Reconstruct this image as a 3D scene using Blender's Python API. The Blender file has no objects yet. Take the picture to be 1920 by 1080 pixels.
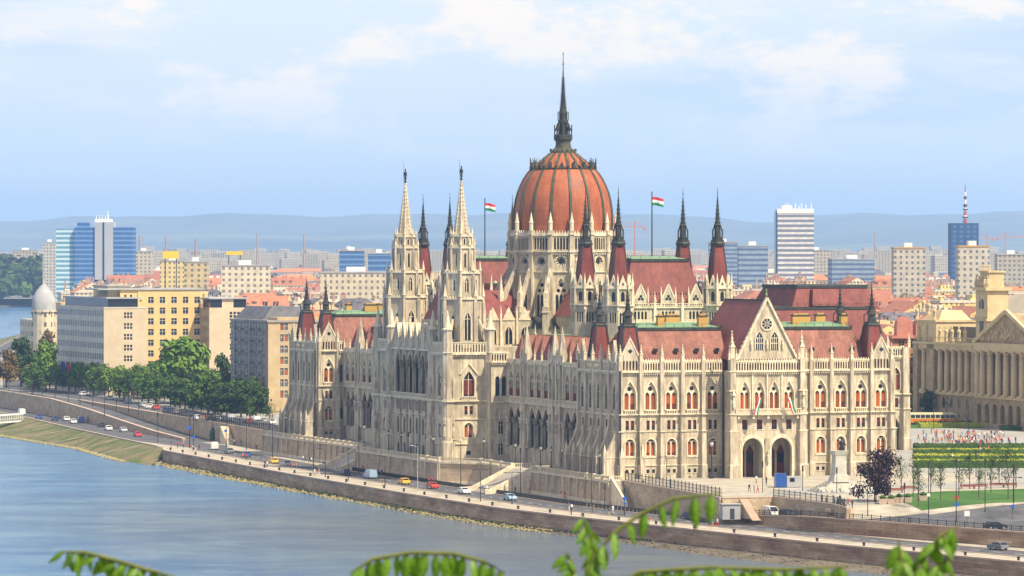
import bpy, math, random
from mathutils import Matrix, Vector
R = math.radians
rnd = random.Random(7)
C = bpy.context.scene.collection
HC = 48.3                      # camera height above the square
UX, UY = 0.942, 0.336          # direction of the parliament's river-to-square axis
UA = math.atan2(UY, UX)
OX, OY = 22.62, 950.0

def W(u, v):                   # building plan coordinates to world
    return (OX + UX*u - UY*v, OY + UY*u + UX*v)
def UV(X, Y):
    return ((X-OX)*UX + (Y-OY)*UY, -(X-OX)*UY + (Y-OY)*UX)

class MB:
    def __init__(s, *mats):
        s.v = []; s.f = []; s.mi = []; s.mats = []; s.cur = 0; s.sm = []; s.smooth = False
        s.frame()
        for m in mats: s.M(m)
        s.cur = 0
    def frame(s, O=(0, 0), t=(1, 0)):
        s.O = O; s.t = t; s.q = (-t[1], t[0])
        return s
    def M(s, m):
        if m not in s.mats: s.mats.append(m)
        s.cur = s.mats.index(m)
        return s
    def P(s, a, y, z):
        return (s.O[0]+a*s.t[0]+y*s.q[0], s.O[1]+a*s.t[1]+y*s.q[1], z)
    def face(s, pts):
        n = len(s.v)
        s.v += [s.P(*p) for p in pts]
        s.f.append(tuple(range(n, n+len(pts)))); s.mi.append(s.cur); s.sm.append(s.smooth)
    def box(s, x0, x1, y0, y1, z0, z1):
        n = len(s.v)
        s.v += [s.P(*p) for p in ((x0,y0,z0),(x1,y0,z0),(x1,y1,z0),(x0,y1,z0),(x0,y0,z1),(x1,y0,z1),(x1,y1,z1),(x0,y1,z1))]
        for q in ((0,3,2,1),(4,5,6,7),(0,1,5,4),(1,2,6,5),(2,3,7,6),(3,0,4,7)):
            s.f.append(tuple(n+i for i in q)); s.mi.append(s.cur); s.sm.append(False)
    def loft(s, rings, cap0=False, cap1=True, closed=True):
        n = len(s.v); k = len(rings[0])
        for r in rings: s.v += [s.P(*p) for p in r]
        for i in range(len(rings)-1):
            for j in range(k if closed else k-1):
                a = n+i*k+j; b = n+i*k+(j+1) % k
                s.f.append((a, b, b+k, a+k)); s.mi.append(s.cur); s.sm.append(s.smooth)
        if cap0: s.f.append(tuple(n+j for j in reversed(range(k)))); s.mi.append(s.cur); s.sm.append(False)
        if cap1: s.f.append(tuple(n+(len(rings)-1)*k+j for j in range(k))); s.mi.append(s.cur); s.sm.append(False)
    def lathe(s, x, y, prof, n=8, rot=0., cap=True):
        s.loft([[(x+r*math.cos(rot+2*math.pi*j/n), y+r*math.sin(rot+2*math.pi*j/n), z) for j in range(n)] for r, z in prof], cap0=False, cap1=cap)
    def prism(s, pts, z0, z1):
        s.loft([[(p[0], p[1], z0) for p in pts], [(p[0], p[1], z1) for p in pts]], cap0=True)
    def frus(s, x0, x1, y0, y1, z0, X0, X1, Y0, Y1, z1, cap=True):
        s.loft([[(x0,y0,z0),(x1,y0,z0),(x1,y1,z0),(x0,y1,z0)], [(X0,Y0,z1),(X1,Y0,z1),(X1,Y1,z1),(X0,Y1,z1)]], cap1=cap)
    def ext(s, pts, y0, y1):     # polygon in (a, z), seen from outside counter-clockwise, from y0 (front) to y1 (back)
        s.face([(a, y0, z) for a, z in pts])
        k = len(pts)
        for i in range(k):
            a, b = pts[i], pts[(i+1) % k]
            s.face([(a[0],y0,a[1]), (a[0],y1,a[1]), (b[0],y1,b[1]), (b[0],y0,b[1])])
    def bar(s, p, q, w=.1, h=None):   # square bar between two points (raw coordinates in the current frame)
        h = h or w
        p = Vector(p); q = Vector(q); d = (q-p).normalized()
        up = Vector((0,0,1)) if abs(d.z) < .9 else Vector((1,0,0))
        a = d.cross(up).normalized()*w/2; b = d.cross(a).normalized()*h/2
        s.loft([[tuple(c+o) for o in (a+b, -a+b, -a-b, a-b)] for c in (p, q)], cap0=True)
    def tube(s, pts, rad, n=6):
        rings = []
        for i, p in enumerate(pts):
            p = Vector(p)
            d = (Vector(pts[min(i+1, len(pts)-1)])-Vector(pts[max(i-1, 0)])).normalized()
            up = Vector((0,0,1)) if abs(d.z) < .9 else Vector((1,0,0))
            a = d.cross(up).normalized(); b = d.cross(a).normalized()
            r = rad[i] if isinstance(rad, (list, tuple)) else rad
            rings.append([tuple(p+a*r*math.cos(2*math.pi*j/n)+b*r*math.sin(2*math.pi*j/n)) for j in range(n)])
        s.loft(rings, cap0=True)
    def arch(s, op):
        c, hw, zp, h = op['c'], op['hw'], op['zp'], op.get('h', 0)
        if not h: return [(c-hw, zp), (c+hw, zp)]
        n = op.get('n', 5); L = []
        for i in range(n+1):
            t = i/n
            if op.get('k') == 'r': x = -math.cos(t*math.pi/2); z = math.sin(t*math.pi/2)
            else: x = -(1-t**1.7); z = t
            L.append((c+hw*x, zp+h*z))
        return L + [(2*c-a, z) for a, z in reversed(L[:-1])]
    def wall(s, a0, a1, z0, z1, ops=(), y=0., depth=.4):
        ops = sorted(ops, key=lambda o: o['c']); b = [a0]
        for i in range(len(ops)-1): b.append(((ops[i]['c']+ops[i]['hw'])+(ops[i+1]['c']-ops[i+1]['hw']))/2)
        b.append(a1)
        Q = lambda x0, x1, za, zb, zc, zd: s.face([(x0,y,za),(x1,y,zb),(x1,y,zc),(x0,y,zd)])
        if not ops:
            Q(a0, a1, z0, z0, z1, z1); return
        for i, o in enumerate(ops):
            c, hw = o['c'], o['hw']
            Q(b[i], c-hw, z0, z0, z1, z1); Q(c+hw, b[i+1], z0, z0, z1, z1)
            if o.get('k') == 'c':
                up = s.arch(dict(c=c, hw=hw, zp=o['zc'], h=hw, k='r')); dn = [(a, 2*o['zc']-z) for a, z in up]
            else:
                up = s.arch(o); zs = o.get('zs', z0); dn = [(a, zs) for a, z in up]
            for j in range(len(up)-1):
                (p, pz), (q, qz) = up[j], up[j+1]
                Q(p, q, pz, qz, z1, z1)
                if dn[j][1] > z0+.001: Q(p, q, z0, z0, dn[j+1][1], dn[j][1])
                s.face([(p,y,pz),(q,y,qz),(q,y+depth,qz),(p,y+depth,pz)])
                if dn[j][1] > z0+.001: s.face([(p,y,dn[j][1]),(p,y+depth,dn[j][1]),(q,y+depth,dn[j+1][1]),(q,y,dn[j+1][1])])
            if o.get('k') != 'c':
                for x, sg in ((c-hw, 1), (c+hw, -1)):
                    s.face([(x,y,dn[0][1]),(x,y+depth,dn[0][1]),(x,y+depth,o['zp']),(x,y,o['zp'])][::sg])
    def band(s, o, w, y0, y1, legs=True):   # raised moulding round an arch
        i = s.arch(o); up = s.arch(dict(o, hw=o['hw']+w, h=(o.get('h', 0) or 0)+w*1.15, zp=o['zp']) if o.get('h') else dict(o, hw=o['hw']+w, zp=o['zp']+w))
        if legs:
            zs = o['zs']; i = [(i[0][0], zs)]+i+[(i[-1][0], zs)]; up = [(up[0][0], zs)]+up+[(up[-1][0], zs)]
        for j in range(len(i)-1):
            a, b, c, d = i[j], i[j+1], up[j+1], up[j]
            s.face([(a[0],y0,a[1]),(b[0],y0,b[1]),(c[0],y0,c[1]),(d[0],y0,d[1])])
            s.face([(d[0],y0,d[1]),(c[0],y0,c[1]),(c[0],y1,c[1]),(d[0],y1,d[1])])
            s.face([(a[0],y0,a[1]),(b[0],y0,b[1]),(b[0],y1,b[1]),(a[0],y1,a[1])])
    def mesh(s, name='m'):
        me = bpy.data.meshes.new(name)
        me.from_pydata(s.v, [], s.f)
        for m in s.mats: me.materials.append(m)
        me.polygons.foreach_set('material_index', s.mi)
        me.polygons.foreach_set('use_smooth', s.sm)
        me.update()
        return me
    def build(s, name, parent=None, **k):
        return put(name, s.mesh(name), parent, **k)

def put(name, mesh, parent=None, mat=None, label=None, cat=None, group=None, kind=None, loc=None, rz=0., sc=1.):
    o = bpy.data.objects.new(name, mesh); C.objects.link(o)
    if parent: o.parent = parent
    if mat is not None: o.matrix_local = mat
    elif loc is not None:
        o.location = loc; o.rotation_euler = (0, 0, rz)
        o.scale = (sc, sc, sc) if not isinstance(sc, tuple) else sc
    if label: o['label'] = label
    if cat: o['category'] = cat
    if group: o['group'] = group
    if kind: o['kind'] = kind
    return o
def empty(name, loc=(0,0,0), rz=0., **k):
    o = put(name, None, None, loc=loc, rz=rz, **k); o.empty_display_size = .5
    return o
def face_frame(pa, pb, nrm):     # frame along a facade, seen from outside left to right; nrm is the outward normal
    t = (-nrm[1], nrm[0])
    da = pa[0]*t[0]+pa[1]*t[1]; db = pb[0]*t[0]+pb[1]*t[1]
    return (pa, t) if da < db else (pb, t)
def onface(fr, a, z, y=0.):
    O, t = fr; q = (-t[1], t[0])
    return Matrix(((t[0], q[0], 0, O[0]+a*t[0]+y*q[0]), (t[1], q[1], 0, O[1]+a*t[1]+y*q[1]), (0, 0, 1, z), (0, 0, 0, 1)))
def T(x, y, z, rz=0., sc=1.):
    s = sc if isinstance(sc, tuple) else (sc, sc, sc)
    return Matrix.Translation((x, y, z)) @ Matrix.Rotation(rz, 4, 'Z') @ Matrix.Diagonal((*s, 1))

# ---------------------------------------------------------------- materials
def newmat(name):
    m = bpy.data.materials.new(name); m.use_nodes = True
    nt = m.node_tree; b = nt.nodes['Principled BSDF']
    return m, nt, b
def N(nt, t, **k):
    n = nt.nodes.new(t)
    for a, b in k.items():
        if a == 'i':
            for x, y in b.items(): n.inputs[x].default_value = y
        else: setattr(n, a, b)
    return n
def plain(name, col, rough=.7, metal=0., spec=.4):
    m, nt, b = newmat(name)
    b.inputs['Base Color'].default_value = (*col, 1); b.inputs['Roughness'].default_value = rough
    b.inputs['Metallic'].default_value = metal; b.inputs['Specular IOR Level'].default_value = spec
    return m
def rough_mat(name, c1, c2, scale=.3, rough=.85, bump=.0, stretch=(1,1,1), c3=None, brick=None, detail=6, spec=.25, contrast=(.35,.65), rand=0., streak=0.):
    m, nt, b = newmat(name)
    tc = N(nt, 'ShaderNodeTexCoord'); mp = N(nt, 'ShaderNodeMapping', i={'Scale': stretch})
    nt.links.new(tc.outputs['Object'], mp.inputs[0])
    no = N(nt, 'ShaderNodeTexNoise', i={'Scale': scale, 'Detail': detail, 'Roughness': .65})
    nt.links.new(mp.outputs[0], no.inputs['Vector'])
    cr = N(nt, 'ShaderNodeValToRGB'); e = cr.color_ramp.elements
    e[0].position = contrast[0]; e[0].color = (*c1, 1); e[1].position = contrast[1]; e[1].color = (*c2, 1)
    if c3: x = e.new(.9); x.color = (*c3, 1)
    nt.links.new(no.outputs['Fac'], cr.inputs[0]); out = cr.outputs[0]
    if brick:
        bw, bh, dark = brick
        bm = N(nt, 'ShaderNodeMapping', i={'Rotation': (R(90), 0, 0)})
        # brick pattern on vertical faces: (x+y, z)
        sp = N(nt, 'ShaderNodeSeparateXYZ'); ad = N(nt, 'ShaderNodeMath', operation='ADD'); cb = N(nt, 'ShaderNodeCombineXYZ')
        nt.links.new(tc.outputs['Object'], sp.inputs[0]); nt.links.new(sp.outputs[0], ad.inputs[0]); nt.links.new(sp.outputs[1], ad.inputs[1])
        nt.links.new(ad.outputs[0], cb.inputs[0]); nt.links.new(sp.outputs[2], cb.inputs[1])
        br = N(nt, 'ShaderNodeTexBrick', i={'Color1': (1,1,1,1), 'Color2': (1-dark*.6,)*3+(1,), 'Mortar': (1-dark,)*3+(1,), 'Scale': 1., 'Mortar Size': bh*.05, 'Brick Width': bw, 'Row Height': bh})
        nt.links.new(cb.outputs[0], br.inputs['Vector'])
        mx = N(nt, 'ShaderNodeMixRGB', blend_type='MULTIPLY', i={0: 1.})
        nt.links.new(out, mx.inputs[1]); nt.links.new(br.outputs[0], mx.inputs[2]); out = mx.outputs[0]
        nt.nodes.remove(bm)
    if streak:      # rain streaks and soot running down the stone
        m3 = N(nt, 'ShaderNodeMapping', i={'Scale': (1.3, 1.3, .07)}); nt.links.new(tc.outputs['Object'], m3.inputs[0])
        ns = N(nt, 'ShaderNodeTexNoise', i={'Scale': 1.1, 'Detail': 7, 'Roughness': .7}); nt.links.new(m3.outputs[0], ns.inputs['Vector'])
        r3 = N(nt, 'ShaderNodeValToRGB'); q = r3.color_ramp.elements; q[0].position = .36; q[0].color = (1-streak, 1-streak*1.02, 1-streak*1.05, 1); q[1].position = .58; q[1].color = (1,1,1,1); nt.links.new(ns.outputs['Fac'], r3.inputs[0])
        mx3 = N(nt, 'ShaderNodeMixRGB', blend_type='MULTIPLY', i={0: 1.}); nt.links.new(out, mx3.inputs[1]); nt.links.new(r3.outputs[0], mx3.inputs[2]); out = mx3.outputs[0]
    if rand:
        oi = N(nt, 'ShaderNodeObjectInfo'); mr = N(nt, 'ShaderNodeMapRange', i={'To Min': 1-rand, 'To Max': 1+rand})
        hs = N(nt, 'ShaderNodeHueSaturation')
        nt.links.new(oi.outputs['Random'], mr.inputs[0]); nt.links.new(mr.outputs[0], hs.inputs['Value']); nt.links.new(out, hs.inputs['Color']); out = hs.outputs[0]
    nt.links.new(out, b.inputs['Base Color'])
    b.inputs['Roughness'].default_value = rough; b.inputs['Specular IOR Level'].default_value = spec
    if bump:
        bp = N(nt, 'ShaderNodeBump', i={'Strength': bump, 'Distance': .1})
        n2 = N(nt, 'ShaderNodeTexNoise', i={'Scale': scale*8, 'Detail': 3})
        nt.links.new(mp.outputs[0], n2.inputs['Vector'])
        nt.links.new(n2.outputs['Fac'], bp.inputs['Height']); nt.links.new(bp.outputs[0], b.inputs['Normal'])
    return m
STONE = rough_mat('stone', (.44,.37,.27), (.76,.67,.50), .45, stretch=(1,1,.35), brick=(1.1,.5,.22), c3=(.82,.73,.56), detail=9, streak=.34)
STONE2 = rough_mat('weathered_stone', (.36,.30,.23), (.74,.65,.50), .8, stretch=(1.4,1.4,.3), c3=(.82,.74,.60), detail=9, streak=.42)
TRIM = rough_mat('stone_trim', (.58,.50,.36), (.83,.74,.56), .9, streak=.25)
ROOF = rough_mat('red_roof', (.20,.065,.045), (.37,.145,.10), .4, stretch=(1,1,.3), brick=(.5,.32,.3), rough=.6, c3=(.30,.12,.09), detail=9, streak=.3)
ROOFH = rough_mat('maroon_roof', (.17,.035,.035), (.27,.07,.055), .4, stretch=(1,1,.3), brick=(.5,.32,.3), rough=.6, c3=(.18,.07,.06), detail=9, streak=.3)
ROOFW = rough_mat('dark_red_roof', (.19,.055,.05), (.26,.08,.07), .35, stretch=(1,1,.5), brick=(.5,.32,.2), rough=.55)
DOME = rough_mat('dome_red', (.29,.08,.04), (.48,.15,.065), .35, stretch=(1,1,.25), brick=(.7,.5,.25), c3=(.42,.13,.07), detail=9, rough=.5)
DARK = rough_mat('dark_copper', (.025,.027,.026), (.06,.062,.055), .8, rough=.55)
IRON = plain('iron', (.02,.022,.028), .45)
COPPER = rough_mat('green_copper', (.16,.30,.16), (.28,.44,.26), .25, rough=.6, brick=(.9,50.,.25))
RIB = rough_mat('rib_bronze', (.05,.055,.035), (.10,.10,.065), .8, rough=.5)
GLASS = plain('dark_glass', (.012,.018,.035), .18, 0., .5)
PANE = plain('shaded_pane', (.045,.05,.07), .3, 0., .5)
BLIND = rough_mat('orange_blind', (.30,.075,.025), (.48,.14,.04), .9, stretch=(2,2,.3), rand=.25)
WOOD = rough_mat('maroon_wood', (.10,.02,.015), (.17,.035,.025), .9, rand=.2)
OCHRE = rough_mat('ochre_render', (.45,.26,.07), (.56,.34,.10), .4)
# ---------------------------------------------------------------- the parliament, in plan coordinates (u, v), z up
PARL = empty('parliament_building', (OX, OY, 0), UA, label='huge white neo-gothic riverside palace with a red ribbed dome and many spires', cat='parliament building')
def part(name): 
    o = put(name, None, PARL); o.empty_display_size = .5
    return o

def pinnacle_mesh(h=3.2, w=.55, name='pinnacle'):
    m = MB(TRIM); b = h*.42
    m.box(-w/2, w/2, -w/2, w/2, 0, b)
    m.box(-w*.66, w*.66, -w*.66, w*.66, b-.12, b)
    for k in range(4):
        m.frame((0,0), (math.cos(k*math.pi/2), math.sin(k*math.pi/2)))
        m.face([(-w*.6, -w*.62, b), (w*.6, -w*.62, b), (0, -w*.5, b+w*1.1)])
    m.frame(); m.lathe(0, 0, [(w*.5, b), (w*.05, h*.95)], 4, math.pi/4, cap=False)
    for i in range(3):
        z = b+(h-b)*(.25+.24*i); r = w*.5*(1-(z-b)/(h-b))+.07
        m.box(-r, r, -r, r, z, z+.1)
    m.lathe(0, 0, [(.02, h*.9), (w*.2, h*.94), (.02, h)], 6)
    return m.mesh(name)
PIN = pinnacle_mesh(3.6, .62); PINS = pinnacle_mesh(2.4, .42); PINB = pinnacle_mesh(5.2, .8)

# ---- window kinds: origin at the middle of the sill on the wall plane, y goes inwards
def twin_window(w, h, variant, round_top=True, roundel=True, hw=None, tr=TRIM):
    m = MB(tr); c = w*.27; lw = w*.2; hw = hw or w*.55
    top = h*.64 if roundel else h*.95
    zp = top-lw*1.3
    m.wall(-hw, hw, -.1, top+.1, [dict(c=-c, hw=lw, zs=.12, zp=zp, h=lw*1.25), dict(c=c, hw=lw, zs=.12, zp=zp, h=lw*1.25)], .3, .25)
    if roundel: m.wall(-hw, hw, top+.1, h+.6, [dict(c=0, hw=w*.2, zc=top+.15+w*.22, k='c')], .3, .25)
    m.M(GLASS); m.box(-hw, hw, .56, .6, 0, h)
    for i, x in enumerate((-c, c)):
        v = (variant >> i) & 1
        m.M(BLIND); m.box(x-lw, x+lw, .5, .54, (h*.22 if not v else .1), zp+lw*.15)
        if not v: m.M(WOOD); m.box(x-lw, x+lw, .48, .53, .05, h*.2)
        m.M(WOOD); m.box(x-.04, x+.04, .44, .5, .1, zp+lw)
        m.box(x-lw, x+lw, .44, .5, zp-.03, zp+.06)
    m.M(tr); m.box(-hw, hw, -.12, .3, -.12, .05)
    return m.mesh('window')
def lancet_window(w, h, pane=GLASS, blind=None, tr=TRIM, mull=1, panel=None):
    m = MB(tr)
    m.M(pane); m.box(-w*.6, w*.6, .4, .44, 0, h*1.05)
    if blind: m.M(blind); m.box(-w/2, w/2, .36, .395, h*.1, h*.7)
    m.M(tr)
    for i in range(mull):
        x = -w/2+w*(i+1)/(mull+1); m.box(x-.07, x+.07, .2, .4, 0, h)
    if mull: m.box(-w/2, w/2, .22, .4, h*.68, h*.68+.12)
    if panel: m.M(panel); m.box(-w/2, w/2, .1, .18, 0, h*.3)
    m.M(tr); m.box(-w*.56, w*.56, -.1, .4, -.12, 0)
    return m.mesh('window')
def rect_window(w, h, col=WOOD, tr=TRIM, pane=GLASS):
    m = MB(tr); m.M(pane); m.box(-w/2-.05, w/2+.05, .3, .34, 0, h)
    m.M(col); m.box(-w/2, w/2, .26, .29, h*.45, h); m.box(-.04, .04, .24, .29, 0, h)
    m.M(tr); m.box(-w/2-.1, w/2+.1, -.1, .3, -.12, 0)
    return m.mesh('window')
WM = [twin_window(2.5, 6.0, k, hw=1.5) for k in range(4)]
WL = [twin_window(2.0, 3.3, k, roundel=False, hw=1.2) for k in range(4)]
WR = rect_window(.74, 2.0); WR1 = rect_window(1.3, 2.0)
WB = rect_window(.7, .8, col=GLASS)
WT = lancet_window(1.5, 5.2, GLASS); WN = lancet_window(.8, 4.4, PANE, mull=0); WS = lancet_window(.7, 2.6, GLASS, mull=0)
WWEST = lancet_window(2.9, 5.6, PANE, None, mull=3, panel=WOOD); WBIG = lancet_window(2.4, 6.0, GLASS, WOOD, mull=1)

Z0, ZB, ZL, ZM, ZS, ZC, ZG = 0., 2.7, 9.9, 13.5, 14.3, 22.6, 25.0

def onfw(fr, a, z, y=0.): return onface(fr, a, z, y) @ T(0, 0, 0, 0, (1, .35, 1))
def string(m, a0, a1, z, h=.35, d=.3):
    m.box(a0, a1, -d, .05, z, z+h*.6); m.box(a0, a1, -d*.55, .05, z-h*.5, z)
def gallery(m, a0, a1, n=None, z0=ZC, open_=True):       # arcaded parapet with a saw-tooth crest
    L = a1-a0; n = n or max(2, round(L/.62)); s = L/n
    ops = [dict(c=a0+s*(i+.5), hw=s*.31, zs=z0+.35, zp=z0+1.7, h=s*.45, n=3) for i in range(n)]
    m.wall(a0, a1, z0+.3, z0+2.3, ops, -.25, .3)
    m.box(a0, a1, -.32, .1, z0+2.1, z0+2.3)
    cu = m.cur; m.M(WOOD); m.box(a0+.1, a1-.1, .22, .28, z0+.3, z0+2.1); m.cur = cu
    for i in range(n):
        c = a0+s*(i+.5)
        m.face([(c-s/2, -.2, z0+2.3), (c+s/2, -.2, z0+2.3), (c, -.2, z0+2.85)])
        m.face([(c-s/2, 0, z0+2.3), (c, -.2, z0+2.85), (c, 0, z0+2.85)])
    m.box(a0, a1, -.6, .05, z0-.1, z0+.3)
    k = max(3, round(L/.45))
    for i in range(k):
        c = a0+L*(i+.5)/k; m.box(c-.1, c+.1, -.45, 0, z0-.55, z0-.1)
def balustrade(m, a0, a1, z, y=0., h=1., step=.45):
    m.box(a0, a1, y-.12, y+.12, z+h-.16, z+h); m.box(a0, a1, y-.12, y+.12, z, z+.12)
    n = max(1, int((a1-a0)/step))
    for i in range(n):
        c = a0+(a1-a0)*(i+.5)/n; m.box(c-.09, c+.09, y-.07, y+.07, z+.12, z+h-.16)
def bay(m, fr, c, w, parent, k=0, gable=False, orange=True, rr=rnd):     # one full-height bay of the standard facade
    a0, a1 = c-w/2, c+w/2
    m.M(STONE)
    m.wall(a0, a1, Z0, ZB, [dict(c=c-.65, hw=.33, zs=1.1, zp=1.9), dict(c=c+.65, hw=.33, zs=1.1, zp=1.9)], 0, .3)
    lo = dict(c=c, hw=1.05, zs=4.7, zp=7.2, h=1.15, k='r'); m.wall(a0, a1, ZB, ZL, [lo], 0, .5)
    m.wall(a0, a1, ZL, ZM, [dict(c=c-.6, hw=.37, zs=10.3, zp=12.3), dict(c=c+.6, hw=.37, zs=10.3, zp=12.3)], 0, .35)
    hi = dict(c=c, hw=1.3, zs=14.5, zp=17.9, h=2.7); m.wall(a0, a1, ZM, ZC, [hi], 0, .5)
    m.M(TRIM); m.band(lo, .28, -.12, .02); m.band(hi, .34, -.16, .02)
    string(m, a0, a1, ZB, .3, .22); string(m, a0, a1, ZL, .25, .18); string(m, a0, a1, ZM, .4, .42)
    balustrade(m, c-1.35, c+1.35, 13.65, -.25, .85)
    m.box(c-1.3, c+1.3, -.15, .02, 4.35, 4.55)
    for x in (-.65, .65): put('window', WB, parent, onface(fr, c+x, 1.1))
    put('window', WL[rr.randrange(4)], parent, onface(fr, c, 4.7))
    for x in (-.6, .6): put('window', WR, parent, onface(fr, c+x, 10.3))
    put('window', WM[rr.randrange(4)], parent, onface(fr, c, 14.5))
    if gable:
        m.M(STONE2)
        ops = [dict(c=c+(i-2)*.72, hw=.21, zs=ZC+.4, zp=ZC+2.2, h=.3, n=3) for i in range(5)]
        m.wall(a0+.3, a1-.3, ZC+.3, ZC+3.0, ops, -.2, .4)
        hgt = 4.0; w2 = (a1-a0)/2-.3
        m.ext([(c-w2, ZC+3.0), (c+w2, ZC+3.0), (c, ZC+3.0+hgt)], -.2, .3)
        m.M(TRIM)
        for sg in (-1, 1): m.bar((c+sg*(w2+.15), -.05, ZC+2.9), (c, -.05, ZC+3.2+hgt), .55, .28)
        m.M(GLASS); m.ext([(c, ZC+3.9), (c+.55, ZC+4.45), (c, ZC+5.), (c-.55, ZC+4.45)], -.23, -.1)
        m.M(TRIM); m.box(a0, a1, -.6, .05, ZC-.1, ZC+.3); put('pinnacle', PINS, parent, onface(fr, c, ZC+3.0+hgt-.6, .05) @ T(0,0,0,0,.6))
    else:
        m.M(TRIM); gallery(m, a0+.35, a1-.35)
def pier(m, a, w=.9, d=.9, z1=ZC, steps=True):
    m.M(STONE2)
    m.box(a-w/2-.12, a+w/2+.12, -d-.35, 0, 0, ZB)
    m.box(a-w/2, a+w/2, -d-.1, 0, ZB, ZL)
    m.box(a-w/2+.04, a+w/2-.04, -d+.1, 0, ZL, ZM)
    m.box(a-w/2+.1, a+w/2-.1, -d+.25, 0, ZM, z1+2.4)
    m.M(TRIM)
    for z in (ZB, ZL, ZM): m.box(a-w/2-.12, a+w/2+.12, -d-.3, 0, z, z+.22)
def flare(m, a, w=1.1, k=1.):      # sweeping buttress: out at the foot, curving into the wall above
    prof = [(-3.4*k, 0), (-3.4*k, 4.6), (-3.0*k, 5.3), (-2.4*k, 6.2), (-1.8*k, 7.4), (-1.2*k, 8.8), (-.8*k-.05, 10), (-.6, 11.2), (-.5, ZC+2.2), (0, ZC+2.2), (0, 0)]
    m.M(STONE2)
    for s in (-1, 1):
        pts = [(a+s*w/2, y, z) for y, z in prof]; m.face(pts[::s])
    for i in range(len(prof)-3):
        (y0, z0), (y1, z1) = prof[i], prof[i+1]
        m.face([(a-w/2, y0, z0), (a+w/2, y0, z0), (a+w/2, y1, z1), (a-w/2, y1, z1)])
    m.M(TRIM); m.box(a-w/2-.08, a+w/2+.08, -3.5*k, 0, 4.4, 4.6); m.box(a-w/2-.1, a+w/2+.1, -3.8*k, 0, 0, .8)
    m.frame(m.O, m.t); m.lathe(a, -3.05*k, [(.42, 4.6), (.36, 5.8), (.04, 7.4)], 4, math.pi/4)

def roof_hip(m, u0, u1, v0, v1, z0, z1, ins, mat_s=ROOF, top=COPPER, rise=.9, cap=DARK):
    """steep mansard with a dark cornice and a low copper top"""
    iu0, iu1, iv0, iv1 = ins
    m.M(mat_s); m.frus(u0, u1, v0, v1, z0, u0+iu0, u1-iu1, v0+iv0, v1-iv1, z1, False)
    a0, a1, b0, b1 = u0+iu0, u1-iu1, v0+iv0, v1-iv1
    m.M(cap); m.box(a0-.25, a1+.25, b0-.25, b1+.25, z1-.1, z1+.55)
    for x in (a0-.35, a1+.1):
        m.box(x, x+.25, b0-.3, b1+.3, z1+.55, z1+.7)
    m.M(top); m.frus(a0+.1, a1-.1, b0+.1, b1-.1, z1+.55, (a0+a1)/2-(a1-a0)*.35, (a0+a1)/2+(a1-a0)*.35, (b0+b1)/2, (b0+b1)/2+.2, z1+.55+rise)
    m.M(IRON)      # thin roof railing
    for (p, q) in (((a0,b0),(a1,b0)), ((a1,b0),(a1,b1)), ((a1,b1),(a0,b1)), ((a0,b1),(a0,b0))):
        m.bar((p[0], p[1], z1+1.3), (q[0], q[1], z1+1.3), .05)
        L = math.dist(p, q); n = max(1, int(L/2))
        for i in range(n):
            x = p[0]+(q[0]-p[0])*i/n; y = p[1]+(q[1]-p[1])*i/n; m.box(x-.03, x+.03, y-.03, y+.03, z1+.6, z1+1.3)

def corner_turret(x, y, z0, zr, parent, r=2.6, tip=41.6, stone=False, rm=ROOFH, spire=DARK):
    """tapering red roof shaft, dark open lantern and needle spire"""
    m = MB(rm); q = math.pi/4
    m.lathe(x, y, [(r*1.15, z0), (r*.95, z0+(zr-z0)*.4), (r*.62, zr)], 4, q)
    m.M(DARK)
    for k in range(4):
        a = q+k*math.pi/2; p = lambda rr, z: (x+rr*math.cos(a), y+rr*math.sin(a), z)
        m.bar(p(r*1.17, z0), p(r*.64, zr), .28)
    h = tip-zr
    m.M(spire); m.lathe(x, y, [(r*.64, zr), (r*.68, zr+h*.04), (r*.6, zr+h*.06), (r*.6, zr+h*.10)], 4, q)
    m.lathe(x, y, [(r*.34, zr+h*.1), (r*.28, zr+h*.24), (r*.38, zr+h*.26), (r*.33, zr+h*.30), (r*.19, zr+h*.42), (r*.09, zr+h*.66), (r*.03, zr+h*.9)], 8)
    for k in range(4):
        a = q+k*math.pi/2
        px, py = x+r*.6*math.cos(a), y+r*.6*math.sin(a)
        m.bar((px, py, zr+h*.08), (px, py, zr+h*.26), .14)
        m.bar((px, py, zr+h*.23), (x+r*.3*math.cos(a), y+r*.3*math.sin(a), zr+h*.34), .14)
    for i in range(5):
        z = zr+h*(.42+.09*i); rr = r*.24*(1-i*.15)+.07; m.box(x-rr, x+rr, y-rr, y+rr, z, z+.1)
    m.M(IRON); m.lathe(x, y, [(.05, zr+h*.86), (.05, tip)], 4); m.lathe(x, y, [(.02, zr+h*.9), (.16, zr+h*.915), (.02, zr+h*.93)], 6)
    o = m.build('corner_turret', parent)
    return o

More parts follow.
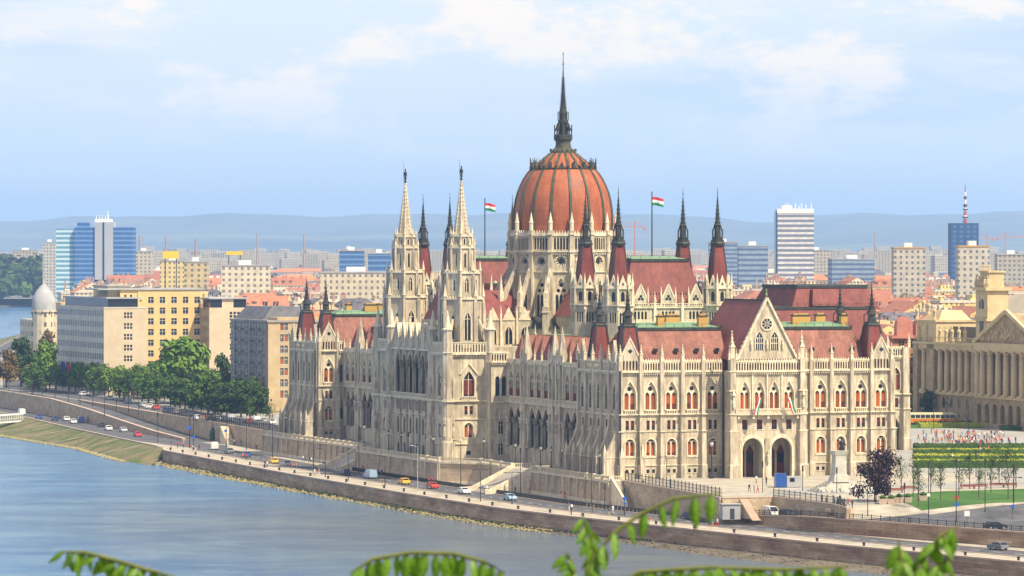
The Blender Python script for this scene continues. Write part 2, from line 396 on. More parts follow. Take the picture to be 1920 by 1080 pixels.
def pavilion(S):
    """one end of the palace: mirrored for the far end"""
    V = (lambda v: v) if S else (lambda v: 240-v)
    P = part('end_pavilion'); rr = random.Random(3 if S else 4)
    m = MB(STONE)
    U1, VD = 63.4, 24.
    vs = (0, -1) if S else (0, 1)
    # end facade
    fr = face_frame((0, V(0)), (U1, V(0)), vs); m.frame(*fr)
    cs = [2.55+4.75*i for i in range(5)]; cs = cs+[U1-c for c in cs]
    for i, c in enumerate(sorted(cs)):
        if not S: continue
        bay(m, fr, c, 4.75, P, gable=(i in (0, 9)), rr=rr)
    if not S: m.M(STONE); m.wall(0, U1, 0, ZC); m.M(TRIM); gallery(m, 0, U1)
    m.M(STONE); m.wall(0, .18, 0, ZC); m.wall(U1-.18, U1, 0, ZC); m.wall(23.9, 39.5, 0, ZC)
    ps = [0.2]+[4.92+4.75*i for i in range(4)]; ps = ps+[U1-p for p in ps]
    for p in ps:
        pier(m, p, 1., 1.); put('pinnacle', PIN, P, onface(fr, p, ZC+2.3, -.4))
    for p in (0.2, 4.92): flare(m, p, 1.0, .45)
    # portico bay
    if S: portico(m, P, V)
    for a in (.0,)+((23.2, 40.1) if S else ()):
        dp = MB(IRON); dp.frame(*face_frame((0, V(0)), (U1, V(0)), vs)); dp.box(a-.22+(.1 if a else 0), a+.1, -1.25 if a < 1 else -1.9, -.9 if a < 1 else -1.5, .2, ZC+.3); dp.frame(); dp.build('downpipe', P)
    if not S: dp = MB(IRON); dp.box(-1.1, -.8, 215.4, 215.7, .2, ZC+.3); dp.build('downpipe', P)
    # river face
    fw = face_frame((0, V(0)), (0, V(VD)), (-1, 0)); m.frame(*fw)
    n = 5; w = VD/n
    for i in range(n):
        c = w*(i+.5); a0, a1 = c-w/2, c+w/2
        m.M(STONE); m.wall(a0, a1, 0, 4.5, [dict(c=c, hw=.8, zs=0, zp=2.6, h=1.2)], 0, .3)
        m.wall(a0, a1, 4.5, ZL, [dict(c=c, hw=.6, zs=5.6, zp=8.2, h=.8)], 0, .15)
        m.wall(a0, a1, ZL, ZM, [dict(c=c, hw=.5, zs=10.6, zp=12.4)], 0, .15)
        hi = dict(c=c, hw=.95, zs=14.6, zp=18., h=2.4); m.wall(a0, a1, ZM, ZC, [hi], 0, .18)
        m.M(TRIM); m.band(hi, .25, -.14, .02)
        put('window', WS, P, onfw(fw, c, 5.6) @ T(0,0,0,0,(1.5,1,1.2))); put('window', WR, P, onfw(fw, c, 10.6)@T(0,0,0,0,(1.2,1,.9)))
        put('window', lanc(1.9, 5.2), P, onfw(fw, c, 14.6))
        m.M(PANE); m.box(c-.9, c+.9, .3, .35, 0, 4)
        m.M(TRIM); gallery(m, a0+.4, a1-.4, 5)
        string(m, a0, a1, ZM, .4, .4); string(m, a0, a1, ZL, .25, .18)
    for i in range(n+1):
        a = w*i; a = min(max(a, .35), VD-.35)
        flare(m, a, .85); put('pinnacle', PIN, P, onface(fw, a, ZC+2.2, -.45))
    for a in (w*.5, w*(n-.5)):
        m.frame(*fw); m.M(STONE2); m.ext([(a-1.3, ZC+2.3), (a+1.3, ZC+2.3), (a, ZC+6.8)], -.3, .4)
    # inner face (towards the middle), the two bays beyond the wing
    ni = (0, 1) if S else (0, -1)
    fi = face_frame((0, V(VD)), (7.2, V(VD)), ni); m.frame(*fi)
    if not S:
        bay(m, fi, 2.9, 4.75, P, gable=True, rr=rr)
        m.M(STONE)
        m.wall(5.27, 7.2, 0, ZM, [dict(c=6.25, hw=.5, zs=5, zp=7.4, h=.7, k='r')], 0, .4); m.wall(5.27, 7.2, ZM, ZC, [dict(c=6.25, hw=.42, zs=14.6, zp=18.6, h=.6)], 0, .4)
        put('window', WS, P, onface(fi, 6.25, 5)@T(0,0,0,0,(1.4,1,1.2))); put('window', WN, P, onface(fi, 6.25, 14.6)@T(0,0,0,0,(1,1,1.05)))
        m.M(TRIM); gallery(m, 5.3, 7.2, 4); m.M(STONE); m.wall(0, .55, 0, ZC)
        for a in (.3, 5.2): pier(m, a, .9, .9); put('pinnacle', PIN, P, onface(fi, a, ZC+2.3, -.4))
    else: m.M(STONE); m.wall(0, 7.2, 0, ZC+2)
    # east face and the inside
    m.frame(); m.M(STONE)
    lo, hi = (0, VD) if S else (216, 240)
    m.frame(*face_frame((U1, lo), (U1, hi), (1, 0)))
    for i in range(5):
        c = 2.4+4.8*i; m.M(STONE)
        m.wall(c-2.4, c+2.4, 0, ZL, [dict(c=c, hw=.9, zs=4.7, zp=7.2, h=1.)], 0, .5); m.wall(c-2.4, c+2.4, ZL, ZC, [dict(c=c, hw=1.1, zs=14.5, zp=17.9, h=2.2)], 0, .5)
        m.M(GLASS); m.box(c-1.2, c+1.2, .5, .55, 4.5, 8.5); m.box(c-1.3, c+1.3, .5, .55, 14.4, 20.5)
        pier(m, c-2.3, .9, .9); m.M(TRIM); gallery(m, c-2, c+2)
    m.frame(); m.M(STONE2); m.box(2.2, U1-2.2, lo+2.2, hi-2.2, 0, ZC+.2)
    m.M(ROOFW); m.box(.3, U1-.3, lo+.3, hi-.3, ZC+.15, ZC+.3)
    m.build('wall', P)
    # roof
    r = MB(ROOF)
    z0, z1 = ZC+.35, 31.4
    for (x0, x1) in ((2.2, 26.0), (37.4, U1-2.2)):
        ins = (4.6 if x0 < 10 else .0, 4.6 if x1 > 50 else .0, 4.6, 4.6)
        roof_hip(r, x0, x1, lo+2.0, hi-2.0, z0, z1, ins, rise=1.0)
    # snow guards and roof lights
    r.M(IRON); 
    yy = lo+2.0 if S else hi-2.0; sg = 1 if S else -1
    t = .19
    for k in range(74):
        u = 3.4+k*.78
        if 25.5 < u < 38: continue
        y = yy+sg*(4.6*t-.12); r.box(u-.05, u+.05, y-.1, y+.1, z0+(z1-z0)*t, z0+(z1-z0)*t+.45)
    for u in [9.8, 14.6, 19.3, 24.0, 41.5, 46.2, 51, 55.7]:
        y = yy+sg*4.6*.46; zz = z0+(z1-z0)*.46
        r.M(DARK); r.box(u-.45, u+.45, y-sg*.45-.25, y-sg*.45+.3, zz-.1, zz+.7)
        r.M(GLASS); r.box(u-.3, u+.3, y-sg*.45-.28*1, y-sg*.45-.2, zz+.05, zz+.6)
    r.build('roof', P)
    # transverse high roof behind the portico gable
    if S:
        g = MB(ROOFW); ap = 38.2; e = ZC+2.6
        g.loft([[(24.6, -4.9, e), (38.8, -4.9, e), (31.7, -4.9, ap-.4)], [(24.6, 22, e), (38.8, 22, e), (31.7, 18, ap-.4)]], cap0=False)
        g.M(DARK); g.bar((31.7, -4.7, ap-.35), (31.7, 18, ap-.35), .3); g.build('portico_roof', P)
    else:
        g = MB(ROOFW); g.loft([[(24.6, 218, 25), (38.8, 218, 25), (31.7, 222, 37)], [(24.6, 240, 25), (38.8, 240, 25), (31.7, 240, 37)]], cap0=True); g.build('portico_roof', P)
    for (x, vv, rad) in ((3.3, 3.2, 3.0), (3.3, 20.2, 2.6), (U1-3.3, 3.2, 3.0), (U1-3.3, 20.2, 2.6)):
        corner_turret(x, V(vv), ZC+.5, 32.0, P, rad, 41.8)
    # chimneys
    for (x, vv, w) in ((13, 9, 1.5), (17.5, 13.5, 3.2), (22.2, 8, 1.8), (25.0, 14, 1.7), (35.5, 9, 2.4), (41, 12.5, 1.6), (44.7, 9.5, 1.6), (47.6, 12, 3.), (52.5, 14, 2.2), (56.2, 9.6, 1.5)):
        c = MB(OCHRE); c.box(x-w/2, x+w/2, V(vv)-.6, V(vv)+.6, 31.6, 34.2); c.M(DARK); c.box(x-w/2-.12, x+w/2+.12, V(vv)-.72, V(vv)+.72, 34.2, 34.45)
        c.M(OCHRE); c.box(x-w/2+.3, x+w/2-.3, V(vv)-.35, V(vv)+.35, 34.45, 34.8)
        if S or x < 30: c.build('chimney', P)

_lc = {}
def lanc(w, h, **k):
    key = (w, h, tuple(sorted((a, str(b)) for a, b in k.items())))
    if key not in _lc: _lc[key] = lancet_window(w, h, **k)
    return _lc[key]

def portico(m, P, V):
    D = 5.6; fr = ((22.9, -D), (1, 0)); m.frame(*fr); L = 17.6; c0 = 8.8
    # ground floor: two deep portal arches
    m.M(STONE)
    ops = [dict(c=c0-3.35, hw=2.35, zs=0, zp=5.9, h=2.6, n=8, k='r'), dict(c=c0+3.35, hw=2.35, zs=0, zp=5.9, h=2.6, n=8, k='r')]
    m.wall(1.2, L-1.2, 0, 9.6, ops, 0, .9)
    for o in ops:
        o2 = dict(o, zs=.0); m.M(TRIM); m.band(o2, .4, -.22, .02); m.band(dict(o2, hw=2.75, h=3.05), .25, -.1, .02)
    m.M(STONE)
    m.wall(1.2, L-1.2, 9.6, ZM, [dict(c=c0+(i-1.5)*3.4, hw=.62, zs=10.3, zp=12.4) for i in range(4)], 0, .4)
    for i in range(4): put('window', WR1, P, onface(fr, c0+(i-1.5)*3.4, 10.3))
    for i in range(4):
        c = c0+(i-1.5)*3.4; hi = dict(c=c, hw=1.1, zs=14.5, zp=17.9, h=2.6)
        m.M(STONE); m.wall(c-1.7, c+1.7, ZM, ZC, [hi], 0, .5); m.M(TRIM); m.band(hi, .26, -.14, .02)
        put('window', PW[i], P, onface(fr, c, 14.5))
    m.M(STONE); m.wall(1.2, 2, ZM, ZC); m.wall(L-2, L-1.2, ZM, ZC)
    m.M(TRIM); string(m, 1, L-1, ZM, .5, .9); balustrade(m, 1.2, L-1.2, 13.8, -1.0, 1.0); m.box(1., L-1, -1.2, 0, 13.45, 13.75)
    for i in range(5): m.box(c0+(i-2)*3.4-.25, c0+(i-2)*3.4+.25, -.9, 0, 12.6, 13.4)
    gallery(m, 1.5, L-1.5, 24)
    for i in (1, 2, 3): m.M(TRIM); m.box(c0+(i-2)*3.4-.16, c0+(i-2)*3.4+.16, -.3, 0, ZM+.8, ZC)
    m.M(STONE2)      # statue pier between the arches
    m.box(c0-.5, c0+.5, -.45, 0, 0, 8.4); m.lathe(c0, -.7, [(.3, 3.2), (.42, 4.6), (.2, 5.2), (.24, 5.6), (.05, 6.)], 6)
    m.M(STONE); m.box(1.2, L-1.2, 4.6, 4.7, 0, 9.2)
    for x in (c0-5.0, c0-2.9, c0+2.0, c0+4.2): m.M(WOOD); m.ext([(x, 0.1), (x+1.7, .1), (x+1.7, 5.4), (x+.85, 7.0), (x, 5.4)], 4.5, 4.6); m.M(GLASS); m.box(x+.15, x+1.55, 4.44, 4.5, 3.0, 5.0)
    m.M(STONE)
    m.box(1.2, L-1.2, .9, 5.5, 9.2, 9.5); m.box(c0-.8, c0+.8, .9, 4.6, 0, 9.2)
    # sides
    m.box(.6, 1.25, .1, D, 0, ZC); m.box(L-1.25, L-.6, .1, D, 0, ZC); m.box(1.3, L-1.3, 4.8, D, 9.6, ZC); m.box(1.3, L-1.3, .8, D, ZC-.4, ZC+.2)
    for a in (.75, L-.75):
        m.M(STONE2); m.box(a-1.0, a+1.0, -1.5, 1., 0, ZB); m.box(a-.85, a+.85, -1.2, 1., ZB, ZL+.2); m.box(a-.72, a+.72, -1., .9, ZL+.2, ZM+.2); m.box(a-.6, a+.6, -.8, .8, ZM+.2, ZC+3)
        m.M(TRIM)
        for z in (ZB, ZL, ZM, 18.5, ZC): m.box(a-1.0, a+1.0, -1.5+ (z/40), 1., z, z+.25)
        m.lathe(a, -1.0, [(.3, 15), (.38, 16), (.2, 16.7), (.22, 17), (.02, 17.3)], 6); m.lathe(a, -1., [(.5, 17.6), (.03, 19.2)], 4, .78)
        put('pinnacle', PINB, P, onface(fr, a, ZC+2.9, 0) @ T(0,0,0,0,1.15))
        for sx in (-.8, .8): put('pinnacle', PINS, P, onface(fr, a+sx, ZC+2.6, -.4))
    # great gable
    g0, g1, ap = 2.0, L-2., 38.0; zb = ZC+2.7; cc = c0
    m.M(STONE)
    zrow = [zb, 27.2, 32.4]
    def half(z): return (cc-g0)*(ap-z)/(ap-zb)
    # tracery windows and rose set in front of the gable slab
    m.ext([(g0, zb), (g1, zb), (cc, ap)], .1, .7)
    m.M(TRIM)
    for sg in (-1, 1): m.bar((cc+sg*(cc-g0+.25), .1, zb-.2), (cc, .1, ap+.35), .9, .42)
    for i in range(14):
        for sg in (-1, 1):
            t = (i+.5)/14; x = cc+sg*(cc-g0+.25)*(1-t); z = zb+(ap-zb)*t+.35; m.box(x-.12, x+.12, -.05, .25, z, z+.32)
    for x in (-1.75, 1.75):
        o = dict(c=cc+x, hw=.85, zs=27.3, zp=29.6, h=1.5); m.M(TRIM); m.band(o, .22, -.12, .1)
        m.M(GLASS); pts = [(cc+x-.85, 27.3), (cc+x+.85, 27.3)]+m.arch(o)[::-1]; m.ext(pts, .02, .1)
        m.M(TRIM)
        for k in (-1, 0, 1): m.box(cc+x+k*.42-.06, cc+x+k*.42+.06, -.06, .1, 27.3, 30.0 if k else 30.6)
        m.box(cc+x-.85, cc+x+.85, -.05, .1, 28.6, 28.75); m.box(cc+x-.85, cc+x+.85, -.05, .1, 29.7, 29.82)
    m.M(GLASS); n = 20; zc = 32.8
    m.ext([(cc+1.15*math.cos(2*math.pi*i/n), zc+1.15*math.sin(2*math.pi*i/n)) for i in range(n)], .02, .1)
    m.M(TRIM)
    for i in range(n):
        a, b = 2*math.pi*i/n, 2*math.pi*(i+1)/n
        m.face([(cc+1.15*math.cos(a), -.1, zc+1.15*math.sin(a)), (cc+1.5*math.cos(a), -.1, zc+1.5*math.sin(a)), (cc+1.5*math.cos(b), -.1, zc+1.5*math.sin(b)), (cc+1.15*math.cos(b), -.1, zc+1.15*math.sin(b))])
        m.face([(cc+1.5*math.cos(a), -.1, zc+1.5*math.sin(a)), (cc+1.5*math.cos(b), -.1, zc+1.5*math.sin(b)), (cc+1.5*math.cos(b), .1, zc+1.5*math.sin(b)), (cc+1.5*math.cos(a), .1, zc+1.5*math.sin(a))])
    for i in range(8):
        a = math.pi*i/4; m.bar((cc+.2*math.cos(a), -.02, zc+.2*math.sin(a)), (cc+1.15*math.cos(a), -.02, zc+1.15*math.sin(a)), .14)
    for x in (-3.6, -.0, 3.6):
        z0 = 27.5; m.lathe(cc+x, -.15, [(.22, z0), (.3, z0+1), (.15, z0+1.6), (.18, z0+1.85), (.02, z0+2.1)], 6)
    m.M(COPPER); m.lathe(cc, .3, [(.25, ap), (.12, ap+.5), (.3, ap+1.0), (.1, ap+1.6), (.2, ap+1.9), (.02, ap+2.4)], 6)
PW = [twin_window(2.1, 6.0, k, hw=1.3) for k in (3, 0, 3, 1)]
pavilion(True); pavilion(False)

# ---- arcaded side wings facing the river
def wing(S):
    V = (lambda v: v) if S else (lambda v: 240-v)
    P = part('arcaded_wing'); m = MB(STONE)
    v0, v1 = 24., 94.; U = 7.2
    fr = face_frame((U, V(v0)), (U, V(v1)), (-1, 0)); m.frame(*fr); L = v1-v0
    A = (lambda v: v1-v) if S else (lambda v: v-v0)
    k = 4.68
    kinds = []
    v = v0+k/2+.6
    pat = 'oopoooppooopooo'
    for ch in pat[:int(L/k)]:
        kinds.append((v, ch)); v += k
    m.M(STONE)
    for (vc, ch) in kinds:
        c = A(vc); a0, a1 = c-k/2, c+k/2
        m.M(STONE); m.wall(a0, a1, 0, 3.4)
        if ch == 'o':
            o = dict(c=c, hw=k/2-.4, zs=3.4, zp=9.9, h=2.9); m.M(STONE2); m.wall(a0, a1, 3.4, ZM, [o], 0, .5); m.M(TRIM); m.band(o, .3, -.15, .0, legs=False)
        else:
            m.M(STONE2); m.wall(a0, a1, 3.4, ZM); m.box(c-1.5, c+1.5, -.8, 0, 0, ZM); m.lathe(c, -.95, [(.35, 8.6), (.5, 9.8), (.25, 10.6), (.26, 11), (.03, 11.5)], 6); m.lathe(c, -.9, [(.4, 7.4), (.75, 8.5)], 6)
            m.M(TRIM); m.box(c-1.6, c+1.6, -.95, 0, 9.6, 9.9); m.lathe(c, -.8, [(.7, 11.6), (.6, 12.2), (.05, 13.6)], 4, .785)
        hi = dict(c=c, hw=k/2-.75, zs=15., zp=18.6, h=2.2)
        if ch == 'o':
            m.M(STONE); m.wall(a0, a1, ZM, ZC, [hi], 0, .16); put('window', WWEST, P, onfw(fr, c, 15.))
            m.M(TRIM)
            for q in (-1, 0, 1): m.band(dict(c=c+q*1.0, hw=.4, zs=18, zp=18.4, h=.7, n=3), .1, -.06, .14, legs=False)
            m.band(hi, .2, -.12, 0)
        else:
            h2 = dict(c=c, hw=.6, zs=14.8, zp=18.6, h=1.6); m.M(STONE); m.wall(a0, a1, ZM, ZC, [h2], 0, .16); put('window', lanc(1.2, 5.2), P, onfw(fr, c, 14.8))
            m.M(TRIM); m.band(h2, .3, -.3, 0); m.M(STONE2); m.lathe(c, .4, [(1.75, 23), (1.45, 24.2), (.05, 31.4)], 4, .785); m.box(c-1.35, c+1.35, -.5, 0, 19.6, 23); m.box(c-1.5, c-1.1, -.7, 0, ZM, 22.8); m.box(c+1.1, c+1.5, -.7, 0, ZM, 22.8)
            for sx in (-1.5, 1.5): put('pinnacle', PIN, P, onface(fr, c+sx, 22.8, -.3))
        m.M(TRIM); string(m, a0, a1, ZM, .4, .7); balustrade(m, a0, a1, 13.8, -.5, 1.1); gallery_low(m, a0, a1)
        for x in (a0,):
            if ch == 'o' or True:
                m.M(TRIM); m.box(x-.2, x+.2, -.45, 0, ZM, ZC+.9); put('pinnacle', PINS, P, onface(fr, x, ZC+.9, -.25))
        # columns of the arcade
        if ch == 'o':
            for x in (a0, a1):
                m.M(STONE2); m.smooth = True
                m.lathe(x, -.1, [(.7, 3.4), (.52, 3.9), (.46, 4.1), (.42, 8.6)], 10); m.smooth = False
                m.lathe(x, -.1, [(.5, 8.6), (.75, 9.1), (.6, 9.3), (.95, 10.2)], 8)
    lo, hi_ = sorted((V(v0), V(v1)))
    m.frame()
    m.M(STONE); m.box(U+5.2, 56., lo+.05, hi_-.05, 0, ZC); m.M(GLASS); m.box(U+4.0, U+4.2, lo+.05, hi_, 0, ZC-.3)  # glass sheet behind the arcade supplies the darkness of its shaded interior
    m.M(STONE); m.box(U+.5, U+5.2, lo+.1, hi_-.1, 3.0, 3.4); m.box(U+.95, U+5.2, lo+.1, hi_-.1, 13.0, 13.5); m.box(U+.5, U+5.2, lo+.1, hi_-.1, 21.7, ZC)
    m.M(DARK); m.box(U+.2, 56, lo, hi_, ZC, ZC+.2)
    # east (square) side of the wing
    m.frame(*face_frame((56.05, lo), (56.05, hi_), (1, 0))); m.M(TRIM); gallery(m, 0, hi_-lo); m.frame()
    m.build('wall', P)
    # saw-tooth roof: one steep cross roof above every bay
    r = MB(ROOF)
    for (vc, ch) in kinds:
        vv = V(vc)
        z0, zt = ZC+.3, 29.0
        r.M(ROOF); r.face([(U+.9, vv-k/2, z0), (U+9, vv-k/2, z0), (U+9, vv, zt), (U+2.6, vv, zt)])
        r.M(ROOFW); r.face([(U+.9, vv+k/2, z0), (U+2.6, vv, zt), (U+9, vv, zt), (U+9, vv+k/2, z0)])  # darker red on slopes turned from the sun: shade put into the colour
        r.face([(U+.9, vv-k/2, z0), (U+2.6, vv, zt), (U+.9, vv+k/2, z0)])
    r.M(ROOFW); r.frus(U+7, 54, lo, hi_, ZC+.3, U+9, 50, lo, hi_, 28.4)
    r.M(DARK); r.box(U+8.8, 50.2, lo, hi_, 28.4, 28.8)
    r.M(COPPER); r.box(U+9.4, 49.6, lo, hi_, 28.8, 28.95)
    r.build('roof', P)
    # recess beside the river tower, facing outwards (lit): double windows
    vv = V(90.2); m = MB(STONE)
    ni = (0, -1) if S else (0, 1)
    fi = face_frame((3.0, vv), (7.4, vv), ni); m.frame(*fi)
    for (z0, z1, zs, zp) in ((0, 5.2, 1.2, 3.2), (5.2, ZL, 6, 8.4), (ZL, ZM, None, None), (ZM, ZC, 14.8, 18.6)):
        m.M(STONE)
        if zs is None: m.wall(0, 4.4, z0, z1)
        elif zs > 12: m.wall(0, 4.4, z0, z1, [dict(c=1.6, hw=.55, zs=zs, zp=zp, h=.8, k='r'), dict(c=3.2, hw=.55, zs=zs, zp=zp, h=.8, k='r')], 0, .4); [put('window', lanc(1.1, 4.5, mull=0), P, onface(fi, x, zs)) for x in (1.6, 3.2)]
        else: m.wall(0, 4.4, z0, z1, [dict(c=2.4, hw=.6, zs=zs, zp=zp, h=.7, k='r')], 0, .4); put('window', lanc(1.2, zp-zs+.6), P, onface(fi, 2.4, zs))
        m.M(TRIM); string(m, 0, 4.4, z1-.1, .3, .25)
    gallery(m, 0, 4.4, 7); m.frame(); a, b = sorted((vv, V(94.))); m.M(STONE); m.box(3.0, 7.6, a+.5, b, 0, ZC)
    m.build('return_wall', P)
def gallery_low(m, a0, a1):
    m.box(a0, a1, -.35, .05, ZC-.1, ZC+.2); m.wall(a0, a1, ZC+.2, ZC+.9, y=-.15); m.box(a0, a1, -.25, .1, ZC+.8, ZC+.95)
    for i in range(10):
        c = a0+(a1-a0)*(i+.5)/10; m.box(c-.1, c+.1, -.28, 0, ZC-.5, ZC-.1)
wing(True); wing(False)

# ---- the two slender river towers
def river_tower(vc):
    P = part('river_tower'); m = MB(STONE); uc = -1.15; h = 5.2
    u0, u1, v0, v1 = uc-h, uc+h, vc-h, vc+h
    for (pa, pb, n) in (((u0,v0),(u1,v0),(0,-1)), ((u0,v0),(u0,v1),(-1,0)), ((u1,v0),(u1,v1),(1,0)), ((u0,v1),(u1,v1),(0,1))):
        fr = face_frame(pa, pb, n); m.frame(*fr); c = h; L = 2*h
        vis = n in ((0,-1), (-1,0))
        m.M(STONE)
        m.wall(0, L, 0, 3.6, [dict(c=c, hw=.6, zs=1, zp=2.)], 0, .4)
        lo = dict(c=c, hw=1.1, zs=5., zp=7.4, h=1.1, k='r'); m.wall(0, L, 3.6, 9.4, [lo], 0, .5)
        m.wall(0, L, 9.4, ZM, [dict(c=c-.65, hw=.38, zs=10.4, zp=12.4), dict(c=c+.65, hw=.38, zs=10.4, zp=12.4)], 0, .4)
        hi = dict(c=c, hw=1.35, zs=14.5, zp=18.2, h=2.3); m.wall(0, L, ZM, 24.6, [hi], 0, .6)
        if vis:
            put('window', WL[1] if n == (0,-1) else lanc(2.0, 3.2), P, onface(fr, c, 5.)); put('window', lanc(2.6, 5.8, blind=WOOD), P, onface(fr, c, 14.5))
            for x in (-.65, .65): put('window', WR, P, onface(fr, c+x, 10.4))
            put('window', WB, P, onface(fr, c, 1.1))
        m.M(GLASS); m.box(1.6, L-1.6, .95, 1., 0, 24)
        m.M(TRIM); m.band(hi, .38, -.25, .02); m.band(lo, .3, -.15, .02)
        m.face([(c-2.1, -.2, 19.9), (c, -.2, 22.4), (c, -.2, 22.0), (c-1.8, -.2, 19.8)]); m.bar((c-2.2, -.15, 19.8), (c, -.15, 22.4), .3); m.bar((c+2.2, -.15, 19.8), (c, -.15, 22.4), .3)
        string(m, 0, L, 3.6, .3, .3); string(m, 0, L, 9.3, .3, .25); string(m, 0, L, ZM, .5, .5); balustrade(m, c-2, c+2, 13.9, -.4, .8)
        m.box(-.3, L+.3, -.7, .1, 24.3, 24.7)
        for i in range(14): m.box(.6+i*.7, .8+i*.7, -.5, 0, 23.9, 24.3)
        ops = [dict(c=.7+i*.692, hw=.2, zs=24.95, zp=26.6, h=.25, n=2) for i in range(14)]; m.wall(0.3, L-.3, 24.7, 27.2, ops, -.5, .3); m.box(0, L, -.6, -.2, 27.05, 27.25)
        m.face([(0,-.4,24.7),(L,-.4,24.7),(L,.6,24.75),(0,.6,24.75)])
    m.frame()
    # octagonal corner buttresses with niches
    for sx, sy in ((u0,v0),(u1,v0),(u0,v1),(u1,v1)):
        m.M(STONE2); m.lathe(sx, sy, [(1.75, 0), (1.75, 4.), (1.5, 4.5), (1.5, 9.2), (1.3, 9.8), (1.25, 24.2), (1.4, 24.8), (1.2, 25), (1.05, 30)], 8, .39)
        m.M(TRIM); m.lathe(sx, sy, [(1.65, 13.4), (1.65, 13.9)], 8, .39); m.lathe(sx, sy, [(1.25, 30), (1.25, 30.3), (.9, 30.5), (.1, 34.6)], 8, .39)
        m.M(STONE2)
        for k in range(4):
            a = .785+k*1.5708; px, py = sx+1.6*math.cos(a), sy+1.6*math.sin(a)
            m.lathe(px, py, [(.3, 5.5), (.38, 6.8), (.2, 7.5), (.05, 8)], 5); m.lathe(px, py, [(.4, 8.3), (.04, 10.2)], 4)
            m.lathe(px, py, [(.25, 0), (.25, 4.6)], 4); m.lathe(px*.97+sx*.03, py*.97+sy*.03, [(.22, 15), (.3, 16.3), (.15, 17), (.03, 17.4)], 5); m.lathe(px, py, [(.34, 17.8), (.03, 19.6)], 4)
    def stage(r, z0, z1, zs, zp, h, ww, fac=1., corner=True):
        """an octagonal stage, wide faces with windows, buttressed corners"""
        for k in range(8):
            a = k*math.pi/4-math.pi/2; n = (math.cos(a), math.sin(a)); hw = r*math.tan(math.pi/8)
            O = (uc+n[0]*r+n[1]*hw, vc+n[1]*r-n[0]*hw); t = (-n[1], n[0]); fr = (O, t); m.frame(*fr)
            if k % 2 == 0 or True:
                ops = [dict(c=hw, hw=ww, zs=zs, zp=zp, h=h)] if k % 2 == 0 else [dict(c=hw, hw=ww*.5, zs=zs+.3, zp=zp, h=h*.6)]
            m.M(STONE); m.wall(0, 2*hw, z0, z1, ops, 0, .35)
            m.M(GLASS); m.box(hw-ww-.05, hw+ww+.05, .36, .4, zs, zp+h)
            m.M(TRIM)
            if k % 2 == 0 and ww > .45: m.box(hw-.09, hw+.09, .1, .36, zs, zp+h); m.box(hw-ww, hw+ww, .12, .36, zp-.1, zp+.05)
            if k % 2 == 0: m.band(ops[0], .16, -.12, .02)
            m.box(-.2, 2*hw+.2, -.3, .1, z1-.35, z1); 
            for i in range(5):
                c = 2*hw*(i+.5)/5; m.ext([(c-hw*.16, z1), (c+hw*.16, z1), (c, z1+.55)], -.15, .05)
        m.frame()
        if corner:
            for k in range(8):
                a = k*math.pi/4+math.pi/8; R_ = r/math.cos(math.pi/8)+.15
                x, y = uc+R_*math.cos(a), vc+R_*math.sin(a); b = .42*fac
                m.M(STONE2); m.lathe(x, y, [(b, z0-.5), (b, z1-1), (b*.8, z1-.6), (b*.8, z1+.4)], 4, a); m.M(TRIM); m.lathe(x, y, [(b*1.1, z1+.4), (b*.9, z1+.6), (.04, z1+2.7*fac)], 4, a)
        m.M(STONE); m.lathe(uc, vc, [(r*.9, z1-.1), (r*.9, z1)], 8, .39)
    stage(4.5, 24.7, 37.4, 27.6, 32.6, 1.5, .75, 1.25)
    # flying struts from corner piers
    for sx, sy in ((u0,v0),(u1,v0),(u0,v1),(u1,v1)):
        dx, dy = (uc-sx), (vc-sy); m.M(TRIM)
        m.bar((sx+dx*.12, sy+dy*.12, 28.6), (sx+dx*.42, sy+dy*.42, 32.4), .45, .6)
    stage(3.85, 37.4, 43.4, 38.8, 41.2, 1., .5, 1.)
    stage(2.65, 43.4, 49.3, 44.5, 47.4, .6, .26, .8)
    stage(2.15, 49.3, 52.0, 49.9, 51., .3, .22, .7)
    m.M(STONE)
    m.build('wall', P)
    s = MB(TRIM)
    r0, z0, z1 = 1.75, 52., 64.6
    s.M(STONE); s.lathe(uc, vc, [(r0, z0), (.12, z1)], 8, .39, cap=False)
    s.M(TRIM)
    for k in range(8):
        a = k*math.pi/4+.39
        s.bar((uc+r0*math.cos(a), vc+r0*math.sin(a), z0), (uc+.12*math.cos(a), vc+.12*math.sin(a), z1), .12)
        for i in range(13):
            t = (i+.5)/13.5; rr = r0*(1-t)+.12; z = z0+(z1-z0)*t; x, y = uc+rr*math.cos(a), vc+rr*math.sin(a); s.box(x-.13, x+.13, y-.13, y+.13, z, z+.22)
    s.lathe(uc, vc, [(.35, z1-.2), (.35, z1+.1), (.1, z1+.3)], 8)
    s.build('spire', P)
    st = MB(IRON); st.smooth = True
    st.lathe(uc, vc, [(.28, 64.7), (.34, 65.), (.22, 65.2), (.3, 66.), (.24, 66.6), (.38, 67.1), (.3, 67.5), (.12, 67.65), (.19, 67.85), (.17, 68.1), (.02, 68.25)], 8); st.smooth = False
    st.bar((uc-.25, vc, 67.3), (uc-.45, vc, 66.3), .12); st.bar((uc+.25, vc, 67.3), (uc+.4, vc, 66.5), .12)
    st.bar((uc-.45, vc, 65.), (uc-.45, vc, 69.6), .05); st.build('statue', P)
for vc in (99.2, 140.8): river_tower(vc)

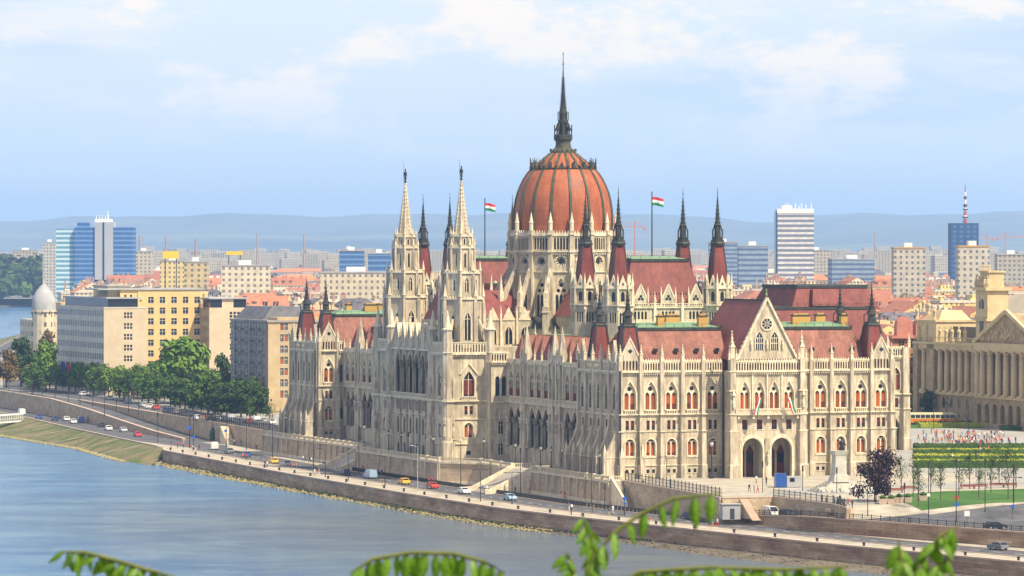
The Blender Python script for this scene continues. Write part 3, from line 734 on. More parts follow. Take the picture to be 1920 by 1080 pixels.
# ---- river front between the towers
def river_front():
    P = part('river_front'); m = MB(STONE); U = -6.2; v0, v1 = 104.4, 135.6
    fr = face_frame((U, v0), (U, v1), (-1, 0)); m.frame(*fr); L = v1-v0; k = 4.7
    cs = [(v1-(107.4+k*i)) for i in range(6)]; cs.sort()
    b = [0]+[(cs[i]+cs[i+1])/2 for i in range(5)]+[L]
    for i, c in enumerate(cs):
        a0, a1 = b[i], b[i+1]; m.M(STONE)
        m.wall(a0, a1, 0, 3.4, [dict(c=c, hw=1.0, zs=.4, zp=1.9, h=1.1)], 0, .2); m.M(PANE); m.box(c-1.2, c+1.2, .2, .25, 0, 3.3); m.M(STONE)
        lo = dict(c=c, hw=.78, zs=5., zp=8., h=1.3); m.wall(a0, a1, 3.4, 9.8, [lo], 0, .16); put('window', lanc(1.6, 4.3, mull=0), P, onfw(fr, c, 5.)); m.M(TRIM); m.band(lo, .2, -.1, .02)
        m.M(STONE); m.wall(a0, a1, 9.8, 13.6, [dict(c=c+x*.95, hw=.32, zs=10.6, zp=12.9) for x in (-1, 0, 1)], 0, .12)
        for x in (-1, 0, 1): put('window', WR, P, onfw(fr, c+x*.95, 10.6)@T(0,0,0,0,(.9,1,1.15)))
        o = dict(c=c, hw=1.95, zs=14.6, zp=21.4, h=3.1); m.M(STONE2); m.wall(a0, a1, 13.6, 25.4, [o], 0, .45); m.M(TRIM); m.band(o, .25, -.18, 0, legs=False)
        string(m, a0, a1, 9.8, .3, .25); string(m, a0, a1, 13.5, .5, .7); balustrade(m, a0, a1, 13.7, -.5, 1.1); m.box(a0, a1, -.5, .1, 24.9, 25.4)
        for x in (a0, a1):
            m.smooth = True; m.M(STONE); m.lathe(x, .0, [(.6, 13.8), (.48, 14.4), (.4, 14.7), (.36, 20.4)], 10); m.smooth = False; m.lathe(x, 0, [(.36, 20.4), (.6, 21.2), (.5, 21.5), (.75, 22.4)], 8)
            m.M(TRIM); m.box(x-.3, x+.3, -.5, 0, 22.4, 25.6); m.lathe(x, -.25, [(.35, 25.6), (.3, 27.4), (.4, 27.5), (.03, 30.4)], 4, .785)
            m.box(x-.2, x+.2, -.35, 0, 0, 13.6)
        # steep stone gable above each bay
        m.M(STONE2); m.ext([(a0+.3, 25.4), (a1-.3, 25.4), (c, 31.2)], -.25, .2)
        m.M(TRIM); m.face([(a1-.3, -.35, 25.4), (a1-.3, 4.5, 25.4), (c, 4.5, 31.3), (c, -.35, 31.3)]); m.face([(a0+.3, -.35, 25.4), (c, -.35, 31.3), (c, 4.5, 31.3), (a0+.3, 4.5, 25.4)])
        m.bar((a0+.1, -.3, 25.4), (c, -.3, 31.6), .3); m.bar((a1-.1, -.3, 25.4), (c, -.3, 31.6), .3)
        m.lathe(c, -.2, [(.2, 31.2), (.3, 31.6), (.03, 32.8)], 5)
    m.frame(); m.M(GLASS); m.box(U+3.2, U+3.4, v0, v1, 13.6, 25); m.M(STONE); m.box(U+.95, U+4.2, v0, v1, 13.2, 13.6); m.box(U+.9, U+4.4, v0, v1, 24.8, 25.3)  # dark glass back wall stands in for the deep shade inside the loggia
    m.box(U+4.4, 12, v0, v1, 0, 25.4); m.box(3.5, 22, 96, 144, 0, 26.0)
    # stair hall nave running to the dome
    m.M(STONE2); m.box(0, 20, 109, 131, 25.3, 32.)
    for i in range(5):
        u = 2+4*i
        for (vy, n) in ((109, (0, -1)), (131, (0, 1))):
            m.frame(*face_frame((0, vy), (20, vy), n)); a = u if n[1] < 0 else 20-u
            o = dict(c=a, hw=.9, zs=26.4, zp=29, h=1.6); m.M(GLASS); m.ext([(a-.9, 26.4), (a+.9, 26.4)]+m.arch(o)[::-1], -.04, .02); m.M(TRIM); m.band(o, .2, -.2, 0); m.box(a-.08, a+.08, -.12, 0, 26.4, 30.5)
            m.ext([(a-1.6, 32), (a+1.6, 32), (a, 35.2)], -.2, .2); m.box(a-2.2, a-1.8, -.5, 0, 25, 33); m.lathe(a-2, -.25, [(.35, 33), (.04, 35.6)], 4, .785)
    m.frame(); m.M(ROOFW); m.loft([[(0,109.4,32), (0,130.6,32), (0,120,39.)], [(20,109.4,32), (20,130.6,32), (20,120,39.)]], cap0=True)
    m.build('wall', P)
    for x in [v1]: pass
    for u in (0.5, 20): 
        for v in (107, 133): put('pinnacle', PINB, P, T(u, v, 26))
river_front()

# ---- assembly halls with four roof turrets each
def hall(vc, fancy=True):
    P = part('assembly_hall'); m = MB(STONE); u0, u1 = 19.5, 43.5; v0, v1 = vc-10.5, vc+10.5
    ru0, ru1 = u0+1.0, u1-1.0
    m.M(STONE2); m.box(ru0+1, ru1-1, v0+.5, v1-.5, 22, 36.2)
    for (pa, pb, n) in (((ru0+1,v0),(ru1-1,v0),(0,-1)), ((ru0,v0+1),(ru0,v1-1),(-1,0)), ((ru1,v0+1),(ru1,v1-1),(1,0))):
        fr = face_frame(pa, pb, n); m.frame(*fr); L = math.dist(pa, pb); q = 3; w = L/q
        m.M(STONE2); m.wall(0, L, 26, 32.2)
        for i in range(q):
            c = w*(i+.5); m.M(STONE)
            m.wall(c-w/2, c+w/2, 32.2, 35.6, [dict(c=c+(j-1.5)*.85, hw=.27, zs=33., zp=34.5, h=.35, n=3) for j in range(4)], 0, .4); m.M(GLASS); m.box(c-2, c+2, .4, .45, 32.5, 35.4); m.M(TRIM)
            string(m, c-w/2, c+w/2, 32.2, .4, .5); m.box(c-w/2, c+w/2, -.35, .1, 35.5, 35.9)
            m.M(STONE2); m.ext([(c-1.55, 35.9), (c+1.55, 35.9), (c+1.55, 37.4), (c, 40.6), (c-1.55, 37.4)], -.15, .3); m.M(TRIM)
            for sg in (-1, 1): m.bar((c+sg*1.7, -.1, 37.3), (c, -.1, 40.9), .32)
            m.M(GLASS)
            for (dx, dz) in ((0, .45), (-.38, -.15), (.38, -.15)): m.ext([(c+dx+.34*math.cos(j*.785), 37.7+dz+.34*math.sin(j*.785)) for j in range(8)], -.2, -.1)
            m.M(TRIM); m.box(c-1.9, c-1.6, -.4, .2, 35.9, 38.4); m.lathe(c-1.75, -.1, [(.28, 38.4), (.03, 40.4)], 4, .785); m.box(c+1.6, c+1.9, -.4, .2, 35.9, 38.4); m.lathe(c+1.75, -.1, [(.28, 38.4), (.03, 40.4)], 4, .785)
            put('pinnacle', PIN, P, onface(fr, c-w/2, 35.6, -.2)); m.box(c-w/2-.3, c-w/2+.3, -.5, 0, 26, 35.7)
            balustrade(m, c-w/2, c+w/2, 35.9, -.3, .7, .5)
    m.frame(); m.build('wall', P)
    r = MB(ROOFH); a0, a1, b0, b1 = ru0+.9, ru1-.9, v0+.9, v1-.9
    roof_hip(r, a0, a1, b0, b1, 36.2, 46.0, (3.2, 3.2, 4.4, 4.4), ROOFH, rise=.6)
    r.M(IRON)
    for k in range(26):
        u = a0+1.6+k*.72; t = .24; y = b0+4.4*t-.1; r.box(u-.05, u+.05, y-.1, y+.1, 36.2+9.8*t, 36.2+9.8*t+.4)
    r.build('roof', P)
    # linking roof towards the dome
    g = MB(ROOFW); d = 1 if vc < 120 else -1
    ve = vc+d*10; vf = 120-d*13
    lo, hi = sorted((ve, vf))
    g.M(STONE2); g.box(25, 38, lo, hi, 22, 33); g.M(ROOFW); g.loft([[(24.6, lo, 33), (38.4, lo, 33), (34, lo, 40), (29, lo, 40)], [(24.6, hi, 33), (38.4, hi, 33), (34, hi, 40), (29, hi, 40)]], cap0=True)
    g.M(COPPER); g.box(28.8, 34.2, lo, hi, 40, 40.4); g.build('linking_roof', P)
    for (u, v) in ((u0, v0), (u1, v0), (u0, v1), (u1, v1)):
        t = MB(STONE); rr = 3.0
        for k in range(8):
            a = k*math.pi/4-math.pi/2; n = (math.cos(a), math.sin(a)); hw = rr*math.tan(math.pi/8)
            t.frame((u+n[0]*rr+n[1]*hw, v+n[1]*rr-n[0]*hw), (-n[1], n[0]))
            t.M(STONE); t.wall(0, 2*hw, 24, 36, [dict(c=hw+x*.6, hw=.2, zs=32.2, zp=34.3, h=.3, n=2) for x in (-1, 0, 1)], 0, .3); t.M(GLASS); t.box(.2, 2*hw-.2, .3, .33, 32, 34.8)
            t.M(TRIM); t.box(-.15, 2*hw+.15, -.35, .1, 36, 36.35); t.M(STONE)
            t.wall(0, 2*hw, 36.3, 40.2, [dict(c=hw, hw=.45, zs=37, zp=38.7, h=.6, n=3)], .25, .3); t.M(GLASS); t.box(hw-.5, hw+.5, .55, .58, 36.6, 39.5)
            t.M(TRIM); t.ext([(.2, 40.1), (2*hw-.2, 40.1), (hw, 43.)], .1, .45); t.M(GLASS); t.ext([(hw-.3, 40.7), (hw+.3, 40.7), (hw, 41.4)], .06, .1)
            t.M(TRIM); t.lathe(0, .1, [(.32, 35), (.32, 40.4), (.4, 40.5), (.03, 43.4)], 4, .785); t.box(-.2, 2*hw+.2, -.1, .3, 39.8, 40.1)
        t.frame(); t.M(ROOFH); q = math.pi/4
        t.lathe(u, v, [(2.9, 39.8), (2.5, 42), (1.45, 49.6)], 4, q); t.M(DARK)
        for k in range(4):
            a = q+k*math.pi/2; t.bar((u+2.5*math.cos(a), v+2.5*math.sin(a), 42), (u+1.45*math.cos(a), v+1.45*math.sin(a), 49.6), .22)
        zr, h = 49.6, 13.2
        t.lathe(u, v, [(1.6, zr), (1.7, zr+.5), (1.5, zr+.8), (1.5, zr+1.2), (1.2, zr+1.3), (1.2, zr+1.9)], 8, .39)
        t.lathe(u, v, [(.8, zr+1.9), (.7, zr+4.4), (.95, zr+4.6), (.6, zr+5.), (.35, zr+8.), (.06, zr+11.6)], 8)
        for k in range(6):
            a = k*math.pi/3; x, y = u+1.25*math.cos(a), v+1.25*math.sin(a); t.bar((x, y, zr+1.2), (x, y, zr+3.6), .13); t.bar((x, y, zr+3.2), (u+.5*math.cos(a), v+.5*math.sin(a), zr+5.2), .14)
        for i in range(6): z = zr+5.2+i*.95; s_ = .62*(1-i*.14)+.06; t.box(u-s_, u+s_, v-s_, v+s_, z, z+.12)
        t.M(IRON); t.lathe(u, v, [(.05, zr+11), (.05, zr+h)], 4); t.lathe(u, v, [(.02, zr+11.7), (.2, zr+11.9), (.02, zr+12.1)], 6)
        t.build('corner_turret', P)
hall(61.5); hall(178.5)

# ---- the dome
def dome():
    P = part('dome'); uc, vc = 31.8, 120.; n = 16; S_ = .1277
    Zy = lambda y: 48.3+(471-y)*S_
    m = MB(STONE); r = 12.4
    m.lathe(uc, vc, [(17.6, 22), (17.6, 30)], 16, math.pi/16); m.M(DARK); m.lathe(uc, vc, [(18, 30), (12.6, 33.)], 16, math.pi/16)
    for k in range(n):
        a = k*2*math.pi/n-math.pi/2+math.pi/16*0; nn = (math.cos(a), math.sin(a)); hw = r*math.tan(math.pi/n)
        fr = ((uc+nn[0]*r+nn[1]*hw, vc+nn[1]*r-nn[0]*hw), (-nn[1], nn[0])); m.frame(*fr)
        m.M(STONE); m.wall(0, 2*hw, 26, 43.5, [dict(c=hw, hw=1.55, zs=30.4, zp=38.4, h=3.6)], 0, .8)
        o = dict(c=hw, hw=1.55, zs=30.4, zp=38.4, h=3.6); m.M(TRIM); m.band(o, .25, -.12, .02)
        w = MB(TRIM); w.wall(-1.7, 1.7, 0, 8., [dict(c=x, hw=.34, zs=.1, zp=7.2, h=.5, n=3) for x in (-.98, 0, .98)], .4, .2)
        w.wall(-1.7, 0, 8., 9.3, [dict(c=-.68, hw=.45, zc=8.55, k='c')], .4, .2); w.wall(0, 1.7, 8., 9.3, [dict(c=.68, hw=.45, zc=8.55, k='c')], .4, .2); w.wall(-1.7, 1.7, 9.3, 11.7, [dict(c=0, hw=.5, zc=9.9, k='c')], .4, .2)
        w.M(GLASS); w.box(-1.7, 1.7, .65, .7, 0, 11.6)
        if k in (0, 15, 14, 13, 12, 1, 2, 3): w.build('tall_window', P).matrix_local = onface(fr, hw, 30.4)
        m.M(STONE); m.wall(0, 2*hw, 43.5, 48.2, [dict(c=hw, hw=1.15, zc=45.9, k='c')], 0, .6)
        q = MB(TRIM)
        q.M(GLASS); q.ext([(1.2*math.cos(j*math.pi/8), 1.2*math.sin(j*math.pi/8)) for j in range(16)], .5, .6); q.M(TRIM)
        for j in range(10):
            b = j*math.pi/5+.3; q.ext([(1.25*math.cos(b-.22), 1.25*math.sin(b-.22)), (1.25*math.cos(b+.22), 1.25*math.sin(b+.22)), (.55*math.cos(b), .55*math.sin(b))][::1], .25, .45)
        if k in (0, 15, 14, 13, 1, 2): q.build('rose_window', P).matrix_local = onface(fr, hw, 45.9)
        m.M(TRIM); m.band(dict(c=hw, hw=1.15, zs=45.9, zp=45.9, h=1.15, k='r'), .3, -.18, .02, legs=False)
        string(m, 0, 2*hw, 43.3, .35, .35); string(m, 0, 2*hw, 48.1, .4, .7)
        m.M(STONE)
        ops = [dict(c=hw+(j-2)*.72, hw=.24, zs=48.7, zp=51.2, h=.4, n=3) for j in range(5)]; m.wall(0.1, 2*hw-.1, 48.4, 52.2, ops, -.35, .4); m.M(GLASS); m.box(.4, 2*hw-.4, .08, .12, 48.5, 52)
        m.M(TRIM); m.box(0, 2*hw, -.55, 0, 51.9, 52.3)
        for j in range(6):
            c = .45+(2*hw-.9)*(j+.5)/6; m.ext([(c-.32, 52.3), (c+.32, 52.3), (c, 53.3)], -.4, -.15)
        for j in range(8):
            c = .45+(2*hw-.9)*(j+.5)/8; m.box(c-.13, c+.13, -.5, 0, 47.5, 48.)
    m.frame()
    for k in range(n):
        a = (k+.5)*2*math.pi/n-math.pi/2; ca, sa = math.cos(a), math.sin(a)
        def p(rr): return (uc+rr*ca, vc+rr*sa)
        O = p(0); m.frame((uc, vc), (ca, sa))    # along the radius
        m.M(STONE2); m.box(12.2, 13.7, -.65, .65, 26, 44); m.box(12.2, 13.4, -.5, .5, 44, 53.2)
        m.M(TRIM); m.box(12.1, 13.6, -.62, .62, 48., 48.5); m.box(12.1, 13.6, -.6, .6, 52.2, 52.6); m.lathe(12.9, 0, [(.5, 53.2), (.5, 55), (.62, 55.1), (.5, 55.3), (.05, 57.6)], 8)
        m.frame()
    m.build('drum', P)
    for k in range(n):
        if k in (5, 6, 7, 8, 9, 10): continue
        a = (k+.5)*2*math.pi/n-math.pi/2; ca, sa = math.cos(a), math.sin(a)
        b = MB(STONE2); b.frame((uc, vc), (ca, sa)); b.box(16.6, 18.4, -.7, .7, 24, 35.2); b.M(TRIM); b.box(16.5, 18.6, -.8, .8, 33.8, 34.1)
        b.M(STONE2)
        # raking arch
        top = [(13.5, 43.0), (17.4, 35.6)]; 
        pts = [(18.2, 35.2), (17.2, 38.0), (13.6, 44.2), (13.6, 42.6), (14.6, 40.2), (15.8, 37.4), (16.6, 35.2)]
        for y in (-.32, .32): b.face([(x, y, z) for x, z in pts])
        for i in range(len(pts)): q1, q2 = pts[i], pts[(i+1) % len(pts)]; b.face([(q1[0], -.32, q1[1]), (q2[0], -.32, q2[1]), (q2[0], .32, q2[1]), (q1[0], .32, q1[1])])
        b.box(13.5, 16.6, -.3, .3, 24, 34.2)
        b.M(TRIM); b.box(16.8, 17.9, -.5, .5, 35.2, 38.6); b.lathe(17.35, 0, [(.62, 38.6), (.5, 38.9), (.04, 42.8)], 4, .785)
        b.build('flying_buttress', P)
    prof = [(11.9, 52.4)]+[(px*S_*.995, Zy(y)) for y, px in ((435,92),(420,93.3),(405,93.5),(390,92.4),(375,90),(360,86),(348,81),(336,75),(326,68.5),(317,60.5),(308,50),(300,40.5),(293,32),(287,25))]
    d = MB(DOME); d.smooth = True
    d.lathe(uc, vc, prof, 64, 0); d.smooth = False; d.M(RIB)
    d.lathe(uc, vc, [(prof[10][0]+.15, Zy(319)), (prof[10][0]+.35, Zy(316.5)), (prof[10][0]-.6, Zy(314))], 32)
    d.build('shell', P)
    for k in range(n):
        a = (k+.5)*2*math.pi/n-math.pi/2; ca, sa = math.cos(a), math.sin(a); b = MB(RIB)
        def pt(rr, z, s): return (uc+rr*ca-s*sa, vc+rr*sa+s*ca, z)
        rings = []
        for (rr, z) in prof: rings.append([pt(rr-.1, z, -.36), pt(rr+.28, z, -.26), pt(rr+.28, z, .26), pt(rr-.1, z, .36)])
        b.loft(rings); b.build('rib', P)
        # crown dormer between ribs
        a2 = k*2*math.pi/n-math.pi/2; b = MB(DARK); b.frame((uc, vc), (math.cos(a2), math.sin(a2)))
        r0 = prof[10][0]; z = Zy(316)
        b.loft([[(r0-.1, -.55, z), (r0+.25, -.55, z), (r0+.25, .55, z), (r0-.1, .55, z)], [(r0-1.2, -.06, z+1.5), (r0+.05, -.06, z+1.5), (r0+.05, .06, z+1.5), (r0-1.2, .06, z+1.5)]], cap0=True)
        b.bar((r0+.1, 0, z+1.4), (r0+.1, 0, z+2.3), .08); b.build('crown_dormer', P)
        b = MB(DARK); b.frame((uc, vc), (ca, sa)); b.box(r0-.1, r0+.45, -.22, .22, z-.3, z+.5)
        for y in (-.3, 0, .3): b.bar((r0+.3, y, z+.4), (r0+.3, y, z+(2.0 if y else 2.6)), .09)
        b.bar((r0+.3, -.32, z+1.4), (r0+.3, .32, z+1.4), .08); b.build('crown_finial', P)
    l = MB(DARK); px = S_; z = Zy
    l.M(RIB); l.lathe(uc, vc, [(24.5*px, z(289)), (24.5*px, z(284)), (22*px, z(282)), (15.5*px, z(277)), (14*px, z(270)), (14*px, z(266)), (17.5*px, z(261))], 16)
    for k in range(16):
        a = k*math.pi/8; l.bar((uc+24*px*math.cos(a), vc+24*px*math.sin(a), z(284)), (uc+24*px*math.cos(a), vc+24*px*math.sin(a), z(279)), .25)
    l.M(DARK); l.lathe(uc, vc, [(17.5*px, z(261)), (17.5*px, z(254)), (16.5*px, z(253)), (16.5*px, z(252))], 16); l.lathe(uc, vc, [(9*px, z(253)), (8.5*px, z(232)), (10*px, z(230)), (10*px, z(226)), (8.5*px, z(224)), (8*px, z(214)), (9*px, z(213)), (5.5*px, z(200)), (3.6*px, z(178)), (1.6*px, z(146)), (.5*px, z(132))], 8)
    for k in range(8):
        a = k*math.pi/4+.39; c, s = math.cos(a), math.sin(a)
        l.bar((uc+16*px*c, vc+16*px*s, z(254)), (uc+16*px*c, vc+16*px*s, z(234)), .22); l.bar((uc+15.6*px*c, vc+15.6*px*s, z(246)), (uc+8*px*c, vc+8*px*s, z(230)), .25); l.bar((uc+11*px*c, vc+11*px*s, z(253)), (uc+10*px*c, vc+10*px*s, z(230)), .22)
        l.bar((uc+9.6*px*c, vc+9.6*px*s, z(226)), (uc+9.6*px*c, vc+9.6*px*s, z(209)), .16)
        for i in range(12):
            t = i/12; rr = (5.6*(1-t)+1.2*t+.7)*px; zz = z(202-60*t); l.box(uc+rr*c-.09, uc+rr*c+.09, vc+rr*s-.09, vc+rr*s+.09, zz, zz+.22)
    l.M(IRON); l.lathe(uc, vc, [(.14, z(140)), (.08, z(104)), (.03, z(97))], 6)
    for y, q in ((138, 2.4), (120, 2.2), (101, 1.5)): l.lathe(uc, vc, [(.03, z(y+2)), (q*px, z(y)), (.03, z(y-2))], 8)
    l.build('lantern_spire', P)
dome()

# ---- projecting block on the square side
def east_block():
    P = part('square_front'); m = MB(STONE); u0, u1, v0, v1 = 62., 116.6, 107., 150.
    fr = ((u0, v0), (1, 0)); m.frame(*fr)
    for i in range(11):
        c = 2.45+4.88*i; a0, a1 = c-2.44, c+2.44; m.M(STONE)
        if i == 10: m.wall(a0, a1, 0, ZL, [dict(c=c-.3, hw=1.5, zs=0, zp=5.4, h=2.6)], 0, 1.2); m.M(PANE); m.box(c-1.9, c+1.3, 1.2, 1.25, 0, 8.4); m.M(STONE)
        else: m.wall(a0, a1, 0, ZL)
        m.wall(a0, a1, ZL, ZM, [dict(c=c, hw=.6, zs=10.4, zp=12.6)], 0, .4); hi = dict(c=c, hw=1.05, zs=14.6, zp=18.4, h=1.7); m.wall(a0, a1, ZM, ZC, [hi], 0, .5)
        if i > 7: put('window', WR1, P, onface(fr, c, 10.4)); put('window', lanc(2.0, 5.5, pane=WOOD), P, onface(fr, c, 14.6)); 
        else: m.M(GLASS); m.box(a0+.5, a1-.5, .5, .55, 10, 20.5)
        m.M(TRIM); m.band(hi, .3, -.15, 0); gallery(m, a0+.3, a1-.3); string(m, a0, a1, ZM, .4, .4); string(m, a0, a1, ZL, .25, .2); pier(m, a0, .8, .8)
        if i > 7: put('pinnacle', PIN, P, onface(fr, a0, ZC+2.3, -.4))
    pier(m, 53.6, 1.8, 1.2); m.frame(); put('pinnacle', PIN, P, T(u1-.2, v0-.5, ZC+2.3))
    m.M(STONE); m.box(u0, u1, v0+1.5, v1, 0, ZC+.2)
    m.frame(*face_frame((u1, v0), (u1, v1), (1, 0))); m.wall(0, v1-v0, 0, ZC+2); m.frame()
    # dormer gable
    m.frame(*fr); c = 45.0; m.M(STONE2); m.box(c-1.4, c+1.4, -.1, 1, ZC+.2, ZC+6.2); m.ext([(c-1.4, ZC+6.2), (c+1.4, ZC+6.2), (c, ZC+9.6)], -.1, 1); m.M(GLASS)
    for x in (-.5, .5): m.ext([(c+x-.32, ZC+3.4), (c+x+.32, ZC+3.4), (c+x+.32, ZC+5), (c+x, ZC+5.5), (c+x-.32, ZC+5)], -.14, 0)
    m.ext([(c, ZC+6.3), (c+.4, ZC+6.8), (c, ZC+7.3), (c-.4, ZC+6.8)], -.14, 0); m.frame()
    m.build('wall', P)
    for x in (43.4, 46.6): put('pinnacle', PINB, P, onface(fr, x, ZC+2.4, -.1))
    r = MB(ROOFW); roof_hip(r, 62, u1-1.6, v0+1.6, v1-1.6, ZC+.3, 34.2, (5, 6.2, 5, 5), ROOFH, DARK, .3); roof_hip(r, 89, 113, v0+8, v1-9, 34, 39.4, (2.6, 3.0, 2.4, 2.4), ROOFH, DARK, .3)
    r.M(ROOFH); r.loft([[(94,v0+6.6,35), (103,v0+6.6,35), (102,v0+8.6,39), (95,v0+8.6,39)], [(94,v0+14,35), (103,v0+14,35), (102,v0+14,39), (95,v0+14,39)]], cap0=True)
    r.build('roof', P)
east_block()
bd = MB(STONE2); bd.box(56, 62.5, 94, 146, 0, ZC); bd.M(DARK); bd.box(15, 56, 94, 146, 0, 26.2); bd.M(COPPER); bd.box(16, 55, 95, 145, 26.2, 26.4); bd.build('central_body', PARL)
EXPO = .55; HAZE = 5.8e-5
SKYTINT = (1.3, 1.06, 1.0); SKYLOW = (4.45, 5.25, 6.0); CLOUD1 = (6.2, 6.1, 6.0); CLOUD2 = (7.8, 6.6, 5.2); CLOUD3 = (3.3, 4.3, 6.0)
ZQ, ZW = -5., -8.6
def at(px, py, z=0.):          # point of the ground level z seen at a place of the photograph
    Y = 8400*(HC-z)/(py-471); return ((px-960)/8400*Y, Y)
def atY(px, Y): return ((px-960)/8400*Y, Y)
def lerp_tab(tab, v):
    for (a, x), (b, y) in zip(tab, tab[1:]):
        if a <= v <= b: return x+(y-x)*(v-a)/(b-a)
    return tab[0][1] if v < tab[0][0] else tab[-1][1]
def smooth(a, b, x):
    t = min(1, max(0, (x-a)/(b-a))); return t*t*(3-2*t)
PAVE = rough_mat('pale_paving', (.29,.26,.21), (.47,.43,.36), .22, brick=None, c3=(.5,.46,.38))
SQUARE = rough_mat('square_paving', (.27,.27,.26), (.36,.35,.33), .06)
ASPH = rough_mat('asphalt', (.06,.063,.075), (.13,.13,.14), .2, rough=.8)
WALLQ = rough_mat('quay_stone', (.28,.17,.11), (.58,.42,.28), .35, stretch=(.25,.25,1), brick=(1.6,.55,.45), c3=(.66,.52,.37), bump=.3)
RETAIN = rough_mat('retaining_stone', (.42,.31,.21), (.60,.47,.33), .4, brick=(1.1,.5,.35), c3=(.64,.53,.38), stretch=(.6,.6,1))
COPING = rough_mat('coping', (.45,.33,.25), (.55,.43,.34), .5)
GRASS = rough_mat('grass', (.035,.10,.015), (.07,.16,.025), .08, rough=.95, c3=(.12,.18,.03))
BANK = rough_mat('bank_grass', (.20,.16,.09), (.07,.11,.03), .13, rough=.95, contrast=(.40,.60), c3=(.22,.18,.11), detail=9)
MUD = rough_mat('mud', (.10,.085,.065), (.18,.15,.115), .15, c3=(.22,.19,.145), stretch=(.3,1,1))
ROCKM = rough_mat('rubble_stone', (.16,.14,.07), (.36,.31,.17), .7)
WHITE = plain('white_paint', (.78,.78,.76), .5)
SCRUB = rough_mat('city_ground', (.10,.12,.07), (.30,.27,.22), .012, detail=8)

def struct_poly(name, pts, z, mat, side=None, zb=None, kind='structure', uv=True, **k):
    P2 = [W(*p) for p in pts] if uv else pts
    a = sum(P2[i][0]*P2[(i+1) % len(P2)][1]-P2[(i+1) % len(P2)][0]*P2[i][1] for i in range(len(P2)))
    if a < 0: P2 = P2[::-1]
    m = MB(mat); zf = z if callable(z) else (lambda x, y: z)
    m.face([(x, y, zf(x, y)) for x, y in P2])
    if side:
        m.M(side)
        for i in range(len(P2)):
            p, q = P2[i], P2[(i+1) % len(P2)]
            m.face([(p[0],p[1],zb), (q[0],q[1],zb), (q[0],q[1],zf(*q)), (p[0],p[1],zf(*p))])
    return m.build(name, kind=kind, **k)
def strip(name, line, w0, w1, z, mat, vs, kind='structure', **k):   # strip between two offsets of a u(v) line
    m = MB(mat); zf = z if callable(z) else (lambda v: z); L = []
    for v in vs:
        u = line(v) if callable(line) else lerp_tab(line, v)
        a = W(u+w0, v); b = W(u+w1, v); L.append(((*a, zf(v)), (*b, zf(v))))
    for (a, b), (c, d) in zip(L, L[1:]): m.face([a, b, d, c])
    return m.build(name, kind=kind, **k)
frange = lambda a, b, s: [a+s*i for i in range(int((b-a)/s+.5)+1)]

EDGE = [(-330, 35), (-260, 15), (-194.6, -.4), (-136.5, -13.2), (-75.9, -22.5), (-46.4, -27), (-12.4, -31), (45, -31.6), (131.7, -30.9), (273.6, -25.7), (285, -22), (297, -20.5), (415, -13), (521, -4.6), (664, 5), (1080, 96), (1972, 342)]
WLINE = [(252, .5), (407, 9), (529, 15.5), (664, 20.6), (1080, 118), (1972, 365)]
SLINE = [(-330, 70), (-220, 30), (-165, 18), (-130, 8), (-101, -1.5), (-50, -2.)]      # foot of the wall along the quay road, to the south
E_ = lambda v: lerp_tab(EDGE, v)

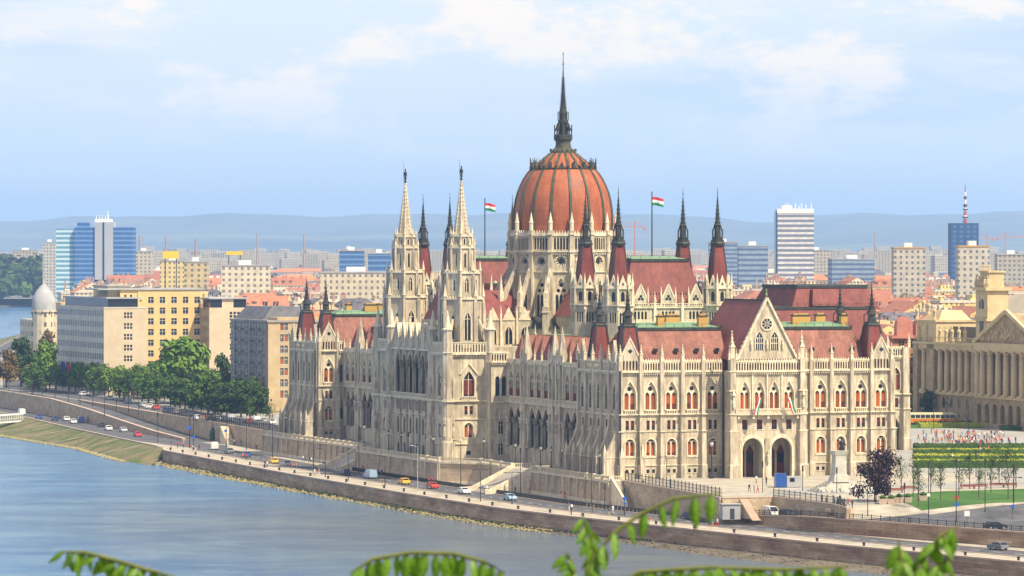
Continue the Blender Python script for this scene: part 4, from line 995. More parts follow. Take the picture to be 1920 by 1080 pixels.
# river: one sheet
def water():
    m, nt, b = newmat('river_water')
    tc = N(nt, 'ShaderNodeTexCoord'); mp = N(nt, 'ShaderNodeMapping', i={'Scale': (.16, .10, 1), 'Rotation': (0, 0, .10)}); nt.links.new(tc.outputs['Object'], mp.inputs[0])
    n1 = N(nt, 'ShaderNodeTexNoise', i={'Scale': 1., 'Detail': 9, 'Roughness': .68}); n2 = N(nt, 'ShaderNodeTexNoise', i={'Scale': .12, 'Detail': 4})
    nt.links.new(mp.outputs[0], n1.inputs['Vector']); nt.links.new(mp.outputs[0], n2.inputs['Vector'])
    mp3 = N(nt, 'ShaderNodeMapping', i={'Scale': (.035, .05, 1), 'Rotation': (0, 0, .25)}); nt.links.new(tc.outputs['Object'], mp3.inputs[0]); n3 = N(nt, 'ShaderNodeTexNoise', i={'Scale': 1., 'Detail': 10, 'Roughness': .72, 'Distortion': .6}); nt.links.new(mp3.outputs[0], n3.inputs['Vector'])
    bp = N(nt, 'ShaderNodeBump', i={'Strength': 1., 'Distance': 1.3}); ad = N(nt, 'ShaderNodeMath', operation='MULTIPLY_ADD', i={1: 1.6}); nt.links.new(n3.outputs['Fac'], ad.inputs[0]); nt.links.new(n1.outputs['Fac'], ad.inputs[2]); nt.links.new(ad.outputs[0], bp.inputs['Height']); nt.links.new(bp.outputs[0], b.inputs['Normal'])
    cr = N(nt, 'ShaderNodeValToRGB'); e = cr.color_ramp.elements; e[0].position = .38; e[0].color = (.035,.16,.42,1); e[1].position = .62; e[1].color = (.09,.21,.34,1)
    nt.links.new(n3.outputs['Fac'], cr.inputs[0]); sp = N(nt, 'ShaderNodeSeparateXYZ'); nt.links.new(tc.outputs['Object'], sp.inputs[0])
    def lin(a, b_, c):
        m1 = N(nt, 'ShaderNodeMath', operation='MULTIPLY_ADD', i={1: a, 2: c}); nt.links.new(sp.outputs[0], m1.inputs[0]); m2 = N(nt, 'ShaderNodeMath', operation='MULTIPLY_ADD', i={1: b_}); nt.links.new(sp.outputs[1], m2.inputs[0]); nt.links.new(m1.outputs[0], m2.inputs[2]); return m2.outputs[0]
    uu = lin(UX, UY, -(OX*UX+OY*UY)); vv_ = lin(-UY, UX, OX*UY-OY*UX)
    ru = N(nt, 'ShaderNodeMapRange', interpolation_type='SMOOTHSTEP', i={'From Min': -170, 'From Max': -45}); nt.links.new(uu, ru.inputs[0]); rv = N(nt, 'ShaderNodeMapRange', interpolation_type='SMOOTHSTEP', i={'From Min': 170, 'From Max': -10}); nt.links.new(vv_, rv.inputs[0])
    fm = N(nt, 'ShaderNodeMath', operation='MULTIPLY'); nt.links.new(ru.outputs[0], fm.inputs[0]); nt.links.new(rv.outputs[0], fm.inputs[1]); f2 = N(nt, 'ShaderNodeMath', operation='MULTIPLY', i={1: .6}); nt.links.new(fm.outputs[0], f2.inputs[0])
    palace_refl = N(nt, 'ShaderNodeMixRGB', i={2: (.15,.135,.085,1)}); nt.links.new(f2.outputs[0], palace_refl.inputs[0]); nt.links.new(cr.outputs[0], palace_refl.inputs[1]); nt.links.new(palace_refl.outputs[0], b.inputs['Base Color'])  # brown reflection of the palace mixed into the water colour near the quay
    mr = N(nt, 'ShaderNodeMapRange', i={'From Min': .35, 'From Max': .65, 'To Min': .05, 'To Max': .22}); nt.links.new(n3.outputs['Fac'], mr.inputs[0]); nt.links.new(mr.outputs[0], b.inputs['Roughness'])
    b.inputs['IOR'].default_value = 1.33; b.inputs['Specular IOR Level'].default_value = .75
    return m
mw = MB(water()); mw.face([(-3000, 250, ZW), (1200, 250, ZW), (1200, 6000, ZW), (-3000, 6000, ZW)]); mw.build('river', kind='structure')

# the quay level
vs = frange(-330, 285, 15)
vq = [v for v in vs]+[297, 340, 380, 415, 470, 521, 590, 664, 800, 1080, 1972]
def inner(v): return lerp_tab(SLINE, v) if v < -50 else (6 if v < 252 else lerp_tab(WLINE, v)+.3)
m = MB(PAVE)
for v, w_ in zip(vq, vq[1:]):
    a, b, c, d = W(E_(v), v), W(inner(v), v), W(inner(w_), w_), W(E_(w_), w_); m.face([(*a, ZQ), (*b, ZQ), (*c, ZQ), (*d, ZQ)])
m.build('quay_pavement', kind='structure')
RW0, RW1 = 8.6, 17.6
def rl(v): 
    return E_(v) + (smooth(285, 330, v)*-8 if v > 285 else 0)
vr = [v for v in vq]
m = MB(ASPH); L = []
for v in vr:
    w0 = RW0-8.*smooth(270, 330, v); w1 = RW1+ (0 if v < 285 else min(12, (v-285)*.2)); 
    if v > 290: w1 = min(w1, lerp_tab(WLINE, v)-E_(v)-(9.6 if v > 330 else 4))
    L.append((W(E_(v)+w0, v), W(E_(v)+w1, v)))
for (a, b), (c, d) in zip(L, L[1:]): m.face([(*a, ZQ+.006), (*b, ZQ+.006), (*d, ZQ+.006), (*c, ZQ+.006)])
m.build('quay_road', kind='structure')
m = MB(WHITE)
for v in frange(-320, 280, 6):
    a = E_(v)+(RW0+RW1)/2; b = E_(v+2.5)+(RW0+RW1)/2
    p, q, r_, s_ = W(a-.09, v), W(a+.09, v), W(b+.09, v+2.5), W(b-.09, v+2.5); m.face([(*p, ZQ+.012), (*q, ZQ+.012), (*r_, ZQ+.012), (*s_, ZQ+.012)])
m.build('road_marking', kind='structure')
for w0, w1, nm in ((RW0-.3, RW0, 'kerb'), (RW1, RW1+.3, 'kerb')):
    m = MB(COPING)
    for v, w_ in zip(vs, vs[1:]):
        m.prism([W(E_(v)+w0, v), W(E_(v)+w1, v), W(E_(w_)+w1, w_), W(E_(w_)+w0, w_)], ZQ-.05, ZQ+.14)
    m.build(nm, kind='structure')
# quay wall
m = MB(WALLQ)
vw = frange(-330, 285, 7.5)
for v, w_ in zip(vw, vw[1:]):
    a, b = W(E_(v), v), W(E_(w_), w_); a2, b2 = W(E_(v)-.45, v), W(E_(w_)-.45, w_)
    m.face([(*a2, ZW-1), (*a, ZQ), (*b, ZQ), (*b2, ZW-1)])
e0 = W(E_(285), 285); e1 = W(E_(285)+2, 286.2); m.face([(*W(E_(285)-.45, 285), ZW-1), (*e1, ZW-1), (*e1, ZQ), (*e0, ZQ)])
QW = m.build('quay_wall', label='long reddish stone quay wall along the river below the promenade', cat='wall')
m = MB(COPING)
for v, w_ in zip(vw, vw[1:]): m.prism([W(E_(v)-.25, v), W(E_(v)+.75, v), W(E_(w_)+.75, w_), W(E_(w_)-.25, w_)], ZQ-.1, ZQ+.22)
m.build('coping', QW)
# mud and rubble at the foot
m = MB(MUD)
def mudw(v): return 2.2+5.5*smooth(-55, -120, v) if v < 0 else 2.2+1.5*smooth(60, 250, v)+math.sin(v*.21)*.4
for v, w_ in zip(vw, vw[1:]):
    m.face([(*W(E_(v)-.2, v), ZW+.75), (*W(E_(w_)-.2, w_), ZW+.75), (*W(E_(w_)-mudw(w_), w_), ZW-.15), (*W(E_(v)-mudw(v), v), ZW-.15)])
m.build('mud_shore', kind='structure')
m = MB(ROCKM, MUD); rr = random.Random(5)
for i in range(4600):
    v = rr.uniform(-320, 560); 
    if v < 285: f = rr.random(); u = E_(v)-.3-(mudw(v)-.1)*f; z = ZW+.75-.9*f
    else: wd = 17; u = lerp_tab([(285,-33.4),(297,-32.5),(372,-25.5),(462,-26),(560,-22)], v)+rr.uniform(-.8, 1.4); z = ZW-.05
    if v < -50 and rr.random() < .55: u = E_(v)-mudw(v)+rr.uniform(-.6, .6); z = ZW-.1
    m.M(MUD if v < -40 else ROCKM); s = rr.uniform(.2, .55)*(1 if v < 285 else 1.2)*(.7 if v < -40 else 1); x, y = W(u, v); a = rr.random()*3
    m.lathe(x, y, [(s*.8, z-.2), (s*rr.uniform(.7, 1), z+s*.35), (s*.35, z+s*.7)], 5, a)
m.build('rubble', kind='stuff', label='pale rubble and weeds along the waterline below the quay wall')
m = MB(GRASS)
for i in range(2600):
    v = rr.gauss(rr.choice([-5, 40, 60, 100, 150, 210]), 14); v = max(-60, min(280, v)); f = rr.uniform(0, .5); u = E_(v)-.25-mudw(v)*f; x, y = W(u, v); z = ZW+.6-.8*f; s = rr.uniform(.2, .5); a = rr.random()*3
    m.face([(x-s*math.cos(a)*.5, y-s*math.sin(a)*.5, z), (x+s*math.cos(a)*.5, y+s*math.sin(a)*.5, z), (x, y, z+s)])
m.build('waterside_weeds', kind='stuff', label='green weeds growing at the foot of the quay wall')
# sloping grass bank
m = MB(BANK); vb = [285, 297, 320, 340, 372, 415, 462, 521, 600, 700, 1080, 1972]
BOT = [(285, -33), (297, -32), (372, -25), (462, -25.7), (560, -20), (700, -12), (1080, 80), (1972, 325)]
for v, w_ in zip(vb, vb[1:]):
    m.face([(*W(lerp_tab(BOT, v), v), ZW-.3), (*W(E_(v), v), ZQ), (*W(E_(w_), w_), ZQ), (*W(lerp_tab(BOT, w_), w_), ZW-.3)])
m.face([(*W(E_(285)-.1, 285), ZQ), (*W(-33, 285), ZW-.3), (*W(-32.4, 262), ZW-.2), (*W(E_(280)-.5, 280), ZW+1.6)][::-1])
m.build('river_bank', kind='structure')
m = MB(PAVE)
for v in (335, 372, 408, 446, 486, 528):
    n = 8
    for i in range(n):
        f0, f1 = i/n, (i+1)/n
        def q(f, dv): vv = v-22*f+dv; b = lerp_tab(BOT, vv); t = E_(vv); return (*W(b+(t-b)*f, vv), ZW-.3+(ZQ-ZW+.3)*f+.06)
        m.face([q(f0, -.6), q(f1, -.6), q(f1, .6), q(f0, .6)])
m.build('bank_path', kind='structure')
m = MB(COPING)
for v, w_ in zip(vb[1:], vb[2:8]): m.prism([W(E_(v)-.3, v), W(E_(v)+.3, v), W(E_(w_)+.3, w_), W(E_(w_)-.3, w_)], ZQ-.1, ZQ+.2)
m.build('kerb', kind='structure')

# upper ground: one sheet from the river wall to the horizon
wl = [(v, lerp_tab(WLINE, v)) for v in (252, 320, 407, 529, 664, 1080, 1972)]
far = [UV(-480, 4560), UV(-2600, 4560), UV(-9000, 9000), UV(-9000, 36000), UV(9000, 36000), UV(9000, 900)]
FE1 = [(-2, -9), (-4.8, -42), (-7.6, -76)]; FE2 = [(3.4, -76), (4.0, -104)]
poly = [(-5, -8)]+FE1+FE2+[(3.6, -84), (300, -84)]+far[::-1]+[(u, v) for v, u in reversed(wl)]+[(-5, 248)]
def hillz(x, y): return 0.
struct_poly('ground', poly, 0., SQUARE)
GZ = lambda v, u=2.4: -2.6*smooth(-90, -112, v+.5*(min(max(u, 2.4), 50)-2.4))
m = MB(SQUARE); us = [2.4, 5, 8, 11, 14, 18, 22, 27, 32, 38, 44, 50, 70, 120, 320]; vv = [-84-3*i for i in range(23)]+[-330]
ul = lambda v: 3.9 if v > -104 else max(2.4, lerp_tab(SLINE, v)+.9)
for v, w_ in zip(vv, vv[1:]):
    for a, b in zip(us, us[1:]):
        A, B, C_, D = (max(a, ul(v)) if a > 2.4 else ul(v), v), (max(b, ul(v)), v), (max(b, ul(w_)), w_), (max(a, ul(w_)) if a > 2.4 else ul(w_), w_)
        m.M(ASPH if v < -108 else SQUARE); m.face([(*W(*p), GZ(p[1], p[0])) for p in (A, B, C_, D)])
m.build('sloping_ground', kind='structure')
# shelf road between the lower and upper walls
RZ = lambda v: -5+2.4*smooth(-50, -104, v)
m = MB(ASPH); vv = [-50-6*i for i in range(14)]
for v, w_ in zip(vv, vv[1:]):
    hi = lambda t: (-6.2 if t > -75 else 2.2) if t > -98 else 2.6
    hi = lambda t: lerp_tab([(-140, 14), (-112, 2.8), (-104, 4.0), (-98, 3.9), (-76, 3.4), (-74, -4), (-50, -4.2)], t)
    lo = lambda t: lerp_tab(SLINE, t)-0.
    lo2 = lambda t: max(lo(t), -12)
    m.face([(*W(lo(v)-(6 if v > -76 else 0), v), RZ(v)+.004), (*W(hi(v)+2, v), RZ(v)+.004), (*W(hi(w_)+2, w_), RZ(w_)+.004), (*W(lo(w_)-(6 if w_ > -76 else 0), w_), RZ(w_)+.004)])
m.build('ramp_road', kind='structure')

def wall_line(name, pts, zt, zb, th, mat, cop, label, fence=None, parent=None):
    """retaining wall along plan points; zt, zb give top and foot height per point"""
    m = MB(mat); c = MB(cop)
    for i in range(len(pts)-1):
        a, b = W(*pts[i]), W(*pts[i+1]); d = Vector((b[0]-a[0], b[1]-a[1])).normalized(); n = (-d.y*th/2, d.x*th/2); n2 = (n[0]*1.25, n[1]*1.25)
        m.loft([[(a[0]+n[0],a[1]+n[1],zb[i]), (a[0]-n[0],a[1]-n[1],zb[i]), (b[0]-n[0],b[1]-n[1],zb[i+1]), (b[0]+n[0],b[1]+n[1],zb[i+1])], [(a[0]+n[0],a[1]+n[1],zt[i]), (a[0]-n[0],a[1]-n[1],zt[i]), (b[0]-n[0],b[1]-n[1],zt[i+1]), (b[0]+n[0],b[1]+n[1],zt[i+1])]])
        c.loft([[(a[0]+n2[0],a[1]+n2[1],zt[i]), (a[0]-n2[0],a[1]-n2[1],zt[i]), (b[0]-n2[0],b[1]-n2[1],zt[i+1]), (b[0]+n2[0],b[1]+n2[1],zt[i+1])], [(a[0]+n2[0],a[1]+n2[1],zt[i]+.22), (a[0]-n2[0],a[1]-n2[1],zt[i]+.22), (b[0]-n2[0],b[1]-n2[1],zt[i+1]+.22), (b[0]+n2[0],b[1]+n2[1],zt[i+1]+.22)]])
    o = m.build(name, label=label, cat='wall'); c.build('coping', o)
    return o
def fence_line(pts, zs, h, label, step=2.4, col=None):
    col = col or IRON; m = MB(col)
    for i in range(len(pts)-1):
        a, b = W(*pts[i]), W(*pts[i+1]); L = math.dist(a, b); n = max(1, int(L/.5))
        for j in range(n+1):
            t = j/n; x = a[0]+(b[0]-a[0])*t; y = a[1]+(b[1]-a[1])*t; z = zs[i]+(zs[i+1]-zs[i])*t
            w = .16 if j % 5 == 0 else .045; hh = h*1.12 if j % 5 == 0 else h*.95; m.box(x-w/2, x+w/2, y-w/2, y+w/2, z, z+hh)
        for f in (.1, .9): m.bar((*a, zs[i]+h*f), (*b, zs[i+1]+h*f), .09)
        m.bar((*a, zs[i]+h*.5), (*b, zs[i+1]+h*.5), .05)
    return m.build('railing', label=label, cat='railing')
wall_line('retaining_wall', FE1+[(3.4, -76.3)], [0, 0, 0, 0], [ZQ]*4, .8, RETAIN, COPING, 'beige stone retaining wall with a black railing right of the side stairs')
wall_line('retaining_wall', FE2+[(2.6, -114)], [0, 0, -.1], [ZQ]*3, .8, RETAIN, COPING, 'short stone retaining wall behind the parked white van')
fence_line(FE1, [.22]*3, 1.7, 'black iron railing sloping down from the palace corner to the steps')
fence_line(FE2+[(2.6, -113)], [.22, .22, .1], 1.4, 'black iron railing above the wall behind the white van')
lw = [(lerp_tab(SLINE, v), v) for v in (-50, -76, -101, -115, -130, -165, -220, -330)]
lz = [RZ(v)+(.3 if v < -60 else .05) for u, v in lw]; lz = [max(z, -4.9) for z in lz]
wall_line('embankment_wall', lw, lz, [ZQ-.1]*len(lw), .9, WALLQ, COPING, 'long rough stone wall between the quay road and the higher road')
fence_line(lw, [z+.2 for z in lz], 1.0, 'thin black railing on the long wall above the quay road')
# steps at the end of the upper wall
m = MB(COPING)
for i in range(14):
    a, b, c_, d = W(-4.4, -76-.5*i-1), W(-2.6, -76-.5*i-1), W(-2.6, -76-.5*i-1.51), W(-4.4, -76-.5*i-1.51)
    m.prism([a, d, c_, b], RZ(-80)-.2, -.3*i-.1 if -.3*i > -4.2 else -4.1)
m.build('steps', label='narrow light steps beside the black railing near the white van', cat='steps')

# ---- terraces and stairs in front of the palace
def terrace(pts, close, label, inner_u, pil=True):
    pl = pts+[(inner_u, pts[-1][1]), (inner_u, pts[0][1])]
    Pw = [W(*p) for p in pl]
    m = MB(PAVE); m.face([(x, y, .02) for x, y in Pw]); 
    if sum(Pw[i][0]*Pw[(i+1)%len(Pw)][1]-Pw[(i+1)%len(Pw)][0]*Pw[i][1] for i in range(len(Pw))) < 0: pass
    T_ = m.build('terrace', label=label, cat='terrace')
    w = MB(RETAIN); b = MB(TRIM)
    for i in range(len(pts)-1):
        p, q = pts[i], pts[i+1]; d = Vector((q[0]-p[0], q[1]-p[1])); L = d.length; d.normalize()
        n = Vector((d.y, -d.x))
        if n.x > 0: n = -n
        A = W(*p); B = W(*q); t = Vector((B[0]-A[0], B[1]-A[1])).normalized(); qn = Vector((-t.y, t.x))
        # is the local +y of frame inward?
        nw = (UX*n.x-UY*n.y, UY*n.x+UX*n.y)
        if qn.x*nw[0]+qn.y*nw[1] > 0: A, B = B, A; t = -t
        for mm in (w, b): mm.frame(A, (t.x, t.y))
        w.M(RETAIN); w.loft([[(0,-.5,ZQ),(L,-.5,ZQ),(L,.3,ZQ),(0,.3,ZQ)], [(0,-.1,-.35),(L,-.1,-.35),(L,.3,-.35),(0,.3,-.35)]])
        w.M(TRIM); w.box(0, L, -.35, .4, -.35, .02); w.box(0, L, -.75, .2, ZQ, ZQ+.7)
        k = max(1, round(L/(4.6 if pil else 9)))
        for j in range(k+1):
            a = L*j/k; w.M(STONE2); w.box(a-.35, a+.35, -.62, .2, ZQ, -.3); b.box(a-.3, a+.3, -.28, .28, .02, 1.2)
        balustrade(b, 0, L, .02, 0, 1.05, .5)
    w.build('retaining_wall', T_); b.frame(); b.build('balustrade', T_)
    return T_
terrace([(-1.2, -8.), (-5, -8), (-5, 6), (-5, 24), (-5, 40), (.5, 40)], True, 'stone terrace below the buttressed corner nearest the steps', .3)
terrace([(1., 53.5), (-5, 53.5), (-4, 77), (-11, 86), (-11, 148), (-4, 149.5)], True, 'stone terrace in front of the two river towers', 3., False)
terrace([(.5, 164), (-5, 164), (-5, 216), (-5, 248), (2, 250)], True, 'far stone terrace below the most distant corner of the palace', .3)
def stairs(v0, v1, label):
    T_ = empty('staircase', (*W(-9, (v0+v1)/2), ZQ), 0, label=label, cat='staircase')
    m = MB(PAVE); m.frame((OX, OY), (UX, UY)); n = 26; u0, u1 = -14.5, -4.9
    for i in range(n):
        a = u0+(u1-u0)*i/n; b = u0+(u1-u0)*(i+1)/n; z0, z1 = ZQ+5.02*i/n, ZQ+5.02*(i+1)/n; m.face([(a, v0+.6, z0+.03), (a+.12, v0+.6, z0+.16), (a+.12, v1-.6, z0+.16), (a, v1-.6, z0+.03)][::-1]); m.face([(a+.12, v0+.6, z0+.16), (b, v0+.6, z1+.03), (b, v1-.6, z1+.03), (a+.12, v1-.6, z0+.16)][::-1])  # steps sloped like a ramp so the flight catches the sun
    m.box(u1, 3, v0, v1, -1, .03)
    o = m.build('ramped_treads'); o.parent = T_; o.matrix_parent_inverse = Matrix.Translation(T_.location).inverted()
    for v in (v0, v1-1.):
        s = MB(TRIM); s.frame((OX, OY), (UX, UY))
        pts = [(u0-1.5, ZQ), (u1+.4, ZQ), (u1+.4, 1.0), (u0, ZQ+1.1), (u0-1.5, ZQ+1.0)]
        s.ext(pts, v, v+1.); s.face([(a, v+1., z) for a, z in pts[::-1]])
        o = s.build('stringer_wall'); o.parent = T_; o.matrix_parent_inverse = Matrix.Translation(T_.location).inverted()
stairs(40., 53.5, 'wide sunlit stone staircase between the buttressed corner terrace and the tower terrace')
stairs(149.5, 164., 'wide stone staircase on the far side of the tower terrace')
stairs_small = MB(PAVE)
for i in range(16):
    a = -8.2-.52*i; stairs_small.prism([W(-1.6, a), W(-4.6, a), W(-4.6-.0, a-.56), W(-1.6, a-.56)][::-1], ZQ, -.3*i)
ss = stairs_small.build('staircase', label='narrow steps running down beside the black railing at the palace corner', cat='staircase')
s = MB(TRIM)
A, B = W(-5, -8), W(-5, -17); s.loft([[(*A, ZQ), (*W(-4.5, -8), ZQ), (*W(-4.5, -17), ZQ), (*B, ZQ)], [(*A, 1.), (*W(-4.5, -8), 1.), (*W(-4.5, -17), ZQ+1), (*B, ZQ+1)]]); s.build('stringer_wall', ss)

# retaining wall of the upper road, north of the palace, with the ramp beside it
n1 = [(lerp_tab(WLINE, v), v) for v in (249, 300, 335)]
wall_line('retaining_wall', n1, [0, 0, 0], [ZQ]*3, .9, RETAIN, COPING, 'stone retaining wall with dark railing left of the palace')
n2 = [(lerp_tab(WLINE, v), v) for v in (335, 407, 470, 529)]
wall_line('retaining_wall', n2, [0]*4, [ZQ]*4, .9, RETAIN, COPING, 'low stone wall between the ramp and the tree lined road')
RR = lambda v: ZQ+5*smooth(320, 545, v)
n3 = [(lerp_tab(WLINE, v)-9, v) for v in (330, 370, 415, 470, 530, 600, 664, 1080)]
wall_line('retaining_wall', n3, [RR(v)+.5 for u, v in n3], [ZQ-.1]*len(n3), .8, RETAIN, COPING, 'long sloping stone wall beside the ramp up from the quay')
m = MB(ASPH); va = [318, 335, 370, 415, 470, 530, 600, 664, 1080]
for v, w_ in zip(va, va[1:]):
    m.face([(*W(lerp_tab(WLINE, v)-8.7, v), RR(v)+.01), (*W(lerp_tab(WLINE, v)+(.2 if v > 520 else -.4), v), RR(v)+.01), (*W(lerp_tab(WLINE, w_)+(.2 if w_ > 520 else -.4), w_), RR(w_)+.01), (*W(lerp_tab(WLINE, w_)-8.7, w_), RR(w_)+.01)])
m.build('ramp', kind='structure')
strip('upper_road', WLINE, 1.2, 13, .006, ASPH, [252, 320, 407, 470, 529, 664, 1080, 1972])
fence_line([(lerp_tab(WLINE, v)+.2, v) for v in (249, 300, 350, 400)], [.2]*4, 1.9, 'dark railing on the upper wall left of the palace')
# sloped light wall (side stairs) against the wall left of the palace
m = MB(TRIM)
for i in range(12): m.prism([W(2.6, 302+.6*i), W(.4, 302+.6*i), W(.4, 302.6+.6*i), W(2.6, 302.6+.6*i)][::-1], ZQ, ZQ+.4*(i+1))
m.build('side_steps', label='small light stone steps against the retaining wall left of the palace', cat='steps')

# lawns and paths on the square
LT = [(3, -74), (10, -76), (20, -91), (30, -78), (42.5, -68.5), (63, -65), (140, -57)]; LB = [(3, -110), (21, -108), (41.5, -108), (80, -105), (140, -100)]
def drape(name, us, va, vb, dz, mat, n=8, **k):
    m = MB(mat)
    for a, b in zip(us, us[1:]):
        for i in range(n):
            q = []
            for u, f in ((a, i/n), (b, i/n), (b, (i+1)/n), (a, (i+1)/n)): v = va(u)+(vb(u)-va(u))*f; q.append((*W(u, v), GZ(v, u)+dz))
            m.face(q)
    m.build(name, kind='structure', **k)
T_ = lambda u: lerp_tab([(20, -91), (24, -84), (30, -77), (42.5, -68.5), (63, -65), (140, -57)], u); B_ = lambda u: lerp_tab([(20, -109), (41.5, -108), (80, -105), (140, -100)], u)
drape('lawn', frange(20, 140, 4), T_, B_, .06, GRASS)
drape('path', frange(20, 140, 4), lambda u: T_(u)+9, lambda u: T_(u)+.1, .03, PAVE)
drape('path', frange(20, 72, 4), lambda u: B_(u)-.1, lambda u: B_(u)-3.5, .03, PAVE)
drape('path', frange(4, 20, 2), lambda u: -72, lambda u: -111, .03, PAVE)
struct_poly('forecourt', [(.5, -.2), (-1.5, -9), (-6.5, -70), (.5, -74), (16, -50), (62, -38), (80, -30), (80, 0), (40, -6), (24, -6)], .008, PAVE)
YG = rough_mat('yellow_planting', (.20,.24,.02), (.38,.38,.05), .4, rough=.95)
HEDG = rough_mat('hedge_green', (.025,.06,.012), (.06,.11,.02), .6, rough=.95)
def hedge_row(x0, x1, y0, y1, h, mat, label, tilt=0.):
    o = empty('planting_bed', ((x0+x1)/2, (y0+y1)/2, 0), tilt, label=label, cat='planting bed')
    m = MB(mat); a, b = (x1-x0)/2, (y1-y0)/2; m.box(-a, a, -b, b, 0, h*.86); r2 = random.Random(int(x0*7+y0))
    for i in range(int((x1-x0)*(y1-y0)*3.2)):
        x, y = r2.uniform(-a, a), r2.uniform(-b, b); s = r2.uniform(.2, .45); an = r2.random()*3; z = h*r2.uniform(.72, .95)
        m.face([(x-s*math.cos(an), y-s*math.sin(an), z), (x+s*math.cos(an), y+s*math.sin(an), z-.1), (x+r2.uniform(-.3,.3), y+.2, z+s*.8)])
    m.build('foliage', o, kind='stuff')
k = 0
for (y0, y1, mt, h, nm) in ((998, 1006, HEDG, 1.4, 'dark green clipped bed, nearest of the striped beds right of the palace'), (1010, 1020, YG, 1.0, 'yellow-green bed just behind the nearest dark one right of the palace'), (1024, 1031, HEDG, 1.3, 'dark green bed in the middle of the striped beds'), (1035, 1048, YG, 1.0, 'broad yellow-green bed in the middle of the striped beds'), (1053, 1062, HEDG, 1.4, 'dark green bed behind the broad yellow-green bed'), (1067, 1078, YG, .9, 'yellow-green bed farthest but one in the stripes'), (1083, 1094, HEDG, 1.5, 'dark green bed in front of the open square with the crowd')):
    hedge_row(y0*.0885+2, y0*.128, y0, y1, h, mt, nm, 0.0)
struct_poly('grass_strip', [(104, 1222), (150, 1222), (156, 1262), (108, 1262)], .03, GRASS, uv=False)
hedge_row(112, 134, 1228, 1234, 1.2, YG, 'yellow-green flower strip in front of the tram')
hedge_row(132, 148, 1206, 1214, 1.2, HEDG, 'dark low hedge in front of the columned museum')
hedge_row(112, 130, 1245, 1249, 1.0, HEDG, 'low hedge beside the tram track')
# ---------------------------------------------------------------- neighbouring buildings
def window_wall(name, col, wcol, cx=2.7, cz=3.4, fx=.42, fz=(.28, .76), jit=.12):
    """plaster wall with rows of small windows, for blocks far behind"""
    m, nt, b = newmat(name)
    tc = N(nt, 'ShaderNodeTexCoord'); sp = N(nt, 'ShaderNodeSeparateXYZ'); nt.links.new(tc.outputs['Object'], sp.inputs[0])
    def mt(op, a, b_=0.):
        x = N(nt, 'ShaderNodeMath', operation=op)
        for i, q in enumerate((a, b_)):
            if isinstance(q, (int, float)): x.inputs[i].default_value = q
            else: nt.links.new(q, x.inputs[i])
        return x.outputs[0]
    s = mt('ADD', sp.outputs[0], sp.outputs[1]); fx_ = mt('FRACT', mt('DIVIDE', s, cx)); fz_ = mt('FRACT', mt('DIVIDE', sp.outputs[2], cz))
    k = mt('MULTIPLY', mt('MULTIPLY', mt('GREATER_THAN', fx_, .5-fx/2), mt('LESS_THAN', fx_, .5+fx/2)), mt('MULTIPLY', mt('GREATER_THAN', fz_, fz[0]), mt('LESS_THAN', fz_, fz[1])))
    no = N(nt, 'ShaderNodeTexNoise', i={'Scale': .25, 'Detail': 5}); nt.links.new(tc.outputs['Object'], no.inputs['Vector'])
    mr = N(nt, 'ShaderNodeMapRange', i={'From Min': .3, 'From Max': .7, 'To Min': .82, 'To Max': 1.12}); nt.links.new(no.outputs['Fac'], mr.inputs[0])
    oi = N(nt, 'ShaderNodeObjectInfo'); m2 = N(nt, 'ShaderNodeMapRange', i={'To Min': 1-jit, 'To Max': 1+jit}); nt.links.new(oi.outputs['Random'], m2.inputs[0])
    hs = N(nt, 'ShaderNodeHueSaturation', i={'Color': (*col, 1)}); nt.links.new(mt('MULTIPLY', mr.outputs[0], m2.outputs[0]), hs.inputs['Value'])
    mx = N(nt, 'ShaderNodeMixRGB', i={2: (*wcol, 1)}); nt.links.new(mt('MULTIPLY', k, .85), mx.inputs[0]); nt.links.new(hs.outputs[0], mx.inputs[1]); nt.links.new(mx.outputs[0], b.inputs['Base Color'])
    b.inputs['Roughness'].default_value = .8; b.inputs['Specular IOR Level'].default_value = .25
    return m
def boxwin(w, h, mat=GLASS, frame=None, d=.25):
    m = MB(mat); m.box(-w/2-.03, w/2+.03, d, d+.04, 0, h)
    if frame: m.M(frame); m.box(-.04, .04, d-.06, d, 0, h); m.box(-w/2, w/2, d-.06, d, h*.6, h*.6+.08); m.box(-w/2-.1, w/2+.1, -.08, d, -.1, 0)
    return m.mesh('window')
def grid_facade(m, fr, L, z0, floors, fh, cols, ww, wh, sill, parent, wm, mat, box, a0=0., a1=None, margin=.6, cap=None, dp=.25):
    """storeys of rectangular openings; box collects the window placings"""
    m.frame(*fr); a1 = L if a1 is None else a1
    for f in range(floors):
        z = z0+f*fh; s = (a1-a0-2*margin)/cols
        ops = [dict(c=a0+margin+s*(i+.5), hw=ww/2, zs=z+sill, zp=z+sill+wh) for i in range(cols)]
        m.M(mat); m.wall(a0, a1, z, z+fh, ops, 0, dp)
        for o in ops: box.append((wm, onface(fr, o['c'], z+sill) @ T(0, 0, 0, 0, (1, dp/.25, 1))))
    m.frame()
def flush_windows(root, box, limit=98, name='window', locx=None):
    box = list(box)
    for me, M in box[:limit]: put(name, me, root, M)
    if box[limit:]:
        m = MB()
        for me, M in box[limit:]:
            n = len(m.v); m.v += [tuple(M @ v.co) for v in me.vertices]
            for p in me.polygons:
                m.M(me.materials[p.material_index]); m.f.append(tuple(n+i for i in p.vertices)); m.mi.append(m.cur); m.sm.append(False)
        m.build(name, root, kind='stuff')

